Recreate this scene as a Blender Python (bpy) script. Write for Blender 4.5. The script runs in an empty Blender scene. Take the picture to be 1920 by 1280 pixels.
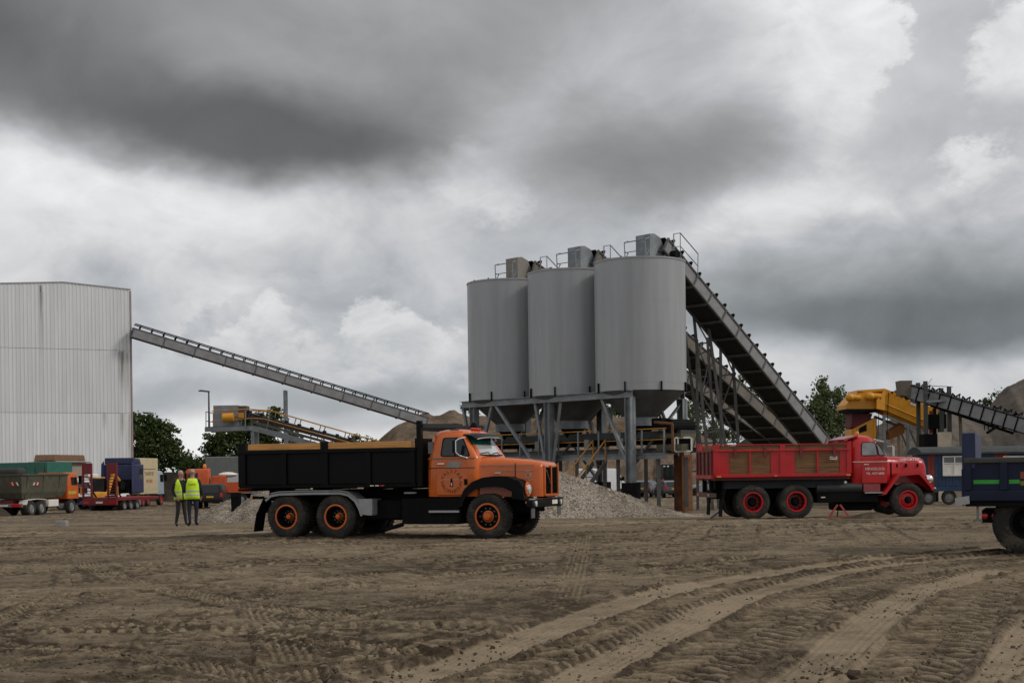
import bpy, bmesh, math, random
import numpy as np
from mathutils import Vector, Matrix

R = math.radians
rng = random.Random(7)
scene = bpy.context.scene
COL = scene.collection

# ------------------------------------------------------------------ camera
EYE = 1.6
FPX = 2600.0            # focal length in pixels of the 1920 px wide photograph
HX, HY = 960.0, 882.0   # where the level line of sight falls in the photograph
ROLL = 0.0135
cam_d = bpy.data.cameras.new("camera")
cam = bpy.data.objects.new("camera", cam_d)
COL.objects.link(cam)
cam.location = (0, 0, EYE)
cam.rotation_mode = 'XYZ'
cam.matrix_world = Matrix.Translation((0, 0, EYE)) @ Matrix.Rotation(ROLL, 4, 'Y') @ Matrix.Rotation(R(90), 4, 'X')
cam_d.sensor_width = 36
cam_d.lens = FPX / 1920 * 36
cam_d.shift_y = (HY - 640) / 1920
cam_d.clip_start = 0.1
cam_d.clip_end = 5000
scene.camera = cam


def P(px, py, D):
    """survey helper: the point at distance D that the photograph shows at (px, py)"""
    cx = (px - HX) / FPX * D
    cy = (HY - py) / FPX * D
    c, s = math.cos(ROLL), math.sin(ROLL)
    return Vector((cx * c + cy * s, D, EYE - cx * s + cy * c))


def gz(y):
    return -0.018 * max(0.0, min(y, 90.0) - 42.0)


# ------------------------------------------------------------------ sky
SUN_EL, SUN_AZ = R(40), R(102)      # azimuth from +Y towards +X
world = bpy.data.worlds.new("World")
scene.world = world
world.use_nodes = True
nt = world.node_tree
nt.nodes.clear()


class NT:
    """small helper to write node graphs as expressions"""
    def __init__(self, tree):
        self.t = tree

    def new(self, kind, **kw):
        n = self.t.nodes.new(kind)
        for k, v in kw.items():
            setattr(n, k, v)
        return n

    def put(self, sock, v):
        if isinstance(v, bpy.types.NodeSocket):
            self.t.links.new(v, sock)
        elif v is not None:
            sock.default_value = v

    def m(self, op, a, b=None, c=None, clamp=False):
        n = self.new('ShaderNodeMath', operation=op, use_clamp=clamp)
        for i, v in enumerate((a, b, c)):
            if v is not None:
                self.put(n.inputs[i], v)
        return n.outputs[0]

    def add(self, a, b): return self.m('ADD', a, b)
    def mul(self, a, b): return self.m('MULTIPLY', a, b)
    def sub(self, a, b): return self.m('SUBTRACT', a, b)

    def ramp(self, v, lo, hi, a=0.0, b=1.0, smooth=True):
        n = self.new('ShaderNodeMapRange', interpolation_type='SMOOTHSTEP' if smooth else 'LINEAR')
        self.put(n.inputs[0], v)
        n.inputs[1].default_value, n.inputs[2].default_value = lo, hi
        n.inputs[3].default_value, n.inputs[4].default_value = a, b
        return n.outputs[0]

    def noise(self, vec, scale, detail=4, rough=0.55, dist=0.0, col=False):
        n = self.new('ShaderNodeTexNoise')
        if vec is not None:
            self.t.links.new(vec, n.inputs['Vector'])
        n.inputs['Scale'].default_value = scale
        n.inputs['Detail'].default_value = detail
        n.inputs['Roughness'].default_value = rough
        n.inputs['Distortion'].default_value = dist
        return n.outputs['Color' if col else 'Fac']

    def mix(self, f, a, b, blend='MIX'):
        n = self.new('ShaderNodeMix', data_type='RGBA', blend_type=blend)
        self.put(n.inputs[0], f)
        for s, v in ((n.inputs[6], a), (n.inputs[7], b)):
            if isinstance(v, (tuple, list)):
                v = tuple(v) + (1,) if len(v) == 3 else v
            self.put(s, v)
        return n.outputs[2]

    def comb(self, x, y, z):
        n = self.new('ShaderNodeCombineXYZ')
        for i, v in enumerate((x, y, z)):
            self.put(n.inputs[i], v)
        return n.outputs[0]

    def sep(self, v):
        n = self.new('ShaderNodeSeparateXYZ')
        self.t.links.new(v, n.inputs[0])
        return n.outputs


def build_sky():
    w = NT(nt)
    tc = w.new('ShaderNodeTexCoord')
    gx, gy, gzz = w.sep(tc.outputs['Generated'])
    # cloud layer seen in perspective: flatter towards the horizon
    vec = w.comb(gx, gy, w.mul(gzz, 1.55))

    def warp(scale, detail, rough, ax, az, off):
        n = w.new('ShaderNodeTexNoise', noise_dimensions='3D')
        vo = w.new('ShaderNodeVectorMath', operation='ADD')
        w.t.links.new(vec, vo.inputs[0])
        vo.inputs[1].default_value = off
        w.t.links.new(vo.outputs[0], n.inputs['Vector'])
        n.inputs['Scale'].default_value = scale
        n.inputs['Detail'].default_value = detail
        n.inputs['Roughness'].default_value = rough
        c = w.sep(n.outputs['Color'])
        return w.mul(w.sub(c[0], 0.5), ax), w.mul(w.sub(c[1], 0.5), az)
    sx_, sz_ = warp(5.0, 5, 0.52, 0.17, 0.10, (3.1, 0.2, 5.0))       # soft bases
    cx_, cz_ = warp(9.0, 9, 0.66, 0.17, 0.13, (1.7, 4.2, 0.6))       # cauliflower edges
    soft = (w.add(gx, sx_), w.add(gzz, sz_))
    crisp = (w.add(w.add(gx, w.mul(sx_, 0.4)), cx_), w.add(w.add(gzz, w.mul(sz_, 0.4)), cz_))
    big = w.noise(vec, 2.6, 5, 0.5)
    mid = w.noise(vec, 8.0, 7, 0.56, 0.6)
    fine = w.noise(vec, 21.0, 6, 0.6, 0.8)
    front = w.ramp(gy, 0.3, 0.7)

    def ell(px, py, sx, sy, inner, outer, co=soft):
        # cloud mass centred on a direction
        ax, az = (px - HX) / FPX, (HY - py) / FPX
        dx = w.mul(w.sub(co[0], ax), FPX / sx)
        dz = w.mul(w.sub(co[1], az), FPX / sy)
        d = w.m('SQRT', w.add(w.mul(dx, dx), w.mul(dz, dz)))
        return w.mul(w.ramp(d, inner, outer, 1.0, 0.0), front)

    mids = w.mul(w.sub(mid, 0.5), 1.0)
    fines = w.mul(w.sub(fine, 0.5), 1.0)
    L = w.ramp(big, 0.32, 0.70, 0.46, 0.66, smooth=False)            # general overcast
    L = w.add(L, w.add(w.mul(mids, 0.34), w.mul(fines, 0.16)))

    def lay(L, mask, value, strength=1.0, am=0.0, af=0.0):
        if am or af:
            value = w.add(value, w.add(w.mul(mids, am), w.mul(fines, af)))
        n = w.new('ShaderNodeMix', data_type='FLOAT')
        w.put(n.inputs[0], w.mul(mask, strength))
        w.put(n.inputs[2], L)
        w.put(n.inputs[3], value)
        return n.outputs[0]

    def lobe(L, px, py, sx, sy, value, strength=0.9, top=0.10, inner=0.55, outer=1.04):
        # cumulus tower: lit from above, greyer towards its base
        ax, az = (px - HX) / FPX, (HY - py) / FPX
        dz = w.mul(w.sub(crisp[1], az), FPX / sy)
        v = w.add(value, w.mul(w.m('MINIMUM', w.m('MAXIMUM', dz, -1.2), 1.0), top))
        return lay(L, ell(px, py, sx, sy, inner, outer, crisp), v, strength, 0.45, 0.35)

    # bright bank across the left and middle
    L = lay(L, ell(250, 370, 640, 150, 0.2, 1.3), 0.70, 0.85, 0.55, 0.30)
    L = lobe(L, 900, 320, 150, 90, 0.68, 0.85)
    # layered grey behind
    L = lay(L, ell(430, 545, 560, 120, 0.2, 1.25), 0.53, 0.80, 0.55, 0.25)
    L = lay(L, ell(620, 560, 260, 90, 0.3, 1.1, crisp), 0.43, 0.65, 0.3, 0.15)
    L = lobe(L, 400, 600, 60, 60, 0.40, 0.6, 0.03)
    L = lobe(L, 470, 620, 70, 70, 0.60, 0.6)
    L = lobe(L, 560, 690, 120, 60, 0.56, 0.7)
    L = lobe(L, 760, 640, 110, 90, 0.60, 0.9, 0.13, 0.7, 1.03)
    L = lobe(L, 850, 690, 80, 60, 0.55, 0.7)
    L = lay(L, ell(760, 722, 330, 34, 0.2, 1.15), 0.37, 0.75, 0.25)
    L = lay(L, ell(330, 720, 340, 34, 0.2, 1.2), 0.40, 0.75, 0.25)
    L = lay(L, ell(400, 815, 500, 56, 0.35, 1.15), 0.80, 0.9, 0.4, 0.2)
    # right half: grey veil, bright towers and a gap
    L = lay(L, ell(1690, 110, 230, 200, 0.5, 1.2), 0.53, 0.9, 0.25, 0.1)
    L = lobe(L, 1440, 110, 200, 220, 0.68, 0.92, 0.10, 0.7)
    L = lobe(L, 1560, 130, 100, 110, 0.72, 0.85, 0.10, 0.7)
    L = lobe(L, 1900, 170, 170, 170, 0.76, 0.95, 0.10, 0.7)
    L = lobe(L, 1460, 430, 340, 150, 0.64, 0.9, 0.06, 0.4)
    L = lobe(L, 1620, 400, 150, 110, 0.60, 0.7, 0.10)
    L = lay(L, ell(1740, 290, 190, 90, 0.4, 1.15), 0.45, 0.8, 0.3, 0.1)
    L = lobe(L, 1785, 372, 85, 48, 0.72, 0.85, 0.05, 0.2, 1.1)
    L = lobe(L, 1890, 430, 150, 120, 0.56, 0.85, 0.10)
    # slate band low on the right, bright slot under it
    L = lay(L, ell(1700, 530, 600, 120, 0.2, 1.25), 0.30, 0.9, 0.35, 0.1)
    L = lay(L, ell(1690, 605, 600, 110, 0.35, 1.12), 0.165, 0.95, 0.14, 0.05)
    L = lay(L, ell(1560, 748, 560, 34, 0.3, 1.2), 0.56, 0.85, 0.4, 0.15)
    # the two heavy clouds overhead
    L = lay(L, ell(1110, 150, 370, 235, 0.45, 1.10), 0.48, 0.90, 0.35, 0.10)
    L = lay(L, ell(1210, 290, 350, 115, 0.15, 1.12), 0.235, 0.9, 0.16, 0.03)
    L = lay(L, ell(200, -20, 980, 365, 0.70, 1.00), 0.29, 0.97, 0.22)
    L = lay(L, ell(520, 250, 470, 118, 0.25, 1.06), 0.112, 0.95, 0.06)
    L = lay(L, ell(40, 150, 420, 170, 0.1, 1.25), 0.13, 0.88, 0.08)
    L = lay(L, ell(720, 30, 380, 130, 0.1, 1.2), 0.42, 0.8, 0.25, 0.05)
    L = w.add(L, w.mul(w.ramp(L, 0.35, 0.7), 0.07))
    L = w.m('MAXIMUM', L, 0.085)
    L = w.m('MINIMUM', L, 0.90)
    # shaded cloud is a little blue, sunlit cloud neutral
    tint = w.ramp(L, 0.12, 0.70)
    low = w.ramp(gzz, 0.06, 0.24)
    shade = w.mix(low, (0.90, 1.0, 1.05), (1.0, 1.0, 0.99))
    tcol = w.mix(tint, shade, w.mix(w.ramp(L, 0.45, 0.72), (0.965, 0.985, 1.04), (0.995, 0.998, 1.008)))
    col = w.mix(1.0, tcol, w.comb(L, L, L), 'MULTIPLY')
    skyt = w.new('ShaderNodeTexSky', sky_type='NISHITA')
    skyt.sun_disc = False
    skyt.sun_elevation = SUN_EL
    skyt.sun_rotation = SUN_AZ
    bg1 = w.new('ShaderNodeBackground')
    w.t.links.new(skyt.outputs[0], bg1.inputs[0])
    bg1.inputs[1].default_value = 0.06
    bg2 = w.new('ShaderNodeBackground')
    w.t.links.new(col, bg2.inputs[0])
    bg2.inputs[1].default_value = 1.0
    mx = w.new('ShaderNodeMixShader')
    mx.inputs[0].default_value = 0.95
    w.t.links.new(bg1.outputs[0], mx.inputs[1])
    w.t.links.new(bg2.outputs[0], mx.inputs[2])
    out = w.new('ShaderNodeOutputWorld')
    w.t.links.new(mx.outputs[0], out.inputs[0])


build_sky()

sun_d = bpy.data.lights.new("sun", 'SUN')
sun_d.energy = 1.4
sun_d.angle = R(12)
sun_d.color = (1.0, 0.95, 0.88)
sun = bpy.data.objects.new("sun", sun_d)
COL.objects.link(sun)
sun.rotation_euler = Vector((math.sin(SUN_AZ) * math.cos(SUN_EL), math.cos(SUN_AZ) * math.cos(SUN_EL), math.sin(SUN_EL))).to_track_quat('Z', 'Y').to_euler()

scene.view_settings.view_transform = 'Standard'
scene.view_settings.look = 'None'
scene.view_settings.exposure = 0.0
scene.view_settings.gamma = 1.0
scene.view_settings.use_curve_mapping = False
scene.cycles.use_denoising = True
scene.cycles.max_bounces = 6
scene.cycles.diffuse_bounces = 3
world.cycles.sampling_method = 'MANUAL'
world.cycles.sample_map_resolution = 512

# ------------------------------------------------------------------ materials
MATS = {}


def mat(name, color, rough=0.6, metal=0.0, var=0.12, scale=3.0, dirt=0.0, dirt_col=(0.16, 0.125, 0.09),
        bump=0.0, bscale=20.0, spec=0.5, stretch=(1, 1, 1), coat=0.0, ior=1.45, trans=0.0, emit=None):
    """procedural painted or bare surface: uneven tone, uneven gloss, splashes of dirt with their own shape"""
    if name in MATS:
        return MATS[name]
    m = bpy.data.materials.new(name)
    m.use_nodes = True
    m.node_tree.nodes.clear()
    g = NT(m.node_tree)
    tc = g.new('ShaderNodeTexCoord')
    mp = g.new('ShaderNodeMapping')
    g.t.links.new(tc.outputs['Object'], mp.inputs[0])
    mp.inputs['Scale'].default_value = stretch
    v = mp.outputs[0]
    n1 = g.noise(v, scale, 5, 0.6)
    n2 = g.noise(v, scale * 7, 4, 0.6)
    lo = tuple(max(0, c * (1 - var)) for c in color)
    hi = tuple(min(1, c * (1 + var)) for c in color)
    col = g.mix(g.ramp(n1, 0.3, 0.7), lo, hi)
    b = g.new('ShaderNodeBsdfPrincipled')
    rr = g.ramp(n2, 0.3, 0.7, max(0.02, rough - 0.08), min(1, rough + 0.08), smooth=False)
    if dirt > 0:
        dm = g.ramp(g.add(g.mul(n1, 0.55), g.mul(n2, 0.45)), 0.62 - dirt * 0.3, 0.78 - dirt * 0.25)
        dm = g.mul(dm, min(1.0, 0.35 + dirt))
        col = g.mix(dm, col, dirt_col)
        rr = g.add(g.mul(rr, g.sub(1.0, dm)), g.mul(dm, 0.9))
    g.put(b.inputs['Base Color'], col)
    g.put(b.inputs['Roughness'], rr)
    b.inputs['Metallic'].default_value = metal
    b.inputs['Specular IOR Level'].default_value = spec
    b.inputs['IOR'].default_value = ior
    b.inputs['Coat Weight'].default_value = coat
    b.inputs['Transmission Weight'].default_value = trans
    if emit:
        b.inputs['Emission Color'].default_value = tuple(emit[:3]) + (1,)
        b.inputs['Emission Strength'].default_value = emit[3]
    if bump > 0:
        bp = g.new('ShaderNodeBump')
        bp.inputs['Strength'].default_value = bump
        bp.inputs['Distance'].default_value = 0.02
        g.put(bp.inputs['Height'], g.noise(v, bscale, 5, 0.65))
        g.t.links.new(bp.outputs[0], b.inputs['Normal'])
    o = g.new('ShaderNodeOutputMaterial')
    g.t.links.new(b.outputs[0], o.inputs[0])
    MATS[name] = m
    return m


def soil_mat(name, dark, light, rough=0.95, bump=0.6, attr=None, scale=1.0, pebble=0.0, contrast=1.0):
    """earth, sand and gravel: mixed tones at several sizes, damp and dry patches, grain relief"""
    m = bpy.data.materials.new(name)
    m.use_nodes = True
    m.node_tree.nodes.clear()
    g = NT(m.node_tree)
    tc = g.new('ShaderNodeTexCoord')
    v = tc.outputs['Object']
    a = g.noise(v, 0.35 * scale, 5, 0.6)
    b_ = g.noise(v, 2.6 * scale, 6, 0.65, 0.4)
    c = g.noise(v, 17 * scale, 5, 0.7)
    f = g.add(g.add(g.mul(a, 0.45), g.mul(b_, 0.35)), g.mul(c, 0.3))
    f = g.ramp(f, 0.55 - 0.16 / contrast, 0.55 + 0.16 / contrast)
    if attr:
        at = g.new('ShaderNodeAttribute', attribute_name=attr)
        f = g.add(g.mul(f, 0.45), g.mul(at.outputs['Fac'], 0.80))
        f = g.m('MINIMUM', g.m('MAXIMUM', g.sub(f, 0.13), 0.0), 1.0)
    d = g.noise(v, 60 * scale, 3, 0.7)
    f = g.m('MINIMUM', g.m('MAXIMUM', g.add(f, g.mul(g.sub(d, 0.5), 0.7 if attr else 0.4)), 0.0), 1.0)
    col = g.mix(f, dark, light)
    d = g.noise(v, 60 * scale, 3, 0.7)
    h = g.add(g.add(g.mul(c, 0.55), g.mul(b_, 0.35)), g.mul(d, 0.28))
    if pebble > 0:
        vo = g.new('ShaderNodeTexVoronoi')
        g.t.links.new(v, vo.inputs['Vector'])
        vo.inputs['Scale'].default_value = pebble
        pc = g.sep(vo.outputs['Color'])
        tone = g.ramp(pc[0], 0.0, 1.0, 0.55, 1.5, smooth=False)
        col = g.mix(1.0, col, g.comb(tone, tone, tone), 'MULTIPLY')
        h = g.add(h, g.mul(g.sub(1.0, vo.outputs['Distance']), 0.8))
    bs = g.new('ShaderNodeBsdfPrincipled')
    g.put(bs.inputs['Base Color'], col)
    bs.inputs['Roughness'].default_value = rough
    bs.inputs['Specular IOR Level'].default_value = 0.2
    bp = g.new('ShaderNodeBump')
    bp.inputs['Strength'].default_value = bump
    bp.inputs['Distance'].default_value = 0.05
    g.put(bp.inputs['Height'], h)
    g.t.links.new(bp.outputs[0], bs.inputs['Normal'])
    o = g.new('ShaderNodeOutputMaterial')
    g.t.links.new(bs.outputs[0], o.inputs[0])
    MATS[name] = m
    return m


def clad_mat(name, color, runs):
    """coated wall sheet: rain runs and grime with their own shape"""
    m = mat(name, color, 0.5, var=0.06, scale=0.4, dirt=0.05, dirt_col=tuple(c * 0.7 for c in color), stretch=(3, 3, 0.35))
    g = NT(m.node_tree)
    bs = [n for n in m.node_tree.nodes if n.type == 'BSDF_PRINCIPLED'][0]
    col = bs.inputs['Base Color'].links[0].from_socket
    tc = g.new('ShaderNodeTexCoord')
    x, y, z = g.sep(tc.outputs['Object'])
    mp = g.new('ShaderNodeMapping')
    g.t.links.new(tc.outputs['Object'], mp.inputs[0])
    mp.inputs['Scale'].default_value = (6, 6, 0.5)
    n = g.noise(mp.outputs[0], 1.0, 4, 0.6)
    for x0, wd, z0, z1, cc, st in runs:
        mx = g.ramp(g.m('ABSOLUTE', g.sub(x, x0)), wd * 0.2, wd, 1.0, 0.0)
        mz = g.mul(g.ramp(z, z0, z0 + (z1 - z0) * 0.8), g.ramp(z, z1 - 0.02, z1 + 0.02, 1.0, 0.0))
        k = g.mul(g.mul(mx, mz), g.ramp(n, 0.25, 0.6, 0.35, 1.0))
        col = g.mix(g.mul(k, st), col, cc)
    g.put(bs.inputs['Base Color'], col)
    return m


def leaf_mat(name, dark, light):
    m = bpy.data.materials.new(name)
    m.use_nodes = True
    m.node_tree.nodes.clear()
    g = NT(m.node_tree)
    geo = g.new('ShaderNodeNewGeometry')
    tc = g.new('ShaderNodeTexCoord')
    n = g.noise(tc.outputs['Object'], 0.9, 3, 0.6)
    f = g.add(g.mul(geo.outputs['Random Per Island'], 0.6), g.mul(n, 0.5))
    col = g.mix(f, dark, light)
    d = g.new('ShaderNodeBsdfPrincipled')
    g.put(d.inputs['Base Color'], col)
    d.inputs['Roughness'].default_value = 0.6
    d.inputs['Specular IOR Level'].default_value = 0.25
    t = g.new('ShaderNodeBsdfTranslucent')
    g.put(t.inputs[0], col)
    mx = g.new('ShaderNodeMixShader')
    mx.inputs[0].default_value = 0.3
    g.t.links.new(d.outputs[0], mx.inputs[1])
    g.t.links.new(t.outputs[0], mx.inputs[2])
    o = g.new('ShaderNodeOutputMaterial')
    g.t.links.new(mx.outputs[0], o.inputs[0])
    MATS[name] = m
    return m


ORANGE = mat('orange_paint', (0.58, 0.115, 0.010), 0.28, coat=0.35, var=0.07, scale=1.2, dirt=0.06, dirt_col=(0.30, 0.09, 0.03))
RED = mat('red_paint', (0.43, 0.007, 0.010), 0.32, coat=0.15, var=0.1, scale=1.2, dirt=0.05, dirt_col=(0.24, 0.03, 0.025))
DARKRED = mat('dark_red_paint', (0.17, 0.016, 0.02), 0.5, dirt=0.15)
BLACKP = mat('black_paint', (0.0045, 0.0045, 0.005), 0.45, spec=0.15, dirt=0.03, dirt_col=(0.05, 0.042, 0.034), scale=1.5)
BLACKM = mat('black_chassis', (0.007, 0.007, 0.007), 0.8, spec=0.12, dirt=0.25, dirt_col=(0.026, 0.021, 0.016))
RUBBER = mat('tyre_rubber', (0.017, 0.016, 0.0145), 0.85, dirt=0.55, dirt_col=(0.075, 0.06, 0.043), scale=2.5, bump=0.3, bscale=40)
GLASS = mat('dark_glass', (0.012, 0.015, 0.016), 0.06, spec=0.6, var=0.0)
SCREEN = mat('windscreen_glass', (0.42, 0.44, 0.45), 0.05, ior=2.6, spec=0.6, var=0.05)  # pale base colour paints in the bright sky showing through the screen
SIDEG = mat('side_glass', (0.035, 0.04, 0.04), 0.08, ior=1.8, var=0.3, scale=2)
TEAL = mat('teal_tint', (0.01, 0.14, 0.115), 0.15, ior=1.7, var=0.15)
CHROME = mat('chrome', (0.75, 0.75, 0.74), 0.18, 1.0, var=0.05)
ALU = mat('aluminium', (0.33, 0.335, 0.345), 0.5, 0.35, dirt=0.15, scale=2)
MUDG = mat('grey_mudguard', (0.30, 0.305, 0.31), 0.45, 0.2, dirt=0.2)
GALV = mat('galvanised_steel', (0.21, 0.225, 0.235), 0.6, 0.35, var=0.2, scale=2, dirt=0.15, dirt_col=(0.12, 0.105, 0.085))
GALVD = mat('weathered_steel', (0.105, 0.105, 0.10), 0.75, 0.2, var=0.25, scale=2, dirt=0.35, dirt_col=(0.085, 0.06, 0.04))
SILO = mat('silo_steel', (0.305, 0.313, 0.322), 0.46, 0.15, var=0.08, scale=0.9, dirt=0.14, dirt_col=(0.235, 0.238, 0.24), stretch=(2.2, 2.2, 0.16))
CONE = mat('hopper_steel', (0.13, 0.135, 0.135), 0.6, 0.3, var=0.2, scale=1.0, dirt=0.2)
CONVP = mat('conveyor_panel', (0.235, 0.235, 0.24), 0.65, 0.2, var=0.15, scale=1.5, dirt=0.2, dirt_col=(0.13, 0.105, 0.08))
CONVB = mat('conveyor_panel_brown', (0.165, 0.145, 0.12), 0.8, 0.05, var=0.2, scale=1.5, dirt=0.35)
BELT = mat('belt_rubber', (0.016, 0.016, 0.016), 0.85, dirt=0.2)
RUST = mat('rust', (0.14, 0.055, 0.022), 0.9, var=0.35, scale=3, dirt=0.3, dirt_col=(0.05, 0.03, 0.02), bump=0.3)
YELLOW = mat('yellow_paint', (0.62, 0.27, 0.015), 0.42, var=0.12, scale=1.2, dirt=0.2, dirt_col=(0.22, 0.13, 0.06))
YRAIL = mat('yellow_rail', (0.44, 0.20, 0.03), 0.6, var=0.2, dirt=0.3)
WHITE = mat('white_paint', (0.62, 0.63, 0.64), 0.4, coat=0.3, var=0.05, dirt=0.08)
PALE = mat('pale_lettering', (0.72, 0.69, 0.62), 0.6, var=0.08)
BEIGE = mat('beige_panel', (0.52, 0.44, 0.27), 0.6, var=0.08, dirt=0.1)
GREEN = mat('green_tarpaulin', (0.018, 0.115, 0.082), 0.55, var=0.12, dirt=0.1)
DGREEN = mat('dark_green_tarpaulin', (0.006, 0.022, 0.02), 0.6)
OLIVE = mat('olive_steel', (0.075, 0.072, 0.048), 0.7, var=0.2, dirt=0.3)
BLUE = mat('blue_paint', (0.022, 0.03, 0.085), 0.5, dirt=0.2)
NAVY = mat('navy_paint', (0.008, 0.012, 0.034), 0.5, spec=0.3, dirt=0.10, dirt_col=(0.03, 0.028, 0.026))
HUTB = mat('blue_boards', (0.012, 0.035, 0.085), 0.6, var=0.2, dirt=0.15)
HUTR = mat('red_boards', (0.19, 0.02, 0.014), 0.6, var=0.25, dirt=0.15)
ROOFG = mat('roof_felt', (0.045, 0.05, 0.05), 0.85, dirt=0.25)
LIME = mat('green_stripe', (0.035, 0.32, 0.035), 0.5)
AMBER = mat('amber_lamp', (0.75, 0.22, 0.01), 0.25, coat=0.5)
REDL = mat('red_lamp', (0.55, 0.015, 0.012), 0.2, coat=0.6)
LAMPG = mat('lamp_glass', (0.7, 0.72, 0.72), 0.1, 0.4)
WOOD = mat('new_timber', (0.62, 0.295, 0.085), 0.65, var=0.28, scale=3, stretch=(0.5, 6, 9))
OLDWOOD = mat('old_timber', (0.165, 0.082, 0.032), 0.75, var=0.38, scale=3, stretch=(0.5, 6, 12), dirt=0.25, dirt_col=(0.09, 0.045, 0.02))
SILVER = mat('silver_car_paint', (0.40, 0.41, 0.42), 0.3, 0.5, coat=0.5)
DGREY = mat('dark_grey_paint', (0.032, 0.034, 0.038), 0.35, coat=0.4, dirt=0.1)
PLATE = mat('yellow_plate', (0.62, 0.36, 0.02), 0.5)
CONCRETE = mat('concrete', (0.26, 0.25, 0.23), 0.9, var=0.2, bump=0.4)
CLAD = mat('white_cladding', (0.56, 0.565, 0.57), 0.5, var=0.06, scale=0.4, dirt=0.05, dirt_col=(0.33, 0.32, 0.30), stretch=(3, 3, 0.35))
CLADL = mat('white_cladding_low', (0.60, 0.605, 0.61), 0.5, var=0.06, scale=0.4, dirt=0.04, dirt_col=(0.36, 0.35, 0.33), stretch=(3, 3, 0.35))
STAIN = mat('rain_stain', (0.10, 0.098, 0.088), 0.85, var=0.3, stretch=(4, 4, 0.5))
GREYBOX = mat('grey_tarpaulin', (0.16, 0.165, 0.16), 0.65, var=0.1)
CREAM = mat('cream_panel', (0.50, 0.44, 0.33), 0.7)
BARK = mat('bark', (0.05, 0.04, 0.03), 0.95, bump=0.5)
SKIN = mat('skin', (0.42, 0.20, 0.14), 0.55, var=0.1)
HAIR = mat('grey_hair', (0.36, 0.33, 0.30), 0.8)
HIVIS = mat('hi_vis_yellow', (0.60, 0.86, 0.03), 0.75, var=0.06)
REFLECT = mat('reflective_tape', (0.42, 0.45, 0.43), 0.4)
JACKET = mat('dark_jacket', (0.012, 0.012, 0.018), 0.85)
JEANS = mat('dark_jeans', (0.020, 0.024, 0.040), 0.9, var=0.3)
GTROUS = mat('grey_trousers', (0.040, 0.036, 0.036), 0.9, var=0.25)
SHOE = mat('black_shoes', (0.012, 0.011, 0.010), 0.6)
GROUND = soil_mat('yard_sand', (0.046, 0.031, 0.017), (0.30, 0.232, 0.152), 0.95, 1.0, attr='dry', contrast=1.1)
CLODS = soil_mat('loose_clods', (0.05, 0.036, 0.023), (0.22, 0.175, 0.125), 0.95, 0.3, scale=2.0, contrast=1.5)
SANDPILE = soil_mat('stockpile_sand', (0.078, 0.054, 0.036), (0.20, 0.147, 0.102), 0.97, 1.0, contrast=1.4, scale=0.5)
GREYPILE = soil_mat('stockpile_grey', (0.075, 0.064, 0.052), (0.155, 0.134, 0.111), 0.97, 1.0, contrast=1.4, scale=0.5)
GRAVEL = soil_mat('gravel_mix', (0.17, 0.14, 0.11), (0.36, 0.31, 0.25), 0.95, 0.9, pebble=17, scale=1.0)
STONES = soil_mat('gravel_stones', (0.16, 0.13, 0.10), (0.44, 0.38, 0.31), 0.9, 0.3, scale=3.0, contrast=1.6)
DARKSOIL = soil_mat('dark_spoil', (0.028, 0.023, 0.018), (0.085, 0.07, 0.054), 0.97, 0.9, scale=0.6)
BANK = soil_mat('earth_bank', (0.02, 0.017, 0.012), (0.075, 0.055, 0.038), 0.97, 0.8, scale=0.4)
LEAF1 = leaf_mat('oak_leaves', (0.032, 0.055, 0.016), (0.10, 0.14, 0.04))
LEAF2 = leaf_mat('birch_leaves', (0.06, 0.085, 0.035), (0.17, 0.205, 0.09))
LEAF3 = leaf_mat('hedge_leaves', (0.030, 0.055, 0.018), (0.09, 0.13, 0.04))


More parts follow.
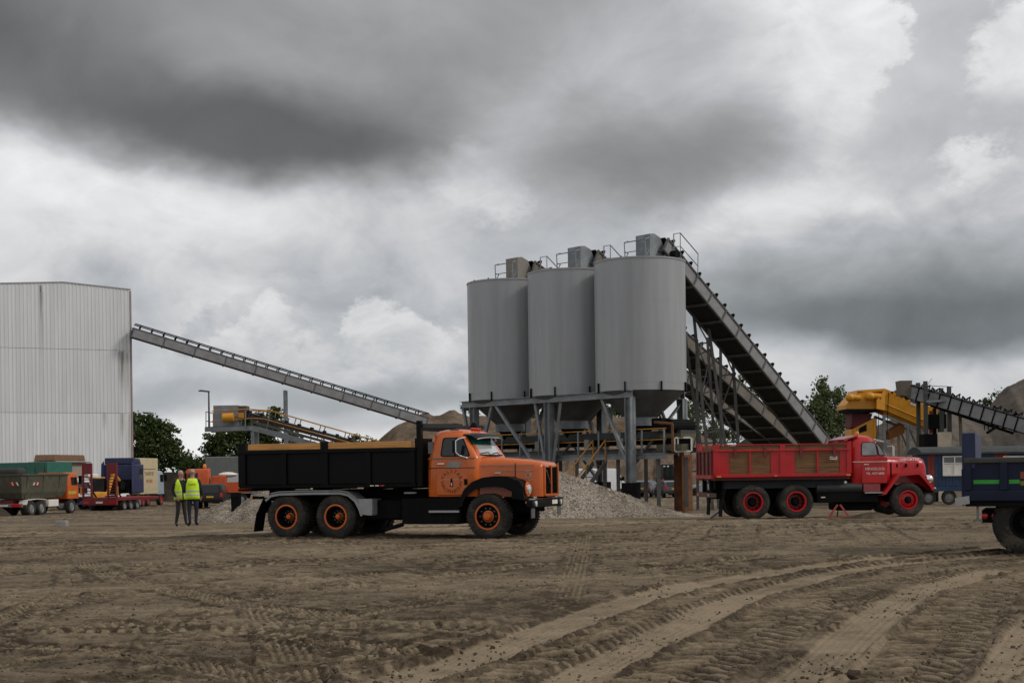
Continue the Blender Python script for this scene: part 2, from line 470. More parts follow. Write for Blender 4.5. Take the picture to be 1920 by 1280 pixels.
# ------------------------------------------------------------------ mesh helpers
class B:
    """collects shapes; build() links them as one mesh object"""
    def __init__(self):
        self.v = []
        self.f = []

    def raw(self, vs, fs):
        o = len(self.v)
        self.v += [tuple(p) for p in vs]
        self.f += [tuple(i + o for i in f) for f in fs]
        return self

    def box(self, x0, x1, y0, y1, z0, z1):
        v = [(x, y, z) for z in (z0, z1) for y in (y0, y1) for x in (x0, x1)]
        return self.raw(v, [(0, 2, 3, 1), (4, 5, 7, 6), (0, 1, 5, 4), (2, 6, 7, 3), (0, 4, 6, 2), (1, 3, 7, 5)])

    def obox(self, c, dx, dy, dz):
        """box from a centre and three half-axis vectors"""
        c, dx, dy, dz = map(Vector, (c, dx, dy, dz))
        v = [c + dx * i + dy * j + dz * k for k in (-1, 1) for j in (-1, 1) for i in (-1, 1)]
        return self.raw(v, [(0, 2, 3, 1), (4, 5, 7, 6), (0, 1, 5, 4), (2, 6, 7, 3), (0, 4, 6, 2), (1, 3, 7, 5)])

    def beam(self, p0, p1, w, h=None, up=(0, 0, 1)):
        p0, p1 = Vector(p0), Vector(p1)
        h = h or w
        d = p1 - p0
        L = d.length
        d.normalize()
        u = Vector(up)
        if abs(d.dot(u)) > 0.98:
            u = Vector((1, 0, 0))
        s = d.cross(u).normalized()
        u = s.cross(d).normalized()
        return self.obox((p0 + p1) / 2, d * L / 2, s * w / 2, u * h / 2)

    def ibeam(self, p0, p1, w, h, up=(0, 0, 1), t=0.03):
        p0, p1 = Vector(p0), Vector(p1)
        d = (p1 - p0).normalized()
        u = Vector(up)
        if abs(d.dot(u)) > 0.98:
            u = Vector((1, 0, 0))
        s = d.cross(u).normalized()
        u = s.cross(d).normalized()
        L = (p1 - p0).length / 2
        c = (p0 + p1) / 2
        self.obox(c + u * (h / 2 - t / 2), d * L, s * w / 2, u * t / 2)
        self.obox(c - u * (h / 2 - t / 2), d * L, s * w / 2, u * t / 2)
        return self.obox(c, d * L, s * t / 2, u * (h / 2 - t))

    def tube(self, p0, p1, r, n=8, r2=None, caps=True):
        p0, p1 = Vector(p0), Vector(p1)
        r2 = r if r2 is None else r2
        d = (p1 - p0).normalized()
        u = Vector((0, 0, 1)) if abs(d.z) < 0.95 else Vector((1, 0, 0))
        s = d.cross(u).normalized()
        u = s.cross(d).normalized()
        v = []
        for c, rr in ((p0, r), (p1, r2)):
            for i in range(n):
                a = 2 * math.pi * i / n
                v.append(c + s * (rr * math.cos(a)) + u * (rr * math.sin(a)))
        f = [(i, (i + 1) % n, n + (i + 1) % n, n + i) for i in range(n)]
        if caps:
            f += [tuple(range(n - 1, -1, -1)), tuple(range(n, 2 * n))]
        return self.raw(v, f)

    def path(self, pts, r, n=6):
        for a, b in zip(pts[:-1], pts[1:]):
            self.tube(a, b, r, n)
        return self

    def prism(self, poly, y0, y1, axis='y'):
        """closed outline in x,z (axis y), x,y (axis z) or y,z (axis x), extruded"""
        n = len(poly)
        mk = {'y': lambda p, t: (p[0], t, p[1]), 'z': lambda p, t: (p[0], p[1], t), 'x': lambda p, t: (t, p[0], p[1])}[axis]
        v = [mk(p, y0) for p in poly] + [mk(p, y1) for p in poly]
        f = [tuple(range(n)), tuple(range(2 * n - 1, n - 1, -1))]
        f += [(i, n + i, n + (i + 1) % n, (i + 1) % n) for i in range(n)]
        return self.raw(v, f)

    def strip(self, line, y0, y1, t, axis='y'):
        """bent sheet of thickness t following a line in x,z"""
        P2 = [Vector(p) for p in line]
        off = []
        for i, p in enumerate(P2):
            a = P2[max(i - 1, 0)]
            b = P2[min(i + 1, len(P2) - 1)]
            d = (b - a).normalized()
            off.append(p + Vector((-d.y, d.x)) * t)
        for i in range(len(P2) - 1):
            self.prism([P2[i], P2[i + 1], off[i + 1], off[i]], y0, y1, axis)
        return self

    def lathe(self, prof, c, axis='y', n=32):
        """closed profile of (radius, offset along the axis) spun about the axis"""
        c = Vector(c)
        k = len(prof)
        v = []
        for i in range(n):
            a = 2 * math.pi * i / n
            for r, t in prof:
                p, q = r * math.cos(a), r * math.sin(a)
                v.append(c + {'y': Vector((p, t, q)), 'z': Vector((p, q, t)), 'x': Vector((t, p, q))}[axis])
        f = []
        for i in range(n):
            j = (i + 1) % n
            for s in range(k):
                s2 = (s + 1) % k
                f.append((i * k + s, j * k + s, j * k + s2, i * k + s2))
        return self.raw(v, f)

    def loft(self, rings, caps=True):
        n = len(rings[0])
        v = [p for r in rings for p in r]
        f = []
        for i in range(len(rings) - 1):
            for j in range(n):
                k = (j + 1) % n
                f.append((i * n + j, i * n + k, (i + 1) * n + k, (i + 1) * n + j))
        if caps:
            f += [tuple(range(n - 1, -1, -1)), tuple(range((len(rings) - 1) * n, len(rings) * n))]
        return self.raw(v, f)

    def ball(self, c, rx, ry, rz, n=10, m=7):
        c = Vector(c)
        v = [c + Vector((0, 0, -rz))]
        for i in range(1, m):
            t = -math.pi / 2 + math.pi * i / m
            for j in range(n):
                a = 2 * math.pi * j / n
                v.append(c + Vector((rx * math.cos(t) * math.cos(a), ry * math.cos(t) * math.sin(a), rz * math.sin(t))))
        v.append(c + Vector((0, 0, rz)))
        f = [(0, 1 + (j + 1) % n, 1 + j) for j in range(n)]
        for i in range(m - 2):
            for j in range(n):
                k = (j + 1) % n
                f.append((1 + i * n + j, 1 + i * n + k, 1 + (i + 1) * n + k, 1 + (i + 1) * n + j))
        t = len(v) - 1
        f += [(t, 1 + (m - 2) * n + j, 1 + (m - 2) * n + (j + 1) % n) for j in range(n)]
        return self.raw(v, f)

    def mesh(self, name, material, smooth=False):
        me = bpy.data.meshes.new(name)
        me.from_pydata(self.v, [], self.f)
        bm = bmesh.new()
        bm.from_mesh(me)
        bmesh.ops.recalc_face_normals(bm, faces=bm.faces)
        bm.to_mesh(me)
        bm.free()
        if material:
            me.materials.append(material)
        if smooth:
            me.polygons.foreach_set('use_smooth', [True] * len(me.polygons))
        return me

    def build(self, name, material, parent=None, bevel=0.0, smooth=False, loc=None, seg=2):
        ob = bpy.data.objects.new(name, self.mesh(name, material, smooth or bevel > 0))
        COL.objects.link(ob)
        if parent is not None:
            ob.parent = parent
        if loc is not None:
            ob.location = loc
        if bevel > 0:
            md = ob.modifiers.new('bevel', 'BEVEL')
            md.width = bevel
            md.segments = seg
            md.limit_method = 'ANGLE'
            md.angle_limit = R(35)
            wn = ob.modifiers.new('normals', 'WEIGHTED_NORMAL')
            wn.keep_sharp = True
        elif smooth:
            smooth_by_angle(ob)
        return ob


def smooth_by_angle(ob, ang=40):
    me = ob.data
    bm = bmesh.new()
    bm.from_mesh(me)
    lim = R(ang)
    for e in bm.edges:
        if len(e.link_faces) == 2 and e.calc_face_angle(0) > lim:
            e.smooth = False
    bm.to_mesh(me)
    bm.free()


def empty(name, loc=(0, 0, 0), yaw=0.0):
    o = bpy.data.objects.new(name, None)
    o.empty_display_size = 0.3
    COL.objects.link(o)
    o.location = loc
    o.rotation_euler = (0, 0, yaw)
    return o


def tag(o, label=None, cat=None, group=None, kind=None):
    if label:
        o['label'] = label
    if cat:
        o['category'] = cat
    if group:
        o['group'] = group
    if kind:
        o['kind'] = kind
    return o


def piece(ob, name, parent, loc, rot=None):
    """another piece that shares the mesh of ob"""
    c = bpy.data.objects.new(name, ob.data)
    COL.objects.link(c)
    c.parent = parent
    c.location = loc
    if rot:
        c.rotation_euler = rot
    for md in ob.modifiers:
        n = c.modifiers.new(md.name, md.type)
        if md.type == 'BEVEL':
            n.width, n.segments, n.limit_method, n.angle_limit = md.width, md.segments, md.limit_method, md.angle_limit
    return c


def rrect(x0, x1, y0, y1, r, z, n=4, plane='z'):
    """ring of a rounded rectangle"""
    pts = []
    for cx, cy, a0 in ((x1 - r, y1 - r, 0), (x0 + r, y1 - r, 90), (x0 + r, y0 + r, 180), (x1 - r, y0 + r, 270)):
        for i in range(n + 1):
            a = R(a0 + 90 * i / n)
            p = (cx + r * math.cos(a), cy + r * math.sin(a))
            pts.append({'z': (p[0], p[1], z), 'x': (z, p[0], p[1]), 'y': (p[0], z, p[1])}[plane])
    return pts


_txt_cache = {}


def glyph_mesh(s, size, extrude=0.003, align='CENTER'):
    cu = bpy.data.curves.new('lettering', 'FONT')
    cu.body = s
    cu.size = size
    cu.extrude = extrude
    cu.align_x = align
    cu.align_y = 'CENTER'
    cu.resolution_u = 3
    ob = bpy.data.objects.new('lettering', cu)
    COL.objects.link(ob)
    bpy.context.view_layer.update()
    dg = bpy.context.evaluated_depsgraph_get()
    me = bpy.data.meshes.new_from_object(ob.evaluated_get(dg))
    vs = [v.co.copy() for v in me.vertices]
    fs = [tuple(p.vertices) for p in me.polygons]
    bpy.data.objects.remove(ob)
    bpy.data.curves.remove(cu)
    bpy.data.meshes.remove(me)
    return vs, fs


def lettering(name, s, size, material, parent, M, bold=1.0, squash=1.0, align='CENTER'):
    vs, fs = glyph_mesh(s, size, 0.003, align)
    b = B().raw([M @ Vector((v.x * squash, v.y, v.z)) for v in vs], fs)
    return b.build(name, material, parent)


SIDE = Matrix.Rotation(R(90), 4, 'X')     # lettering on a face that looks along -Y

# ------------------------------------------------------------------ ground
def hash2(ix, iy, seed):
    h = np.sin(ix * 127.1 + iy * 311.7 + seed * 74.7) * 43758.5453
    return h - np.floor(h)


def vnoise(x, y, seed=0):
    ix, iy = np.floor(x), np.floor(y)
    fx, fy = x - ix, y - iy
    fx = fx * fx * (3 - 2 * fx)
    fy = fy * fy * (3 - 2 * fy)
    a, b = hash2(ix, iy, seed), hash2(ix + 1, iy, seed)
    c, d = hash2(ix, iy + 1, seed), hash2(ix + 1, iy + 1, seed)
    return (a + (b - a) * fx) * (1 - fy) + (c + (d - c) * fx) * fy - 0.5


def fbm(x, y, oct=4, seed=0, gain=0.5):
    s, amp, t = 0.0, 1.0, 0.0
    for i in range(oct):
        s = s + amp * vnoise(x * 2 ** i + 13.7 * i, y * 2 ** i + 7.3 * i, seed + i)
        amp *= gain
    return s


def catmull(pts, per=14):
    p = [np.array(q, float) for q in pts]
    p = [2 * p[0] - p[1]] + p + [2 * p[-1] - p[-2]]
    out = []
    for i in range(1, len(p) - 2):
        for k in range(per):
            t = k / per
            a, b, c, d = p[i - 1], p[i], p[i + 1], p[i + 2]
            out.append(0.5 * (2 * b + (c - a) * t + (2 * a - 5 * b + 4 * c - d) * t * t + (3 * b - a - 3 * c + d) * t ** 3))
    out.append(p[-2])
    return np.array(out)


def gpx(px, py):
    """yard point (flat near part) seen at a pixel of the photograph"""
    h = HY - ROLL * (px - HX)
    D = EYE * FPX / (py - h)
    return ((px - HX) / FPX * D, D)


# wheel tracks: control points on the yard, half width, depth, kind (0 lugged and dark, 1 smooth and dry, 2 fine ribs)
TRACKS = []


def track(pix, hw, dep, kind, offs=(0,), fresh=0.35):
    base = catmull([gpx(*p) for p in pix])
    d = np.gradient(base, axis=0)
    d /= np.linalg.norm(d, axis=1)[:, None] + 1e-9
    nrm = np.stack([-d[:, 1], d[:, 0]], 1)
    for o in offs:
        TRACKS.append((base + nrm * o, hw, dep, kind, fresh))


# older crossing tracks
track([(-60, 1168), (150, 1120), (330, 1108), (520, 1100), (760, 1070), (1000, 1022)], 0.16, 0.05, 2, (0.0, 2.0))
track([(240, 1380), (330, 1178), (420, 1130), (620, 1095), (860, 1060), (1100, 1030)], 0.24, 0.05, 0, (0, 1.9))
track([(600, 1380), (530, 1200), (495, 1140), (560, 1100), (700, 1078)], 0.24, 0.06, 2)
track([(800, 1380), (640, 1210), (585, 1150), (640, 1108), (800, 1085), (1000, 1060)], 0.26, 0.06, 0)
track([(950, 1130), (985, 1190), (1010, 1260), (1040, 1340)], 0.18, 0.05, 0, (0.0, 0.45))
track([(1030, 1120), (1075, 1190), (1120, 1260)], 0.17, 0.05, 2)
track([(-100, 1060), (300, 1042), (700, 1030), (1100, 1016), (1500, 1000), (2000, 985)], 0.35, 0.05, 2, (0, 2.1))
track([(-100, 1035), (300, 1026), (560, 1018), (900, 1016), (1200, 1004), (1700, 985), (2000, 978)], 0.42, 0.07, 0, (0, 2.0))
track([(-100, 1006), (300, 1003), (560, 996), (1000, 985), (1400, 975), (2000, 965)], 0.7, 0.05, 1, (0, 2.0))
track([(1370, 1060), (1385, 1025), (1400, 985)], 0.3, 0.05, 0, (0, 1.2))
track([(1610, 1050), (1570, 1010), (1545, 985)], 0.3, 0.05, 0, (0, -1.2))
track([(-50, 1115), (200, 1085), (500, 1060), (800, 1046), (1300, 1022)], 0.3, 0.05, 0)
track([(700, 1140), (1000, 1098), (1300, 1060), (1700, 1018)], 0.22, 0.05, 2, (0, 2.0))
track([(-80, 1260), (200, 1215), (560, 1180), (900, 1120), (1300, 1075)], 0.16, 0.04, 2, (0, 1.8))
track([(-80, 1330), (300, 1270), (640, 1240), (880, 1205)], 0.20, 0.05, 0)
track([(-60, 1205), (260, 1235), (520, 1290), (700, 1360)], 0.2, 0.05, 2, (0, 1.7))
_tr = random.Random(11)
for _k in range(16):      # a scatter of older, fainter passes over the whole yard
    _y = _tr.uniform(12, 40)
    _x = _tr.uniform(-0.4, 0.4) * _y
    _a = _tr.uniform(-0.9, 0.9) if _tr.random() < 0.7 else _tr.uniform(0.9, 2.2)
    _c = _tr.uniform(-0.05, 0.05)
    _p = []
    for _s in np.linspace(-9, 9, 7):
        _h = _a + _c * _s
        _p.append((_x + math.cos(_a + _c * _s * 0.5) * _s, max(8.5, _y + math.sin(_a + _c * _s * 0.5) * _s)))
    TRACKS.append((catmull(_p, 4), _tr.uniform(0.14, 0.26), _tr.uniform(0.025, 0.045), _tr.choice((0, 2, 2)), 0.1))
# fresh wide sweep through the foreground, over everything else
sweep = [(560, 1330), (900, 1232), (1130, 1150), (1290, 1102), (1420, 1080), (1600, 1052), (1880, 1026)]
track(sweep, 0.31, 0.05, 1, fresh=0.9)
track(sweep, 0.28, 0.05, 0, (-0.68,), fresh=0.9)
track([(760, 1400), (1170, 1215), (1330, 1140), (1450, 1098), (1620, 1062), (1900, 1036)], 0.27, 0.045, 1, (-0.14,), fresh=0.9)
track([(1000, 1420), (1340, 1240), (1500, 1150), (1590, 1108), (1740, 1072), (1960, 1050)], 0.42, 0.06, 0, (0.06,), fresh=0.9)
track([(1380, 1430), (1570, 1230), (1660, 1150), (1735, 1104), (1860, 1070)], 0.30, 0.04, 1, fresh=0.9)
track([(1560, 1420), (1740, 1230), (1800, 1150), (1860, 1100), (1980, 1070)], 0.42, 0.06, 0, fresh=0.9)
track([(1780, 1420), (1890, 1260), (1940, 1180), (2000, 1120)], 0.25, 0.04, 1, fresh=0.9)
track([(1900, 1420), (2040, 1260), (2100, 1180)], 0.35, 0.05, 0, fresh=0.9)


def sstep(v, a, b):
    t = np.clip((v - a) / (b - a), 0, 1)
    return t * t * (3 - 2 * t)


def ground_fields(X, Y, rows=None, ncol=None):
    """height and dryness of the yard: flat compacted sand, crumbled crust, wheel tracks"""
    near = np.clip((62 - Y) / 25, 0, 1)
    z = -0.018 * np.clip(Y - 42, 0, 48) + 0.07 * fbm(X * 0.11, Y * 0.11, 3, 1) + 0.030 * fbm(X * 0.5, Y * 0.7, 3, 5)
    churn = sstep(fbm(X * 0.30, Y * 0.45, 4, 9, 0.6), -0.22, 0.25)
    n1 = fbm(X * 5.5, Y * 5.0, 4, 21, 0.6)
    crumb = sstep(n1, 0.02, 0.16)                      # raised crumbs with sharp edges
    scuff = sstep(fbm(X * 1.6, Y * 7.0 + X, 3, 33, 0.6), 0.02, 0.12)
    grit = fbm(X * 22, Y * 15, 2, 27)
    rel = near * ((0.024 * crumb + 0.012 * n1) * churn + 0.008 * scuff * (1 - 0.5 * churn) + 0.006 * grit)
    dry = 0.40 + 0.42 * fbm(X * 0.25, Y * 0.5, 4, 41) + 0.20 * (crumb - 0.3) * churn + 0.16 * (scuff - 0.4) + 0.22 * grit + 0.22 * n1
    N = len(X)
    for line, hw, dep, kind, fresh in TRACKS:
        reach = hw + 0.32
        best = {}
        bd = np.full(N, 1e9)
        sd = np.zeros(N)
        al = np.zeros(N)
        acc = 0.0
        for a, b in zip(line[:-1], line[1:]):
            d = b - a
            L = math.hypot(*d)
            if L < 1e-6:
                continue
            ux, uy = d / L
            y0, y1 = min(a[1], b[1]) - reach, max(a[1], b[1]) + reach
            x0, x1 = min(a[0], b[0]) - reach, max(a[0], b[0]) + reach
            if rows is not None:
                i0, i1 = np.searchsorted(rows, [y0, y1])
                sl = slice(i0 * ncol, i1 * ncol)
            else:
                sl = slice(0, N)
            xs_ = X[sl]
            loc = np.nonzero((xs_ > x0) & (xs_ < x1) & (Y[sl] > y0) & (Y[sl] < y1))[0]
            if len(loc):
                ix = loc + sl.start
                rx, ry = X[ix] - a[0], Y[ix] - a[1]
                t = np.clip(rx * ux + ry * uy, 0, L)
                ex, ey = rx - t * ux, ry - t * uy
                dd = ex * ex + ey * ey
                m = dd < bd[ix]
                k = ix[m]
                bd[k] = dd[m]
                sd[k] = (ux * ry - uy * rx)[m]
                al[k] = acc + t[m]
            acc += L
        idx = np.nonzero(bd < reach * reach)[0]
        if len(idx) == 0:
            continue
        x, y, s_, a_ = X[idx], Y[idx], sd[idx], al[idx]
        dist = np.sqrt(bd[idx]) + 0.045 * fbm(x * 2.2, y * 2.2, 3, 50)
        fade = np.clip(0.70 + 1.6 * (fbm(x * 0.4, y * 0.4, 2, 61) + 0.2), fresh, 1.0)
        inside = np.clip((hw - dist) / 0.035, 0, 1) * fade
        lip = np.exp(-((dist - hw - 0.06) / 0.05) ** 2) * fade
        brk = np.clip(0.75 + 1.2 * fbm(x * 5, y * 5, 3, 71), 0.2, 1.3)
        hgt = np.full(len(idx), -0.45 * dep) + 0.2 * rel[idx]
        if kind == 0:      # tractor lugs: herringbone bars
            ph = a_ / 0.24 + np.abs(s_) * 3.0 + 0.5 * (s_ > 0)
            tri = np.abs((ph % 1.0) - 0.5) * 2
            lug = sstep(tri, 0.42, 0.60)
            hgt = hgt + 0.050 * (lug - 0.4) * brk
            tgt = -0.05 + 0.82 * lug * brk + 0.3 * grit[idx]
            dry[idx] = dry[idx] * (1 - inside * 0.85) + tgt * inside * 0.85 - 0.25 * lip
        elif kind == 1:    # flattened, dry and pale
            hgt = hgt + 0.003 * np.sin(s_ * 90)
            tgt = 1.0 + 0.5 * fbm(x * 2.5, y * 2.5, 3, 88) + 0.10 * np.sin(s_ * 75) + 0.15 * grit[idx]
            dry[idx] = dry[idx] * (1 - inside * 0.9) + tgt * inside * 0.9 - 0.25 * lip * brk
        else:              # lorry tyre: long grooves cut across by sipes
            rib = np.clip(np.sin(s_ * 2 * math.pi / 0.075) * 2.2, -1, 1)
            sip = np.clip(np.sin(a_ * 2 * math.pi / 0.16 + 8 * s_) * 2.2, -1, 1)
            pat = np.minimum(rib, sip) * 0.5 + 0.5 * sip
            hgt = hgt + 0.034 * pat * brk
            dry[idx] += inside * (0.45 * pat + 0.04) - 0.28 * lip
        rel[idx] = np.maximum(rel[idx] * (1 - inside) + hgt * inside, 0.75 * dep * lip * brk - 0.6 * dep * (1 - lip))
    return z + rel, np.clip(dry, 0, 1.2)


def sheet(name, us, ys, material, fan=True, extra=None):
    U, Y = np.meshgrid(us, ys)
    X = U * Y if fan else U
    shp = X.shape
    X, Y = X.ravel(), Y.ravel()
    z, dry = ground_fields(X, Y, ys, len(us))
    if extra is not None:
        z = z + extra(X, Y)
    n, m = shp
    i = np.arange(n * m).reshape(n, m)
    q = np.stack([i[:-1, :-1].ravel(), i[:-1, 1:].ravel(), i[1:, 1:].ravel(), i[1:, :-1].ravel()], 1)
    me = bpy.data.meshes.new(name)
    me.vertices.add(n * m)
    me.vertices.foreach_set('co', np.stack([X, Y, z], 1).ravel())
    me.loops.add(q.size)
    me.loops.foreach_set('vertex_index', q.ravel())
    me.polygons.add(len(q))
    me.polygons.foreach_set('loop_start', np.arange(0, q.size, 4))
    me.polygons.foreach_set('loop_total', np.full(len(q), 4))
    me.update(calc_edges=True)
    at = me.attributes.new('dry', 'FLOAT', 'POINT')
    at.data.foreach_set('value', dry)
    me.polygons.foreach_set('use_smooth', [True] * len(q))
    me.materials.append(material)
    ob = bpy.data.objects.new(name, me)
    COL.objects.link(ob)
    return ob


ys = list(np.exp(np.linspace(math.log(8.0), math.log(62.0), 900)))
ys += list(np.linspace(63.5, 200, 60)) + [260, 400, 800, 1600, 3000]
us = np.concatenate([[-1.6, -1.1, -0.8], np.linspace(-0.7, -0.43, 60), np.linspace(-0.425, 0.425, 860), np.linspace(0.43, 0.7, 60), [0.8, 1.1, 1.6]])
gnd = sheet('ground', us, np.array(ys), GROUND)
gnd['kind'] = 'structure'
g2 = sheet('ground', np.linspace(-60, 60, 60), np.linspace(-60, 8.0, 40), GROUND, fan=False)
g2['kind'] = 'structure'


def ground_at(x, y):
    z, _ = ground_fields(np.array([float(x)]), np.array([float(y)]))
    return float(z[0])


_g = (1 + 5 ** 0.5) / 2
_iv = np.array([(-1, _g, 0), (1, _g, 0), (-1, -_g, 0), (1, -_g, 0), (0, -1, _g), (0, 1, _g), (0, -1, -_g), (0, 1, -_g), (_g, 0, -1), (_g, 0, 1), (-_g, 0, -1), (-_g, 0, 1)], float)
ICO = (_iv / np.linalg.norm(_iv[0]), np.array([(0, 11, 5), (0, 5, 1), (0, 1, 7), (0, 7, 10), (0, 10, 11), (1, 5, 9), (5, 11, 4), (11, 10, 2), (10, 7, 6), (7, 1, 8), (3, 9, 4), (3, 4, 2), (3, 2, 6), (3, 6, 8), (3, 8, 9), (4, 9, 5), (2, 4, 11), (6, 2, 10), (8, 6, 7), (9, 8, 1)]))


def loose_clods(count=8000):
    """loose crumbs of sand and small stones lying about the yard"""
    r = np.random.RandomState(4)
    D = np.exp(r.uniform(math.log(9.5), math.log(40), count))
    X = r.uniform(-0.45, 0.45, count) * D
    keep = fbm(X * 0.6, D * 0.8, 3, 77) > -0.08
    X, D = X[keep], D[keep]
    o = np.argsort(D)
    X, D = X[o], D[o]
    Z, _ = ground_fields(X, D)
    n = len(X)
    t, fc = ICO
    sc = np.exp(r.normal(math.log(0.011), 0.45, (n, 1, 1))) * r.uniform(0.7, 1.3, (n, 1, 3)) * np.array([1, 1, 0.75])
    V = t[None] * sc * r.uniform(0.75, 1.25, (n, 12, 1))
    a = r.uniform(0, 6.28, n)
    ca, sa = np.cos(a)[:, None], np.sin(a)[:, None]
    V = np.stack([V[..., 0] * ca - V[..., 1] * sa, V[..., 0] * sa + V[..., 1] * ca, V[..., 2]], -1) + np.stack([X, D, Z + 0.006], 1)[:, None]
    F = fc[None] + (np.arange(n) * 12)[:, None, None]
    me = bpy.data.meshes.new('loose_clods')
    me.from_pydata(V.reshape(-1, 3).tolist(), [], F.reshape(-1, 3).tolist())
    me.materials.append(CLODS)
    ob = bpy.data.objects.new('loose_clods', me)
    COL.objects.link(ob)
    tag(ob, 'loose crumbs of sand and stones scattered over the yard', 'clods', kind='stuff')


loose_clods()

# ------------------------------------------------------------------ storage hall on the left
def hall():
    ridge = P(118, 529, 125.0)
    ang = R(26)
    e = Vector((math.cos(ang), math.sin(ang), 0))        # along the gable wall, to the right and away
    nrm = Vector((math.sin(ang), -math.cos(ang), 0))     # out of the wall towards the yard
    base = gz(125) - 0.1
    root = empty('storage_hall', (ridge.x, ridge.y, base), ang)
    tag(root, 'tall white corrugated metal hall with shallow gable behind the parked lorries', 'building')
    H = ridge.z - base
    # right corner from the photograph
    hw = 0.0
    for k in range(400):
        q = ridge + e * (k * 0.03)
        px = HX + FPX * q.x / q.y
        if px > 247:
            hw = k * 0.03
            break
    slope = 0.068
    grime = (0.11, 0.105, 0.09)
    algae = (0.16, 0.16, 0.12)
    up = clad_mat('wall_sheet', (0.64, 0.65, 0.66), [(-1.94, 0.16, H - 4.6, H - 0.35, grime, 0.95), (-1.9, 0.3, H - 9, H - 1.0, (0.36, 0.35, 0.33), 0.6),
                  (hw - 0.75, 0.30, 9.3, 13.98, algae, 0.9), (hw - 1.05, 0.12, 10.2, 13.95, algae, 0.7), (hw - 0.3, 0.2, 8.3, 13.9, (0.3, 0.29, 0.26), 0.6)])
    lowm = clad_mat('wall_sheet_low', (0.70, 0.71, 0.72), [(hw - 0.8, 0.35, 5.2, 8.28, (0.30, 0.30, 0.25), 0.7), (hw - 2.4, 0.3, 6.4, 8.28, (0.36, 0.36, 0.33), 0.6), (hw - 0.2, 0.25, 1.0, 8.2, (0.34, 0.33, 0.30), 0.6)])
    pitch = 0.30
    tiers = [(0.0, 8.3), (8.33, 14.05), (14.08, None)]
    ns = 6
    sw = hw / ns
    for ti, (z0, z1) in enumerate(tiers):
        for side in (-1, 1):
            for k in range(ns):
                a, b = sorted((side * k * sw, side * (k + 1) * sw))
                a += 0.004
                b -= 0.004
                n = max(2, round((b - a) / pitch))
                vs, fs = [], []
                xs = []
                for i in range(n):
                    x = a + (b - a) * i / n
                    w = (b - a) / n
                    xs += [(x, 0.0), (x + w * 0.50, 0.0), (x + w * 0.60, 0.028), (x + w * 0.90, 0.028)]
                xs.append((b, 0.0))
                off = 0.006 * ti
                for x, o in xs:
                    top = (H - abs(x) * slope) if z1 is None else z1
                    vs += [(x, -o - off, z0), (x, -o - off, top), (x, 0.12 - off, z0), (x, 0.12 - off, top)]
                for i in range(len(xs) - 1):
                    p, q = i * 4, i * 4 + 4
                    fs += [(p, q, q + 1, p + 1), (p + 2, p + 3, q + 3, q + 2), (p + 1, q + 1, q + 3, p + 3), (p, p + 2, q + 2, q)]
                B().raw(vs, fs).build('panel', lowm if ti == 0 else up, root)
    # body behind the sheets, flashings, corner trim
    D = 30
    prof = [(-hw, 0), (hw, 0), (hw, H - hw * slope - 0.05), (0, H - 0.05), (-hw, H - hw * slope - 0.05)]
    B().prism(prof, 0.13, D).build('side_wall', CLAD, root)
    B().prism([(-hw - 0.1, H - hw * slope - 0.03), (0, H - 0.03), (hw + 0.1, H - hw * slope - 0.03),
               (hw + 0.1, H - hw * slope + 0.06), (0, H + 0.06), (-hw - 0.1, H - hw * slope + 0.06)], -0.09, D + 0.1).build('roof', mat('roof_edge', (0.33, 0.33, 0.33), 0.6), root)
    B().box(hw + 0.004, hw + 0.14, -0.08, 0.1, 0, H - hw * slope - 0.13).build('corner_trim', mat('pinkish_trim', (0.33, 0.25, 0.235), 0.6), root)
    return root


hall()


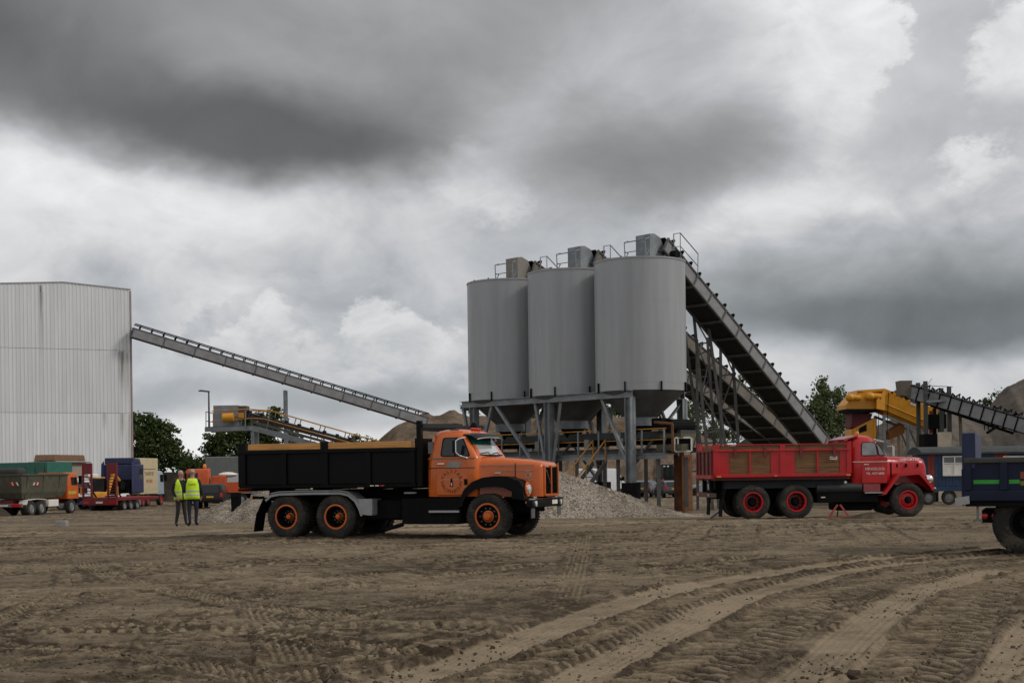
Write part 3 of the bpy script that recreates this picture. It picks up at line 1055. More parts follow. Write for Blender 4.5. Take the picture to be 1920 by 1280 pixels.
# ------------------------------------------------------------------ conveyors
def conveyor(root, p0, p1, width, depth, panel_len, panel_mat, frame_mat, under=True, idlers=True, cover=False, toprail=False, near=-1):
    """inclined belt conveyor between two points: side panels one by one, ribs, underside, belt and idlers"""
    p0, p1 = Vector(p0), Vector(p1)
    d = (p1 - p0)
    L = d.length
    d.normalize()
    s = d.cross(Vector((0, 0, 1))).normalized()      # right of travel
    u = s.cross(d).normalized()
    inv = root.matrix_world.inverted()
    o = Vector(root.location)

    def T(a, b, c):
        return p0 + d * a + s * b + u * c - o
    n = max(1, round(L / panel_len))
    pl = L / n
    for sgn in (-1, 1):
        yb = sgn * width / 2
        for k in range(n):
            b = B()
            b.obox(T((k + 0.5) * pl, yb, -depth / 2), d * (pl / 2 - 0.035), s * 0.03, u * (depth / 2 - 0.03))
            b.build('panel', panel_mat, root)
    rib = B()
    for sgn in (-1, 1):
        yb = sgn * width / 2
        for k in range(n + 1):
            rib.obox(T(k * pl, yb + sgn * 0.03, -depth / 2), d * 0.045, s * 0.045, u * (depth / 2 + 0.05))
        rib.obox(T(L / 2, yb + sgn * 0.02, 0.0), d * L / 2, s * 0.06, u * 0.03)
        rib.obox(T(L / 2, yb + sgn * 0.02, -depth), d * L / 2, s * 0.06, u * 0.03)
    for k in range(n + 1):
        rib.obox(T(k * pl, 0, -depth - 0.07), d * 0.05, s * (width / 2), u * 0.04)
    rib.build('frame', frame_mat, root)
    B().obox(T(L / 2, 0, 0.02), d * (L / 2 + 0.1), s * (width / 2 - 0.1), u * 0.02).build('belt', BELT, root)
    if under:
        B().obox(T(L / 2, 0, -depth + 0.03), d * (L / 2), s * (width / 2 - 0.08), u * 0.02).build('underside', BELT, root)
    if idlers:
        b = B()
        step = 0.75
        for k in range(int(L / step)):
            a = (k + 0.5) * step
            for sgn in (-1, 1):
                b.tube(T(a, sgn * 0.12, 0.1), T(a, sgn * (width / 2), 0.26), 0.06, 6)
                b.obox(T(a, sgn * (width / 2 + 0.02), 0.13), d * 0.03, s * 0.03, u * 0.13)
        b.build('idler_rollers', BLACKM, root)['kind'] = 'stuff'
    if toprail:
        b = B()
        for sgn in (-1, 1):
            b.obox(T(L / 2, sgn * width / 2, 0.42), d * L / 2, s * 0.05, u * 0.045)
            for k in range(int(L / 1.1)):
                b.obox(T((k + 0.5) * 1.1, sgn * width / 2, 0.2), d * 0.05, s * 0.04, u * 0.2)
        b.build('belt_rail', BLACKM, root)['kind'] = 'stuff'
    return T


# long conveyor from the hall to the sand stockpile
def hall_conveyor():
    a = P(250, 616, 127.0)
    b = P(800, 783, 137.0)
    root = empty('belt_conveyor', (b.x, b.y, gz(b.y)))
    tag(root, 'long thin grey conveyor running from white hall down to sand pile', 'conveyor')
    bpy.context.view_layer.update()
    T = conveyor(root, a, b, 1.0, 0.82, 2.9, CONVP, GALVD, toprail=True, idlers=False)
    o = Vector(root.location)
    q = P(535, 724, 132.2)
    bb = B()
    for off in (-0.35, 0.35):
        bb.beam(Vector((q.x, q.y + off, q.z - 0.4)) - o, Vector((q.x, q.y + off, gz(q.y) - 0.1)) - o, 0.26, 0.26)
    bb.build('support_leg', GALV, root)
    return root


hall_conveyor()

# ------------------------------------------------------------------ silos
S1 = Vector((5.82, 62.0, 0))
E1 = Vector((-0.682, 0.731, 0)).normalized()
E2 = Vector((E1.y, -E1.x, 0))        # away and to the right
ROW = 4.31
ZB, ZT, RS = 5.03, 10.80, 2.03
sg = gz(62.0)


def silo(k, label):
    c = S1 + E1 * (ROW * k)
    root = empty('silo', (c.x, c.y, ZB))
    tag(root, label, 'silo', 'grey steel silos in a row')
    n = 72
    rings = []
    H = ZT - ZB
    for z, r in ((0, RS), (H, RS)):
        rings.append([(r * math.cos(2 * math.pi * i / n), r * math.sin(2 * math.pi * i / n), z) for i in range(n)])
    B().loft(rings).build('shell', SILO, root, smooth=True)
    for z0, z1, pr in ((0.33, 0.36, 0.006), (1.9, 1.915, 0.003), (3.85, 3.865, 0.003), (H - 0.06, H + 0.004, 0.03)):
        B().lathe([(RS - 0.01, z0), (RS + pr, z0), (RS + pr, z1), (RS - 0.01, z1)], (0, 0, 0), 'z', 72).build('seam_ring', SILO, root, smooth=True)
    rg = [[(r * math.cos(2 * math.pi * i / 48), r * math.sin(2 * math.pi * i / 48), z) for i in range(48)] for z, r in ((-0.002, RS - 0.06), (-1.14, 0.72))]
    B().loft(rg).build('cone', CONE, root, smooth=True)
    B().lathe([(0.60, -1.52), (0.73, -1.52), (0.73, -1.145), (0.60, -1.145)], (0, 0, 0), 'z', 40).build('collar', GALV, root, smooth=True)
    b = B()
    b.loft([[(x, y, z) for x, y in ((w, w), (-w, w), (-w, -w), (w, -w))] for z, w in ((-1.5, 0.55), (-1.95, 0.28), (-2.15, 0.28))])
    b.build('outlet', BLACKM, root)
    # lug plates where the shell meets the platform
    b = B()
    for a in range(0, 360, 45):
        ca, sa = math.cos(R(a + 20)), math.sin(R(a + 20))
        b.obox((ca * (RS + 0.03), sa * (RS + 0.03), 0.15), (ca * 0.06, sa * 0.06, 0), (-sa * 0.02, ca * 0.02, 0), (0, 0, 0.22))
    b.build('bracket', BLACKM, root)['kind'] = 'stuff'
    # conveyor head housing on the roof
    M = Matrix.Rotation(math.atan2(E2.y, E2.x), 3, 'Z')
    hb = B()
    prof = [(0.25, 0.0), (0.25, 1.30), (0.55, 1.34), (0.95, 1.20), (1.15, 0.85), (1.2, 0.0)]
    hb.prism(prof, -0.42, 0.42)
    hb.v = [tuple(M @ Vector(v) + Vector((0, 0, H - 0.02))) for v in hb.v]
    hb.build('head_housing', mat('rusty_housing', (0.24, 0.225, 0.20), 0.6, 0.3, var=0.2, dirt=0.5, dirt_col=(0.13, 0.075, 0.035), stretch=(3, 3, 0.5)) if k == 2 else GALV, root)
    rb = B()
    def fin(b_):
        b_.v = [tuple(M @ Vector(v) + Vector((0, 0, H))) for v in b_.v]
        b_.build('handrail', GALV, root)
    for y in (-0.75, 0.75):
        rb = B()
        rb.path([(1.5, y, 0.2), (1.5, y, 1.35), (1.95, y, 1.45), (3.2, y, 0.62)], 0.025, 6)
        rb.path([(1.5, y, 0.75), (1.95, y, 0.85), (3.2, y, 0.05)], 0.02, 6)
        rb.path([(1.95, y, 1.45), (1.95, y, 0.2)], 0.02, 6)
        rb.path([(3.2, y, 0.62), (3.15, y, -0.45)], 0.02, 6)
        fin(rb)
    rb = B()
    for y in (-0.62, 0.62):
        rb.path([(-0.25, y, 0), (-0.3, y, 0.95), (-0.05, y, 1.05)], 0.025, 6)
        rb.path([(-0.3, y, 0.55), (-0.05, y, 0.5), (-0.28, y, 0.2)], 0.02, 6)
    rb.path([(-0.3, -0.62, 0.95), (-0.3, 0.62, 0.95)], 0.025, 6)
    rb.path([(-0.28, -0.62, 0.5), (-0.28, 0.62, 0.5)], 0.02, 6)
    fin(rb)
    mb = B()
    mb.box(1.35, 1.8, -0.62, -0.12, 0.15, 0.6)
    mb.tube((1.45, -0.65, 0.4), (1.45, -1.0, 0.4), 0.2, 10)
    mb.box(1.5, 2.4, 0.0, 0.6, 0.0, 0.3)
    mb.tube((1.9, 0.1, 0.55), (1.9, 0.55, 0.55), 0.16, 10)
    mb.v = [tuple(M @ Vector(v) + Vector((0, 0, H))) for v in mb.v]
    mb.build('drive_motor', BLACKM, root)
    b = B()
    for a in range(0, 360, 30):
        b.ball((1.9 * math.cos(R(a)), 1.9 * math.sin(R(a)), H + 0.03), 0.05, 0.05, 0.06, 6, 4)
    b.build('roof_bolt', GALVD, root)['kind'] = 'stuff'
    return root


silo(0, 'nearest and largest looking grey silo, right one of the three')
silo(1, 'grey cylindrical silo in the middle, half hidden behind the nearest silo')
silo(2, 'farthest grey silo on the left with rust streaked box on top')


# ------------------------------------------------------------------ steel platform under the silos
def platform():
    root = empty('silo_platform', (S1.x, S1.y, sg))
    tag(root, 'grey steel leg frame with diagonal braces carrying the three silos', 'steel frame')
    o = Vector((S1.x, S1.y, sg))

    def Q(t, n, z):
        return S1 + E1 * t + E2 * n + Vector((0, 0, z)) - o
    zt = ZB - 0.004
    ts = [-0.9, 4.1, 9.3]
    N = 1.75
    for n in (-N, N):
        B().ibeam(Q(-1.05, n, zt - 0.16), Q(10.2, n, zt - 0.16), 0.26, 0.32).build('beam', GALV, root)
    for t in (-0.9, 1.6, 4.1, 6.7, 9.3):
        B().ibeam(Q(t, -N + 0.14, zt - 0.19), Q(t, N - 0.14, zt - 0.19), 0.2, 0.26).build('cross_beam', GALVD, root)
    zc = zt - 0.33
    for t in ts:
        for n in (-N, N):
            last = (t == -0.9 and n > 0)
            B().ibeam(Q(t, n, 1.0 if not last else 2.2), Q(t, n, zc), 0.34, 0.34, up=tuple(E1)).build('leg', GALV, root)
            B().obox(Q(t, n, (0.33 if not last else 0.95)), E1 * 0.3, E2 * 0.3, Vector((0, 0, 0.68 if not last else 1.27))).build('leg_foot', RUST if last else BLACKM, root, bevel=0.02)
    for n in (-N, N):
        def br(t0, z0, t1, z1):
            B().beam(Q(t0, n, z0), Q(t1, n, z1), 0.13, 0.13).build('brace', GALV, root)
        br(4.1 + 0.12, 1.3, 5.0, zc)
        br(4.1 - 0.12, 1.3, 3.35, zc)
        br(-0.9 + 0.15, 1.8, 0.75, zc)
        br(-0.9 - 0.12, 2.4, -1.02, zc)
        br(4.1 + 0.2, 1.0, 7.7, zc)
        br(9.3 - 0.12, 1.6, 8.0, zc)
        br(9.3 + 0.12, 2.0, 10.1, zc)
    for t in ts:
        B().beam(Q(t, -N, 1.6), Q(t, N, zc - 0.1), 0.10).build('brace', GALVD, root)
        B().beam(Q(t, N, 1.6), Q(t, 0.1, zc - 0.1), 0.10).build('brace', GALVD, root)
    return root


platform()


def collecting_conveyor():
    c0 = S1 + E1 * -2.4 + E2 * 0.1
    root = empty('belt_conveyor', (S1.x, S1.y, sg))
    tag(root, 'dark belt conveyor with rusty yellow walkway railing running under the silos', 'conveyor')
    o = Vector((S1.x, S1.y, sg))
    z0 = sg + 0

    def Q(t, n, z):
        return S1 + E1 * t + E2 * n + Vector((0, 0, z)) - o
    # belt trough
    B().obox(Q(4.6, 0.1, 3.10), E1 * 7.2, E2 * 0.5, Vector((0, 0, 0.16))).build('belt_trough', mat('trough_steel', (0.05, 0.055, 0.055), 0.75, 0.2, dirt=0.3), root)
    b = B()
    for k in range(18):
        t = -2.3 + k * 0.8
        b.obox(Q(t, 0.1, 2.8), E1 * 0.05, E2 * 0.48, Vector((0, 0, 0.14)))
        b.tube(Q(t + 0.3, -0.45, 2.85), Q(t + 0.3, 0.65, 2.85), 0.07, 8)
    b.build('idler_rollers', BLACKM, root)['kind'] = 'stuff'
    for n in (-0.55, 0.75):
        B().ibeam(Q(-2.6, n, 2.40), Q(11.8, n, 2.40), 0.16, 0.22).build('beam', GALVD, root)
    B().obox(Q(4.6, -0.95, 2.26), E1 * 7.2, E2 * 0.4, Vector((0, 0, 0.03))).build('walkway', GALVD, root)
    B().ibeam(Q(-2.6, -1.36, 2.14), Q(11.8, -1.36, 2.14), 0.14, 0.24).build('beam', GALV, root)
    for a, c in ((-2.6, 0.85), (1.75, 11.7)):
        B().tube(Q(a, -1.38, 3.32), Q(c, -1.38, 3.32), 0.028, 6).build('handrail', YRAIL, root)
        B().tube(Q(a, -1.38, 2.85), Q(c, -1.38, 2.85), 0.022, 6).build('midrail', YRAIL, root)
    for k in range(12):
        t = -2.5 + k * 1.28
        B().obox(Q(t, -1.38, 2.8), E1 * 0.03, E2 * 0.03, Vector((0, 0, 0.52))).build('rail_post', GALV, root)
    for t in (-2.0, 0.35, 2.9, 5.8, 8.6, 11.2):
        for n in (-1.2, 0.65):
            B().beam(Q(t, n, -0.1), Q(t, n, 2.1), 0.16).build('support_leg', GALVD, root)
    for t in (5.2, 2.0, 0.0):
        B().obox(Q(t, -1.44, 2.75), E1 * 0.14, E2 * 0.06, Vector((0, 0, 0.2))).build('junction_box', GREYBOX, root)
    # drive at the right-hand end
    mm = B()
    mm.tube(Q(-2.2, -0.75, 3.45), Q(-2.2, 0.75, 3.45), 0.3, 14)
    mm.obox(Q(-1.5, -0.5, 3.55), E1 * 0.3, E2 * 0.2, Vector((0, 0, 0.25)))
    mm.build('drive_drum', BLACKM, root)
    B().path([Q(-2.9, -1.3, 2.3), Q(-2.9, -1.3, 3.5), Q(-1.9, -1.3, 3.6)], 0.06, 8).build('rusty_pipe', RUST, root)
    mo = B()
    mo.obox(Q(-2.6, -0.6, 3.0), E1 * 0.6, E2 * 0.5, Vector((0, 0, 0.09)))
    mo.obox(Q(-2.6, -0.9, 2.5), E1 * 0.7, E2 * 0.3, Vector((0, 0, 0.14)))
    mo.build('end_plate', mat('mossy_steel', (0.075, 0.07, 0.04), 0.85, var=0.3, dirt=0.3), root)
    return root


collecting_conveyor()


def control_box():
    c = S1 + E1 * -1.75 + E2 * 1.0
    c = P(1280, 833, 59.2)
    root = empty('control_cabinet', (c.x, c.y, sg))
    tag(root, 'small control cabinet in pale square frame beside the rusty silo leg', 'cabinet')
    z = c.z - sg
    f = B()
    w, h = 0.36, 0.29
    for x in (-w, w):
        f.box(x - 0.035, x + 0.035, -0.18, 0.18, z - h, z + h)
    for zz in (z - h, z + h):
        f.box(-w + 0.036, w - 0.036, -0.18, 0.18, zz - 0.035, zz + 0.035)
    f.box(-w + 0.12, -w + 0.17, -0.175, 0.175, z - h + 0.04, z + h - 0.04)
    f.build('frame', PALE, root)
    B().box(-w + 0.18, w - 0.04, -0.1, 0.1, z - h + 0.04, z + h - 0.04).build('cabinet_body', BLACKM, root)
    B().box(-0.05, 0.05, -0.05, 0.05, -0.1, z - h - 0.036).build('post', RUST, root)


control_box()


def stairs():
    top = S1 + E1 * 1.3 + E2 * -1.4
    root = empty('steel_stairs', (top.x, top.y, sg))
    tag(root, 'steel stairs with rusty yellow handrails leading up to the walkway', 'stairs')
    o = Vector((top.x, top.y, sg))
    run, h = 2.5, 2.25
    for s in (-0.38, 0.38):
        B().beam(E1 * s + Vector((0, 0, h)), E1 * s - E2 * run + Vector((0, 0, 0.0)), 0.05, 0.2).build('stringer', GALVD, root)
        rr = B()
        rr.path([E1 * s + Vector((0, 0, h + 1.0)), E1 * s - E2 * run + Vector((0, 0, 1.0)), E1 * s - E2 * run + Vector((0, 0, 0.02))], 0.035, 6)
        rr.path([E1 * s + Vector((0, 0, h)), E1 * s + Vector((0, 0, h + 1.0))], 0.035, 6)
        rr.path([E1 * s - E2 * run * 0.5 + Vector((0, 0, h * 0.5)), E1 * s - E2 * run * 0.5 + Vector((0, 0, h * 0.5 + 1.0))], 0.025, 6)
        rr.build('handrail', YRAIL, root)
    for k in range(9):
        c = -E2 * (run * (k + 0.5) / 9) + Vector((0, 0, h * (1 - (k + 0.5) / 9)))
        B().obox(c, E1 * 0.35, E2 * 0.12, Vector((0, 0, 0.015))).build('step', GALVD, root)


stairs()


# ------------------------------------------------------------------ the three inclined feed conveyors
def feed(k, L0, z0, L1, z1, label, pm):
    c = S1 + E1 * (ROW * k)
    a = c + E2 * L0 + Vector((0, 0, z0))
    b = c + E2 * L1 + Vector((0, 0, z1))
    root = empty('belt_conveyor', (b.x, b.y, gz(b.y)))
    tag(root, label, 'conveyor', 'inclined conveyors feeding the silos')
    bpy.context.view_layer.update()
    d = (b - a).normalized()
    b2 = b + d * 2.2
    conveyor(root, a, b2, 1.3, 0.60, 1.25, pm, GALVD)
    o = Vector(root.location)
    # hopper at the foot
    f = b2 - o
    B().loft([[f + E1 * (w * i) + E2 * (w * j) + Vector((0, 0, z)) for i, j in ((1, 1), (-1, 1), (-1, -1), (1, -1))] for z, w in ((-0.6, 0.5), (0.35, 0.8), (0.9, 0.9))]).build('hopper', BLACKM, root)
    return root, a, b2


feed(0, 1.2, 11.9, 13.7, 2.95, 'steepest light grey conveyor rising from red lorry to the nearest silo', CONVP)
feed(1, 1.2, 11.9, 17.4, 3.05, 'middle brown conveyor of the three rising to the silos', CONVB)
feed(2, 1.2, 11.9, 20.4, 3.7, 'lowest and flattest brown conveyor rising behind the silos', CONVB)


def trestle(foot_l, foot_r, top_l, top_r, D, label, deep=1.5):
    a, b = P(*foot_l, D), P(*foot_r, D)
    c, d = P(*top_l, D), P(*top_r, D)
    g = gz(D)
    a.z = b.z = g
    root = empty('conveyor_trestle', ((a.x + b.x) / 2, D, g))
    tag(root, label, 'trestle', 'lattice trestles under the feed conveyors')
    o = Vector(root.location)
    dv = E1 * deep
    corners = []
    for off in (Vector((0, 0, 0)), dv):
        corners.append((a + off - o, b + off - o, c + off - o, d + off - o))
        B().beam(a + off - o, c + off - o, 0.13).build('leg', GALVD, root)
        B().beam(b + off - o, d + off - o, 0.13).build('leg', GALVD, root)
    for (A, Bq, C, Dq) in corners:
        n = 5
        for i in range(1, n + 1):
            t = i / n
            p, q = A.lerp(C, t * 0.97), Bq.lerp(Dq, t * 0.97)
            B().beam(p, q, 0.07).build('rung', GALVD, root)
            if i < n:
                q2 = (Bq.lerp(Dq, (t + 1 / n) * 0.97)) if i % 2 else A.lerp(C, (t + 1 / n) * 0.97)
                B().beam(p if i % 2 else q, q2, 0.06).build('brace', GALVD, root)


trestle((1336, 905), (1376, 905), (1300, 582), (1322, 566), 66.0, 'tall narrow lattice trestle leaning towards the nearest silo')
trestle((1352, 905), (1392, 905), (1351, 632), (1371, 628), 68.5, 'shorter upright lattice trestle under the steep conveyor')


# ------------------------------------------------------------------ stockpiles
def pile(name, profile, D, depth, material, label, cat, seed, rough=0.25, nx=150, ny=46, base=None, kind=None, group=None, fine=0.0, gully=0.0):
    """stockpile whose crest follows surveyed skyline points; slopes fall away to both sides"""
    pts = [P(x, y, D) for x, y in profile]
    xs = np.array([p.x for p in pts])
    zs = np.array([p.z for p in pts])
    g = gz(D) - 0.15 if base is None else base
    X = np.linspace(xs[0], xs[-1], nx)
    crest = np.interp(X, xs, zs) - g
    T = np.linspace(-1, 1, ny)
    vs = []
    cx = float((xs[0] + xs[-1]) / 2)
    for j, t in enumerate(T):
        prof = np.clip(1 - np.abs(t) ** 1.15, 0, 1)
        yy = D + t * depth * (0.35 + 0.65 * crest / (crest.max() + 1e-6))
        nz = fbm(X * 0.5 + seed, yy * 0.5, 5, seed, 0.6) * rough + fbm(X * 3.0, yy * 3.0, 3, seed + 9) * fine
        if gully:
            warp = X + 1.5 * fbm(X * 0.3, yy * 0.3, 2, seed + 3)
            nz = nz - gully * (1 - np.abs(2 * fbm(warp * 0.55, yy * 0.07, 3, seed + 5))) ** 2 * np.abs(t) ** 0.6
            nz = nz + gully * 0.8 * np.maximum(0, fbm(X * 0.22, yy * 0.25, 3, seed + 7)) * 2
        z = np.maximum(crest * prof + nz * np.clip(crest * prof / 0.6, 0, 1) * (0.25 + np.abs(t)), -0.05)
        z[0] = z[-1] = -0.1
        if j in (0, ny - 1):
            z[:] = -0.1
        vs.append(np.stack([X - cx, yy - D, z], 1))
    vs = np.concatenate(vs)
    fs = [(j * nx + i, j * nx + i + 1, (j + 1) * nx + i + 1, (j + 1) * nx + i) for j in range(ny - 1) for i in range(nx - 1)]
    b = B()
    b.v = [tuple(v) for v in vs]
    b.f = fs
    ob = b.build(name, material, None, loc=(cx, D, g))
    ob.data.polygons.foreach_set('use_smooth', [True] * len(ob.data.polygons))
    tag(ob, label, cat, group, kind)
    return ob


pile('sand_pile', [(650, 880), (700, 832), (745, 795), (790, 777), (800, 772), (812, 777), (826, 775), (842, 766), (852, 765), (866, 774), (880, 781), (890, 782), (940, 778), (1000, 784), (1060, 774), (1120, 770), (1160, 782), (1230, 778), (1285, 792), (1322, 818), (1362, 842), (1420, 880)],
     150, 16, SANDPILE, 'large brown sand pile behind the silo legs and orange lorry cab', 'sand pile', 3, rough=1.0, gully=0.7, nx=260, ny=90, fine=0.12)
pile('sand_pile', [(1560, 880), (1640, 800), (1720, 765), (1790, 775), (1838, 782), (1868, 748), (1888, 722), (1910, 712), (1960, 690), (2100, 650), (2300, 700), (2500, 860)],
     125, 14, GREYPILE, 'grey sand pile rising at the right edge behind the long conveyor', 'sand pile', 8, rough=1.1, gully=0.8, nx=300, ny=90, fine=0.12)
pile('dark_heap', [(1368, 880), (1384, 830), (1402, 815), (1430, 808), (1458, 812), (1480, 824), (1520, 838), (1560, 880)],
     84.5, 4, DARKSOIL, 'dark spoil heap at the conveyor foot behind the red lorry', 'spoil heap', 5, rough=0.5)
gp = pile('gravel_pile', [(432, 968), (455, 944), (486, 920), (540, 898), (640, 880), (760, 868), (880, 864), (985, 868), (1030, 877), (1065, 889), (1120, 908), (1180, 930), (1235, 950), (1280, 963), (1330, 970)],
          53.5, 4.4, GRAVEL, 'long grey gravel pile behind the orange lorry', 'gravel pile', 12, rough=0.14, nx=330, ny=110, base=gz(52) - 0.04, fine=0.05)
gp2 = pile('gravel_pile', [(352, 974), (380, 960), (405, 948), (425, 938), (440, 936), (462, 948), (490, 972)],
           55.5, 2.6, GRAVEL, 'small low gravel heap with black post beside the two men', 'gravel pile', 15, rough=0.12, nx=140, ny=80, base=gz(54) - 0.04, fine=0.05)


def stones(pile_ob, count, seed, rad, label):
    """loose stones lying on a gravel pile: one uncountable mass"""
    r = np.random.RandomState(seed)
    me = pile_ob.data
    n = len(me.vertices)
    co = np.empty(n * 3)
    me.vertices.foreach_get('co', co)
    co = co.reshape(-1, 3)
    ok = np.nonzero((co[:, 2] > -0.02) & (co[:, 1] < 1.0))[0]
    pick = ok[r.randint(0, len(ok), count)]
    base = co[pick] + np.stack([r.uniform(-0.06, 0.06, count), r.uniform(-0.06, 0.06, count), r.uniform(-0.01, 0.012, count)], 1)
    t = np.array([(1, 0, 0), (-1, 0, 0), (0, 1, 0), (0, -1, 0), (0, 0, 1), (0, 0, -1)], float)
    fc = np.array([(0, 2, 4), (2, 1, 4), (1, 3, 4), (3, 0, 4), (2, 0, 5), (1, 2, 5), (3, 1, 5), (0, 3, 5)])
    sc = r.uniform(0.5, 1.6, (count, 1, 1)) * rad * r.uniform(0.6, 1.2, (count, 1, 3))
    ang = r.uniform(0, 6.28, count)
    V = t[None] * sc * r.uniform(0.7, 1.2, (count, 6, 1))
    ca, sa = np.cos(ang)[:, None], np.sin(ang)[:, None]
    V = np.stack([V[..., 0] * ca - V[..., 2] * sa, V[..., 1], V[..., 0] * sa + V[..., 2] * ca], -1) + base[:, None]
    F = fc[None] + (np.arange(count) * 6)[:, None, None]
    b = bpy.data.meshes.new('gravel_stones')
    b.from_pydata(V.reshape(-1, 3).tolist(), [], F.reshape(-1, 3).tolist())
    b.materials.append(STONES)
    ob = bpy.data.objects.new('gravel_stones', b)
    COL.objects.link(ob)
    ob.parent = pile_ob
    ob['kind'] = 'stuff'
    return ob


stones(gp, 22000, 2, 0.028, '')
stones(gp2, 3500, 3, 0.03, '')
pile('mud_heap', [(1572, 972), (1600, 966), (1625, 960), (1645, 959), (1665, 964), (1690, 973)],
     42.5, 1.0, GROUND, 'low heap of loose mud in front of the red lorry', 'mud heap', 22, rough=0.12, nx=80, ny=40, base=-0.06, fine=0.08)
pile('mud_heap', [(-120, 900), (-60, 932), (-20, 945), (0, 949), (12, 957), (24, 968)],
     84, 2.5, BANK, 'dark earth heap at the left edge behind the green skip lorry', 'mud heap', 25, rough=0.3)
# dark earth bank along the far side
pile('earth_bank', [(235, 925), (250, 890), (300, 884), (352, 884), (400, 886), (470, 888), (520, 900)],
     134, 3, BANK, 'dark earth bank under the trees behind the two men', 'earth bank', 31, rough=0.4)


# ------------------------------------------------------------------ trees
def tree(name, px, D, top, lobes, leafm, count, size, label, cat='tree', seed=1, trunk=True, group='trees behind the yard', trunk_px=None):
    """tapered trunk with limbs reaching into leafy lobes; lobes are (px, py, rx, ry) in the survey, real size at distance D"""
    r = np.random.RandomState(seed)
    g = gz(D)
    base = P(px, 880, D)
    root = empty(name, (base.x, D, g))
    tag(root, label, cat, group)
    o = Vector((base.x, D, g))
    k = D / FPX
    L = []
    for x, y, rx, ry in lobes:
        c = P(x, y, D) - o
        L.append((np.array(c), rx * k, ry * k))
    # leaves: clumps on and inside every lobe
    vol = np.array([l[1] * l[2] for l in L])
    vol = vol / vol.sum()
    V, F = [], []
    nq = 0
    for (c, rx, ry), w in zip(L, vol):
        nclump = max(6, int(count * w / 26))
        for q in range(nclump):
            d = r.normal(size=3)
            d /= np.linalg.norm(d)
            rad = r.uniform(0.25, 1.0) ** 0.45 * r.uniform(0.8, 1.12)
            cc = c + d * np.array([rx, rx * 0.9, ry]) * rad
            cs = r.uniform(0.25, 0.6) * min(1.0, 0.35 + 0.3 * (rx + ry) / 2)
            nl = int(26 * r.uniform(0.5, 1.4))
            P0 = cc + r.normal(size=(nl, 3)) * cs * np.array([1, 1, 0.7])
            A = r.normal(size=(nl, 3))
            A /= np.linalg.norm(A, axis=1)[:, None]
            Bv = r.normal(size=(nl, 3))
            Bv -= A * (A * Bv).sum(1)[:, None]
            Bv /= np.linalg.norm(Bv, axis=1)[:, None]
            s = size * r.uniform(0.6, 1.3, (nl, 1))
            V.append(np.stack([P0 - A * s, P0 - Bv * s * 0.55, P0 + A * s, P0 + Bv * s * 0.55], 1).reshape(-1, 3))
            F.append(np.arange(nl * 4).reshape(-1, 4) + nq)
            nq += nl * 4
    me = bpy.data.meshes.new('crown')
    me.from_pydata(np.concatenate(V).tolist(), [], np.concatenate(F).tolist())
    me.materials.append(leafm)
    cr = bpy.data.objects.new('crown', me)
    COL.objects.link(cr)
    cr.parent = root
    if trunk:
        tb = B()
        H = max(l[0][2] for l in L)
        tx = 0.0
        fork = Vector((0, 0, H * 0.45))
        tb.tube((0, 0, -0.2), fork, 0.24, 9, 0.15)
        tb.tube(fork, (0.1, 0, H * 0.95), 0.15, 8, 0.03)
        for c, rx, ry in L:
            cv = Vector(c)
            st = Vector((0, 0, min(cv.z * 0.6, H * 0.75)))
            mid = st.lerp(cv, 0.5) + Vector((0, 0, 0.25))
            tb.tube(st, mid, 0.09, 6, 0.06)
            tb.tube(mid, cv, 0.06, 6, 0.025)
            for q in range(4):
                d = r.normal(size=3)
                d /= np.linalg.norm(d)
                tb.tube(cv, cv + Vector(d * np.array([rx, rx, ry]) * 0.8), 0.028, 5, 0.008)
        tb.build('trunk', BARK, root, smooth=True)
    return root


tree('oak_tree', 285, 140, 770, [(262, 800, 20, 28), (275, 830, 26, 36), (300, 812, 22, 22), (318, 806, 14, 14), (300, 850, 34, 34), (262, 860, 28, 30), (335, 862, 22, 18), (322, 838, 16, 16), (285, 790, 14, 12)],
     LEAF1, 9000, 0.20, 'dark oak tree at the corner of the white hall', seed=3)
tree('broadleaf_tree', 370, 150, 850, [(350, 874, 26, 16), (380, 872, 26, 16), (410, 872, 26, 18), (440, 876, 22, 16)],
     LEAF3, 4200, 0.22, 'low bushy trees in the gap behind the two men', 'bushes', 5)
tree('oak_tree', 455, 138, 760, [(400, 828, 20, 16), (425, 822, 26, 20), (460, 815, 30, 24), (495, 806, 26, 26), (518, 790, 20, 20), (516, 772, 12, 8), (440, 846, 44, 22), (500, 838, 34, 24), (545, 822, 16, 18), (475, 785, 24, 14), (395, 850, 16, 12)],
     LEAF1, 8500, 0.21, 'open branched oak tree behind the conveyor with yellow railing', seed=8)
tree('broadleaf_tree', 660, 176, 820, [(600, 836, 22, 12), (640, 832, 18, 10), (672, 830, 18, 14), (700, 838, 24, 14), (560, 838, 20, 12)],
     LEAF3, 2600, 0.2, 'distant bushes between the orange lorry body and sand pile', 'bushes', 12, trunk=True)
tree('broadleaf_tree', 872, 178, 750, [(874, 762, 10, 8), (884, 770, 10, 8)], LEAF3, 420, 0.19, 'treetop just left of the farthest silo', 'tree', 14)
tree('broadleaf_tree', 1010, 180, 750, [(1010, 782, 26, 12), (1040, 776, 22, 12), (985, 790, 20, 10)], LEAF3, 1300, 0.2, 'tree seen between two silo cones above the sand', 'tree', 15)
tree('broadleaf_tree', 1155, 178, 740, [(1150, 776, 18, 18), (1170, 766, 16, 16), (1140, 790, 18, 10)], LEAF3, 1500, 0.2, 'tree behind the nearest silo cone above the sand', 'tree', 16)
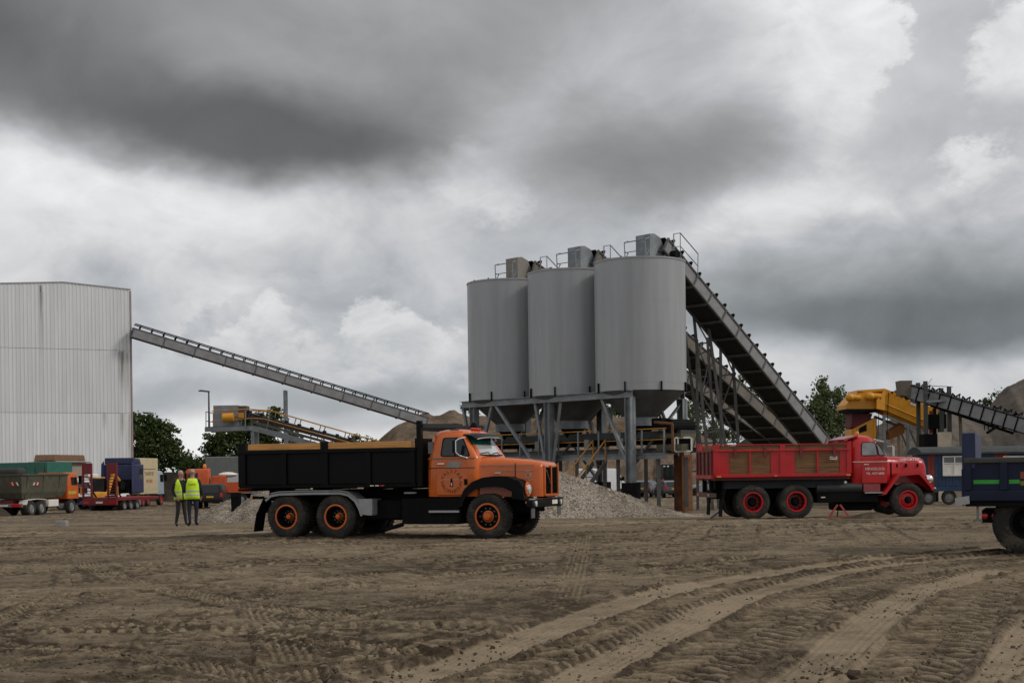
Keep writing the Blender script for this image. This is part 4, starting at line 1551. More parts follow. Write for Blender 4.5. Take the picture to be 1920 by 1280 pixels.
tree('broadleaf_tree', 1300, 176, 740, [(1290, 790, 26, 34), (1320, 800, 26, 34), (1300, 770, 18, 20), (1345, 812, 24, 26), (1280, 820, 24, 20), (1370, 790, 22, 40), (1400, 770, 22, 40), (1390, 720, 14, 22), (1430, 790, 24, 26), (1470, 805, 24, 26)],
     LEAF2, 6500, 0.21, 'pale green trees behind the conveyor trestles', 'trees', 17)
tree('birch_tree', 1550, 118, 705, [(1545, 725, 9, 18), (1535, 742, 14, 20), (1556, 748, 16, 22), (1575, 740, 10, 18), (1530, 770, 17, 24), (1552, 775, 24, 26), (1578, 772, 14, 22), (1545, 805, 34, 24), (1522, 800, 18, 20), (1585, 800, 20, 20)],
     LEAF2, 7000, 0.15, 'pale pointed birch tree left of the yellow screening machine', seed=21)
tree('broadleaf_tree', 1690, 132, 720, [(1668, 742, 12, 10), (1680, 738, 10, 8), (1700, 770, 26, 14), (1760, 778, 24, 12), (1800, 785, 20, 10)], LEAF2, 1500, 0.17, 'treetops peeping over the yellow screening machine', 'trees', 24)
tree('bare_shrub', 1872, 126, 730, [(1868, 738, 7, 5), (1850, 752, 6, 4)], LEAF3, 120, 0.12, 'tiny shrub growing on the slope of the grey sand pile', 'shrub', 27, trunk=False)

# ------------------------------------------------------------------ wheels
def wheel(root, x, y, r, w, side, rim_mat, rim_r, hub_mat=None, dual=False, lugs=44, dish=0.06, nuts=10, centre_mat=None, hub_r=0.17, agri=False, barrel=None):
    """tyre with tread blocks; rim and hub are its sub-parts. side = -1 or 1 is the outer face"""
    z = r
    s = side
    t = B()
    sh = 0.06
    ir = rim_r
    yo, yi = y, y - s * w
    prof = [(ir, yo - s * 0.02), (ir + 0.05, yo + s * 0.012), (r - sh * 1.6, yo + s * 0.018), (r - sh * 0.5, yo - s * 0.012), (r - 0.018, yo - s * 0.045),
            (r - 0.018, yi + s * 0.045), (r - sh * 0.5, yi + s * 0.012), (r - sh * 1.6, yi - s * 0.018), (ir + 0.05, yi - s * 0.012), (ir, yi + s * 0.02)]
    t.lathe(prof, (x, 0, z), 'y', 56)
    if dual:
        d = s * (w + 0.06)
        t.lathe([(a, b - d) for a, b in prof], (x, 0, z), 'y', 40)
    for k in range(lugs):
        a = 2 * math.pi * k / lugs
        for half in (0, 1):
            aa = a + (math.pi / lugs if half else 0)
            ca, sa = math.cos(aa), math.sin(aa)
            ya, yb = (yo - s * 0.02, (yo + yi) / 2 + s * 0.02) if half == 0 else ((yo + yi) / 2 - s * 0.02, yi + s * 0.02)
            c = Vector((x + ca * (r - 0.016), (ya + yb) / 2, z + sa * (r - 0.016)))
            tang = Vector((-sa, 0, ca))
            ax = Vector((0, (yb - ya) / 2, 0))
            tilt = 0.35 if agri else 0.12
            t.obox(c, tang * (math.pi * r / lugs * 0.58), ax + tang * (tilt * (yb - ya) / 2 * (1 if half else -1)), Vector((ca, 0, sa)) * (0.016 if not agri else 0.03))
    ob = t.build('wheel', RUBBER, root, smooth=True)
    rm = B()
    rm.lathe([(ir + 0.012, yo - s * 0.03), (ir + 0.012, yo + s * 0.006), (ir - 0.03, yo + s * 0.006), (ir - 0.045, yo - s * 0.04), (ir - 0.045, yo - s * 0.12), (ir + 0.012, yo - s * 0.12)], (x, 0, z), 'y', 44)
    rim = rm.build('rim', rim_mat, ob, smooth=True)
    if barrel is not None:
        B().lathe([(ir - 0.034, yo + s * 0.002), (ir - 0.049, yo - s * 0.04), (ir - 0.049, yo - s * 0.3), (ir - 0.03, yo - s * 0.3)], (x, 0, z), 'y', 40).build('rim_well', barrel, ob, smooth=True)
    dc = B()
    cd = yo - s * (0.10 + dish)
    prof = [(0.0, cd), (hub_r * 1.3, cd), (ir - 0.04, cd - s * 0.05), (ir - 0.04, cd - s * 0.08), (0.0, cd - s * 0.08)]
    dc.lathe(prof, (x, 0, z), 'y', 36)
    dc.build('wheel_disc', centre_mat or rim_mat, ob, smooth=True)
    hb = B()
    hb.lathe([(0.0, cd + s * 0.13), (hub_r * 0.55, cd + s * 0.125), (hub_r * 0.75, cd + s * 0.09), (hub_r * 0.8, cd + s * 0.02), (hub_r, cd + s * 0.015), (hub_r, cd - s * 0.02), (0.0, cd - s * 0.02)], (x, 0, z), 'y', 24)
    hb.build('hub', hub_mat or rim_mat, ob, smooth=True)
    nb = B()
    for k in range(nuts):
        a = 2 * math.pi * k / nuts
        rr = hub_r * 1.45
        p = (x + rr * math.cos(a), cd - s * 0.02, z + rr * math.sin(a))
        nb.tube(p, (p[0], cd + s * 0.035, p[2]), 0.02, 6)
    n = nb.build('wheel_nuts', GALVD if centre_mat else rim_mat, ob)
    n['kind'] = 'stuff'
    return ob


def quad_panel(root, name, pts, t, material, bevel=0.0, parent=None):
    """flat panel through four (or more) points with thickness t along its normal"""
    p = [Vector(q) for q in pts]
    n = (p[1] - p[0]).cross(p[2] - p[0]).normalized()
    k = len(p)
    v = [q - n * t / 2 for q in p] + [q + n * t / 2 for q in p]
    f = [tuple(range(k - 1, -1, -1)), tuple(range(k, 2 * k))] + [(i, (i + 1) % k, k + (i + 1) % k, k + i) for i in range(k)]
    return B().raw(v, f).build(name, material, parent or root, bevel=bevel)


def frame_poly(root, name, poly, y0, y1, wdt, material, parent=None):
    """rubber or metal surround following a closed outline in x,z"""
    b = B()
    cx = sum(p[0] for p in poly) / len(poly)
    cz = sum(p[1] for p in poly) / len(poly)
    inner = []
    for p in poly:
        d = Vector((p[0] - cx, p[1] - cz))
        L = d.length
        d = d * ((L - wdt) / L)
        inner.append((cx + d.x, cz + d.y))
    n = len(poly)
    for i in range(n):
        j = (i + 1) % n
        b.prism([poly[i], poly[j], inner[j], inner[i]], y0, y1)
    return b.build(name, material, parent or root)


def round_poly(pts, r, n=4):
    """round the corners of a polygon"""
    out = []
    P2 = [Vector(p) for p in pts]
    k = len(P2)
    for i in range(k):
        a, b, c = P2[i - 1], P2[i], P2[(i + 1) % k]
        rr = min(r, (a - b).length * 0.45, (c - b).length * 0.45)
        p0 = b + (a - b).normalized() * rr
        p1 = b + (c - b).normalized() * rr
        for q in range(n + 1):
            t = q / n
            out.append(tuple((1 - t) ** 2 * p0 + 2 * t * (1 - t) * b + t * t * p1))
    return out


def place(root, local, wx, wy, yaw):
    c, s = math.cos(yaw), math.sin(yaw)
    root.location = (wx - (local[0] * c - local[1] * s), wy - (local[0] * s + local[1] * c), 0)
    root.rotation_euler = (0, 0, yaw)


# ------------------------------------------------------------------ orange bonneted tipper
def orange_truck():
    root = empty('tipper_truck')
    tag(root, 'orange bonneted tipper lorry with long black body and orange wheels', 'truck')
    c = gpx(913, 1009)
    yaw = R(-20)
    place(root, (0, -1.15), c[0], c[1], yaw)
    g = ground_at(c[0], c[1])
    root.location.z = g + 0.0
    r = 0.545
    # chassis
    B().box(-6.4, 0.9, -0.45, 0.45, 0.62, 0.90).build('chassis', BLACKM, root, bevel=0.02)
    ax = B()
    ax.tube((0, -0.95, r), (0, 0.95, r), 0.09, 10)
    for x in (-4.0, -5.38):
        ax.tube((x, -0.95, r), (x, 0.95, r), 0.12, 10)
        ax.ball((x, 0, r), 0.26, 0.24, 0.28, 10, 7)
    ax.build('axles', BLACKM, root)
    for s in (-1, 1):
        B().strip([(-5.6, 0.62), (-5.2, 0.75), (-4.7, 0.8), (-4.2, 0.75), (-3.8, 0.62)], s * 0.62 - 0.05, s * 0.62 + 0.05, 0.1).build('leaf_spring', BLACKM, root)
        wheel(root, 0, s * 1.16, r, 0.30, s, ORANGE, 0.31, ORANGE, centre_mat=BLACKM, dish=-0.03, hub_r=0.14, barrel=BLACKM)
        for x in (-4.0, -5.38):
            wheel(root, x, s * 1.2, r, 0.29, s, ORANGE, 0.30, ORANGE, dual=True, dish=0.12, centre_mat=BLACKM, hub_r=0.10, barrel=BLACKM)
    # tank, battery box, step
    B().box(-2.25, -0.72, -1.12, -0.5, 0.36, 0.98).build('battery_box', BLACKM, root, bevel=0.03)
    B().box(-1.5, -0.72, -1.19, -1.125, 0.64, 0.69).build('step', ALU, root)
    B().box(-2.25, -0.72, 0.5, 1.12, 0.36, 0.98).build('fuel_tank', BLACKM, root, bevel=0.06)
    B().box(-3.35, -2.3, -0.95, -0.47, 0.45, 0.95).build('air_tank', BLACKM, root, bevel=0.08)
    B().tube((-2.3, -0.9, 0.35), (-2.75, -1.0, 0.22), 0.05, 8).build('exhaust_tip', BLACKM, root)
    # ---------------- cab shell, lofted by height
    rings = []
    for z, x0, x1, hw, rr in ((1.02, -1.60, -0.28, 1.02, 0.10), (1.2, -1.61, -0.28, 1.045, 0.13), (1.62, -1.61, -0.28, 1.05, 0.14), (1.92, -1.60, -0.27, 1.045, 0.16),
                              (1.99, -1.59, -0.30, 1.03, 0.17), (2.25, -1.57, -0.47, 0.985, 0.19), (2.46, -1.54, -0.62, 0.94, 0.22), (2.54, -1.52, -0.62, 0.90, 0.26), (2.605, -1.46, -0.68, 0.80, 0.28), (2.64, -1.33, -0.80, 0.62, 0.22), (2.65, -1.2, -0.9, 0.4, 0.12)):
        rings.append(rrect(x0, x1, -hw, hw, rr, z, 5))
    B().loft(rings).build('cab', ORANGE, root, smooth=True)
    # door: outline standing slightly proud of the shell on both sides
    for s in (-1, 1):
        yo = s * 1.052
        dpoly = round_poly([(-1.34, 1.06), (-0.53, 1.06), (-0.53, 1.90), (-1.34, 1.90)], 0.06)
        door = B().prism(dpoly, s * 1.035, s * 1.058).build('door', ORANGE, root, bevel=0.008)
        B().box(-1.30, -1.12, min(s * 1.06, s * 1.09), max(s * 1.06, s * 1.09), 1.80, 1.825).build('handle', CHROME, door)
        B().box(-0.62, -0.54, min(s * 1.06, s * 1.075), max(s * 1.06, s * 1.075), 1.30, 1.44).build('hinge', BLACKM, door)
        # side window on the leaning upper cab
        wp = round_poly([(-1.24, 1.985), (-0.46, 1.985), (-0.68, 2.44), (-1.20, 2.44)], 0.07)

        def lean(z):
            return s * (1.045 - (z - 1.98) * 0.215)
        b = B()
        n = len(wp)
        vs = [(x, lean(z) - s * 0.02, z) for x, z in wp] + [(x, lean(z) + s * 0.006, z) for x, z in wp]
        fs = [tuple(range(n)), tuple(range(2 * n - 1, n - 1, -1))] + [(i, n + i, n + (i + 1) % n, (i + 1) % n) for i in range(n)]
        win = b.raw(vs, fs).build('side_window', GLASS, root)
        b = B()
        cxw = sum(p[0] for p in wp) / n
        czw = sum(p[1] for p in wp) / n
        for i in range(n):
            j = (i + 1) % n
            q = []
            for (x, z), k in ((wp[i], 1.0), (wp[j], 1.0), (wp[j], 0.93), (wp[i], 0.93)):
                xx, zz = cxw + (x - cxw) * k, czw + (z - czw) * k
                q.append((xx, zz))
            v8 = [(x, lean(z) + s * 0.005, z) for x, z in q] + [(x, lean(z) + s * 0.016, z) for x, z in q]
            b.raw(v8, [(0, 1, 2, 3), (4, 7, 6, 5), (0, 4, 5, 1), (1, 5, 6, 2), (2, 6, 7, 3), (3, 7, 4, 0)])
        b.build('window_seal', BLACKM, win)
        B().beam((-0.86, lean(2.0) + s * 0.012, 2.0), (-0.86, lean(2.43) + s * 0.012, 2.43), 0.025, 0.012).build('window_divider', BLACKM, win)
        B().box(-1.58, -1.45, min(s * 0.93, s * 1.0), max(s * 0.93, s * 1.0), 2.06, 2.34).build('rear_quarter_window', SIDEG, root)
    # trim lines on the door side
    for z, t in ((1.925, 0.022), (1.70, 0.014)):
        for s in (-1, 1):
            ya, yb = sorted((s * 1.058, s * 1.064))
            B().box(-1.56, -0.34, ya, yb, z, z + t).build('trim_strip', mat('grey_line', (0.20, 0.16, 0.11), 0.5) if z > 1.8 else BLACKP, root)
    quad_panel(root, 'door_sticker', [(-1.10, -1.0605, 1.715), (-0.72, -1.0605, 1.715), (-0.68, -1.0605, 1.86), (-1.02, -1.0605, 1.86)], 0.004, mat('grey_sticker', (0.27, 0.25, 0.23), 0.5))
    # round lettering on the door: name on top, trade below, emblem in the middle
    cx, cz, rad = -0.95, 1.38, 0.245

    def arc(s, a0, a1, size, flip):
        b = B()
        for i, ch in enumerate(s):
            a = R(a0 + (a1 - a0) * i / (len(s) - 1))
            vs, fs = glyph_mesh(ch, size, 0.003)
            rot = (a - math.pi / 2) if not flip else (a + math.pi / 2)
            co, si = math.cos(rot), math.sin(rot)
            out = []
            for v in vs:
                X = v.x * co - v.y * si + rad * math.cos(a)
                Z = v.x * si + v.y * co + rad * math.sin(a)
                out.append((cx + X, -1.062 + (0.003 - v.z) * 0.2, cz + Z))
            b.raw(out, fs)
        return b.build('lettering', mat('brown_lettering', (0.055, 0.022, 0.006), 0.6), root)
    arc('VALSTAR', 158, 22, 0.12, False)
    arc('WAGENBOUW', 190, 350, 0.12, True)
    e = B()
    e.prism([(cx - 0.045, cz - 0.12), (cx + 0.045, cz - 0.12), (cx + 0.012, cz + 0.08), (cx - 0.012, cz + 0.08)], -1.066, -1.061)
    e.build('emblem_mast', BLACKP, root)
    e = B()
    e.box(cx - 0.18, cx - 0.03, -1.066, -1.061, cz + 0.03, cz + 0.065)
    e.box(cx + 0.03, cx + 0.18, -1.066, -1.061, cz + 0.03, cz + 0.065)
    e.build('emblem_wings', mat('tan_lettering', (0.42, 0.25, 0.12), 0.6), root)
    B().box(cx - 0.014, cx + 0.014, -1.070, -1.0665, cz - 0.10, cz - 0.03).build('emblem_light', PALE, root)
    # ---------------- bonnet
    rings = []
    for x, hw, zt, zb, rr in ((-0.34, 0.92, 1.97, 1.0, 0.22), (0.0, 0.80, 1.945, 1.0, 0.20), (0.5, 0.70, 1.91, 1.0, 0.18), (0.95, 0.63, 1.855, 1.0, 0.16), (1.12, 0.61, 1.825, 1.0, 0.15), (1.18, 0.58, 1.79, 1.0, 0.14), (1.20, 0.54, 1.74, 1.0, 0.13)):
        ring = []
        n = 5
        for cy, a0 in ((hw - rr, 0), (-hw + rr, 90)):
            for i in range(n + 1):
                a = R(a0 + 90 * i / n)
                ring.append((x, cy + rr * math.cos(a), zt - rr + rr * math.sin(a)))
        ring += [(x, -hw, zb), (x, hw, zb)]
        rings.append(ring)
    B().loft(rings).build('bonnet', ORANGE, root, smooth=True)
    B().box(0.545, 0.56, -0.705, -0.690, 1.42, 1.80).build('bonnet_gap', BLACKP, root)
    for z, a, b_ in ((1.755, -0.25, 1.0), (1.62, 0.1, 1.0)):
        vs = []
        st = B()
        for x0, x1 in ((a, (a + b_) / 2), ((a + b_) / 2, b_)):
            def hwx(x):
                return np.interp(x, [-0.34, 0, 0.5, 0.95, 1.12], [0.92, 0.80, 0.70, 0.63, 0.61])
            st.beam((x0, -hwx(x0) - 0.002, z), (x1, -hwx(x1) - 0.002, z), 0.012, 0.014)
        st.build('trim_strip', mat('pinstripe', (0.30, 0.27, 0.24), 0.5), root)
    B().box(0.06, 0.20, -0.805, -0.775, 1.56, 1.585).build('badge', PALE, root)
    gb = B()
    hw1 = 0.655
    gb.box(0.80, 0.90, -hw1 - 0.008, -hw1 + 0.02, 1.60, 1.63)
    gb.lathe([(0.05, -hw1 - 0.01), (0.075, -hw1 - 0.01), (0.075, -hw1 + 0.02), (0.05, -hw1 + 0.02)], (0.86, 0, 1.50), 'y', 14)
    gb.path([(0.84, -hw1 - 0.004, 1.43), (0.90, -hw1 + 0.005, 1.38), (0.96, -hw1 + 0.02, 1.41)], 0.01, 5)
    gb.build('badge', mat('faded_badge', (0.5, 0.33, 0.24), 0.5), root)
    # grille: two dark slotted halves with orange bars
    B().box(1.185, 1.215, -0.47, 0.47, 1.06, 1.70).build('grille', BLACKP, root)
    for y in (-0.50, -0.015, 0.50):
        B().box(1.19, 1.245, y - 0.03, y + 0.03, 1.02, 1.74).build('grille_bar', ORANGE, root, bevel=0.008)
    B().box(1.19, 1.243, -0.46, 0.46, 1.0, 1.055).build('grille_bar', ORANGE, root, bevel=0.008)
    B().beam((1.235, -0.40, 1.62), (1.235, -0.07, 1.25), 0.02, 0.03).build('grille_stripe', CHROME, root)
    for k in range(6):
        for s in (-1, 1):
            y = s * (0.08 + k * 0.066)
            B().box(1.216, 1.228, y - 0.008, y + 0.008, 1.07, 1.69).build('grille_slat', BLACKM, root)
    # ---------------- wings
    for s in (-1, 1):
        arcp = [(-0.74, 0.78), (-0.70, 0.98), (-0.58, 1.20), (-0.38, 1.37), (-0.1, 1.47), (0.2, 1.50), (0.52, 1.485), (0.74, 1.40), (0.86, 1.26), (0.92, 1.05), (0.93, 0.93)]
        inner = [(0.84, 0.93), (0.80, 1.02), (0.62, 1.16), (0.42, 1.22), (0.15, 1.24), (-0.15, 1.22), (-0.40, 1.10), (-0.56, 0.92), (-0.64, 0.78)]
        ya, yb = sorted((s * 0.60, s * 1.17))
        b = B()
        b.strip(arcp[::-1], ya, yb, 0.03)
        b.build('wing', BLACKP, root, smooth=True)
        b = B()
        ya, yb = sorted((s * 1.135, s * 1.168))
        top = arcp
        bot = [(-0.64, 0.78), (-0.60, 0.94), (-0.48, 1.09), (-0.30, 1.19), (-0.08, 1.24), (0.18, 1.25), (0.42, 1.22), (0.60, 1.14), (0.72, 1.04), (0.80, 0.96), (0.82, 0.93)]
        for i in range(len(top) - 1):
            b.prism([top[i], top[i + 1], bot[i + 1], bot[i]], ya, yb)
        b.build('wing_side', BLACKP, root)
        # lamp pod on the front of the wing
        B().prism(round_poly([(0.60, 0.93), (0.90, 0.93), (0.90, 1.26), (0.78, 1.41), (0.60, 1.44)], 0.05), s * 0.67, s * 1.13).build('lamp_pod', BLACKP, root, bevel=0.03)
        B().lathe([(0, 0.90), (0.17, 0.905), (0.185, 0.93), (0.17, 0.955), (0, 0.955)], (0, s * 0.88, 1.18), 'x', 24).build('lamp_ring', ORANGE, root, smooth=True)
        B().lathe([(0, 0.94), (0.125, 0.945), (0.11, 0.985), (0.06, 1.005), (0, 1.01)], (0, s * 0.88, 1.18), 'x', 20).build('headlight', LAMPG, root, smooth=True)
        ya, yb = sorted((s * 1.06, s * 1.16))
        B().box(0.96, 1.02, ya, yb, 0.84, 0.90).build('indicator', AMBER, root, bevel=0.01)
        B().strip([(-0.74, 0.78), (-0.76, 0.55), (-0.78, 0.40)], *sorted((s * 0.7, s * 1.16)), 0.02).build('mud_flap', BLACKM, root)
    B().box(0.98, 1.14, -1.18, 1.18, 0.74, 0.93).build('bumper', BLACKP, root, bevel=0.03)
    B().box(1.0, 1.16, -1.0, 1.19, 0.935, 0.955).build('bumper_trim', CHROME, root)
    B().box(1.142, 1.152, 0.28, 0.68, 0.80, 0.90).build('number_plate', PALE, root)
    for s in (-1, 1):
        B().lathe([(0, 1.14), (0.07, 1.14), (0.07, 1.17), (0, 1.18)], (0, s * 0.95, 0.84), 'x', 14).build('fog_lamp', LAMPG, root, smooth=True)
        B().box(1.08, 1.1, s * 1.0 - 0.12, s * 1.0 + 0.12, 0.50, 0.74).build('bumper_flap', mat('grey_flap', (0.10, 0.10, 0.11), 0.8), root)
    # ---------------- windscreen, visor, roof details
    def scr(y, z):
        bow = 0.06 * (1 - (y / 0.85) ** 2)
        x = np.interp(z, [1.98, 2.25, 2.46], [-0.285, -0.455, -0.605])
        return (float(x) + bow - 0.035, y, z)
    for nm, z0, z1, mt, off in (('windscreen', 2.01, 2.46, SCREEN, 0.0), ('tinted_strip', 2.27, 2.455, TEAL, 0.012)):
        b = B()
        ny = 12
        rows = []
        for z in np.linspace(z0, z1, 4):
            hw = np.interp(z, [1.98, 2.46], [0.90, 0.80])
            if nm == 'tinted_strip':
                hw -= 0.03
            rows.append([Vector(scr(y, float(z))) + Vector((off, 0, off * 0.3)) for y in np.linspace(-hw, hw, ny)])
        v = [p for rw in rows for p in rw]
        k = len(v)
        v += [p - Vector((0.012, 0, 0)) for p in v]
        f = [(i * ny + j, i * ny + j + 1, (i + 1) * ny + j + 1, (i + 1) * ny + j) for i in range(3) for j in range(ny - 1)]
        f += [tuple(k + q for q in reversed(t)) for t in f]
        edge = [j for j in range(ny)] + [i * ny + ny - 1 for i in range(1, 4)] + [3 * ny + j for j in range(ny - 2, -1, -1)] + [i * ny for i in range(2, 0, -1)]
        f += [(edge[i], edge[(i + 1) % len(edge)], k + edge[(i + 1) % len(edge)], k + edge[i]) for i in range(len(edge))]
        w = b.raw(v, f).build(nm, mt, root, smooth=True)
        if nm == 'windscreen':
            fr = B()
            pts = [rows[0][j] for j in range(ny)] + [rows[i][ny - 1] for i in range(1, 4)] + [rows[3][j] for j in range(ny - 2, -1, -1)] + [rows[i][0] for i in range(2, -1, -1)]
            fr.path([p + Vector((0.004, 0, 0)) for p in pts], 0.018, 6)
            fr.build('screen_seal', BLACKM, w)
    b = B()
    ny = 14
    for (x0, z0), (x1, z1) in (((-0.66, 2.56), (-0.46, 2.53)), ((-0.46, 2.53), (-0.31, 2.44))):
        for j in range(ny):
            y0, y1 = -0.88 + 1.76 * j / ny, -0.88 + 1.76 * (j + 1) / ny
            def bx(y, x, z):
                return Vector((x + 0.12 * (1 - (y / 0.9) ** 2) - 0.05, y, z - 0.05 * (y / 0.9) ** 4))
            q = [bx(y0, x0, z0), bx(y1, x0, z0), bx(y1, x1, z1), bx(y0, x1, z1)]
            b.raw(q + [p - Vector((0, 0, 0.012)) for p in q], [(0, 1, 2, 3), (7, 6, 5, 4), (0, 4, 5, 1), (1, 5, 6, 2), (2, 6, 7, 3), (3, 7, 4, 0)])
    b.build('sun_visor', BLACKP, root, smooth=True)
    b = B()
    pts = [Vector((-0.30 + 0.12 * (1 - (y / 0.9) ** 2) - 0.05, y, 2.435 - 0.05 * (y / 0.9) ** 4)) for y in np.linspace(-0.88, 0.88, 15)]
    b.path(pts, 0.013, 6).build('visor_edge', CHROME, root)
    for y0 in (-0.45, 0.25):
        B().path([scr(y0 + 0.32, 2.03), Vector(scr(y0 + 0.2, 2.08)) + Vector((0.02, 0, 0)), Vector(scr(y0 - 0.25, 2.05)) + Vector((0.02, 0, 0))], 0.009, 5).build('wiper', BLACKM, root)
    for k in range(5):
        B().ball((-0.72, -0.24 + k * 0.12, 2.655), 0.05, 0.035, 0.035, 8, 6).build('marker_lamp', REDL, root, smooth=True)
    B().box(-1.1, -0.9, -0.75, -0.65, 2.60, 2.63).build('roof_vent', BLACKM, root)
    B().ball((-0.95, 0.45, 2.72), 0.09, 0.09, 0.13, 10, 7).build('roof_beacon', BLACKM, root, smooth=True)
    for s in (-1, 1):
        b = B()
        y0, y1 = s * 1.0, s * 1.26
        b.path([(-0.60, y0, 2.44), (-0.66, y1, 2.40), (-0.74, y1 + s * 0.03, 2.34), (-0.74, y1 + s * 0.03, 2.08), (-0.66, y1, 2.0), (-0.52, y0 + s * 0.03, 1.93)], 0.016, 7)
        b.build('mirror_arm', CHROME, root)
        B().box(-0.79, -0.75, *sorted((s * 1.20, s * 1.38)), 2.06, 2.36).build('mirror', BLACKM, root, bevel=0.012)
    # ---------------- tipper body
    z0, z1 = 1.36, 2.14
    x0, x1 = -6.72, -1.80
    for s in (-1, 1):
        ya, yb = sorted((s * 1.16, s * 1.21))
        B().box(x0 + 0.08, x1, ya, yb, z0, z1).build('body_side', BLACKP, root)
        yr = sorted((s * 1.212, s * 1.262))
        for x in (x0 + 0.12, x0 + 1.32, x0 + 2.45, x0 + 3.65, x1 - 0.1):
            wd = 0.07 if abs(x - (x0 + 2.45)) > 0.01 and x not in (x0 + 0.12,) else 0.10
            B().box(x - wd, x + wd, *yr, z0 - 0.02, z1 + (0.02 if wd < 0.1 else 0.26)).build('body_post', BLACKP, root, bevel=0.008)
        B().box(x0 + 0.04, x1, *sorted((s * 1.212, s * 1.275)), z1 - 0.02, z1 + 0.08).build('top_rail', BLACKP, root, bevel=0.012)
        B().box(x0 + 0.04, x1, *sorted((s * 1.212, s * 1.272)), z0 - 0.10, z0 - 0.022).build('bottom_rail', BLACKM, root, bevel=0.012)
        xm = x0 + 2.45
        for a, bq in ((x0 + 0.28, xm - 0.105), (xm + 0.105, x1 - 0.12)):
            B().box(a, bq, *sorted((s * 1.17, s * 1.215)), z1 + 0.082, z1 + 0.235).build('timber_plank', WOOD, root, bevel=0.004)
    B().box(x0, x0 + 0.07, -1.2, 1.2, z0, z1 + 0.12).build('tailgate', BLACKP, root, bevel=0.01)
    for y in (-1.1, -0.4, 0.4, 1.1):
        B().box(x0 - 0.05, x0 - 0.002, y - 0.05, y + 0.05, z0 - 0.05, z1 + 0.16).build('tailgate_rib', BLACKP, root)
    B().box(x0 - 0.06, x0 + 0.3, -1.15, 1.15, z0 - 0.17, z0 - 0.11).build('rear_sill', BLACKM, root)
    B().box(x1 - 0.06, x1, -1.15, 1.15, z0, z1 + 0.30).build('headboard', BLACKP, root)
    for s in (-1, 1):
        B().box(x1 + 0.01, x1 + 0.13, *sorted((s * 1.08, s * 1.22)), z0 - 0.1, 2.86).build('headboard_post', BLACKP, root, bevel=0.01)
        B().beam((x1 + 0.1, s * 1.05, 2.74), (-0.78, s * 0.72, 2.72), 0.06, 0.10).build('cab_guard_bar', mat('guard_grey', (0.05, 0.05, 0.055), 0.6), root)
    B().box(x1 + 0.02, x1 + 0.1, -1.07, 1.07, 2.62, 2.74).build('headboard_bar', BLACKP, root)
    B().box(x0 + 0.08, x1 - 0.07, -1.155, 1.155, z0 - 0.05, z0 + 0.02).build('body_floor', BLACKM, root)
    for x in (-2.4, -3.2, -4.6, -6.0):
        B().box(x - 0.05, x + 0.05, -1.15, 1.15, z0 - 0.15, z0 - 0.055).build('cross_member', BLACKM, root)
    B().box(-6.3, -1.9, -0.42, 0.42, 0.92, z0 - 0.16).build('subframe', BLACKM, root)
    # tandem mudguards and flaps
    for s in (-1, 1):
        ya, yb = sorted((s * 0.72, s * 1.24))
        line = [(-6.10, 0.62), (-6.06, 0.82), (-5.96, 1.02), (-5.80, 1.14), (-5.55, 1.185), (-4.7, 1.20), (-3.85, 1.20), (-3.62, 1.15), (-3.42, 1.0), (-3.30, 0.80), (-3.24, 0.62), (-3.0, 0.60)]
        B().strip(line[3:][::-1], ya, yb, 0.025).build('mudguard', MUDG, root, smooth=True)
        lip = B()
        lip.strip([(x, z - 0.045) for x, z in line[2:-1]][::-1], *sorted((s * 1.225, s * 1.245)), 0.06)
        lip.build('mudguard_lip', MUDG, root, smooth=True)
        B().prism([(-3.24, 0.62), (-2.98, 0.60), (-2.98, 0.98), (-3.38, 0.98)], ya, yb - 0.02 if s > 0 else yb).build('mudguard_box', MUDG, root)
        B().strip([(-6.30, 0.17), (-6.22, 0.60), (-6.0, 1.02)], *sorted((s * 0.75, s * 1.2)), 0.02).build('mud_flap', BLACKM, root)
        B().box(-6.36, -6.12, *sorted((s * 0.98, s * 1.16)), 0.99, 1.06).build('lamp_bracket', BLACKM, root)
        B().box(-6.40, -6.362, *sorted((s * 0.98, s * 1.16)), 0.985, 1.07).build('tail_lamp', AMBER, root)
    for k, x in enumerate((-2.96, -2.82, -2.68)):
        B().box(x - 0.05, x + 0.05, -1.285, -1.276, 1.12 + 0.17, 1.145 + 0.17).build('side_marker', REDL if k == 2 else PALE, root)
    B().box(-2.15, -1.85, -1.18, -1.10, 1.10, 1.14).build('pipe_fitting', GALV, root)
    return root


orange_truck()


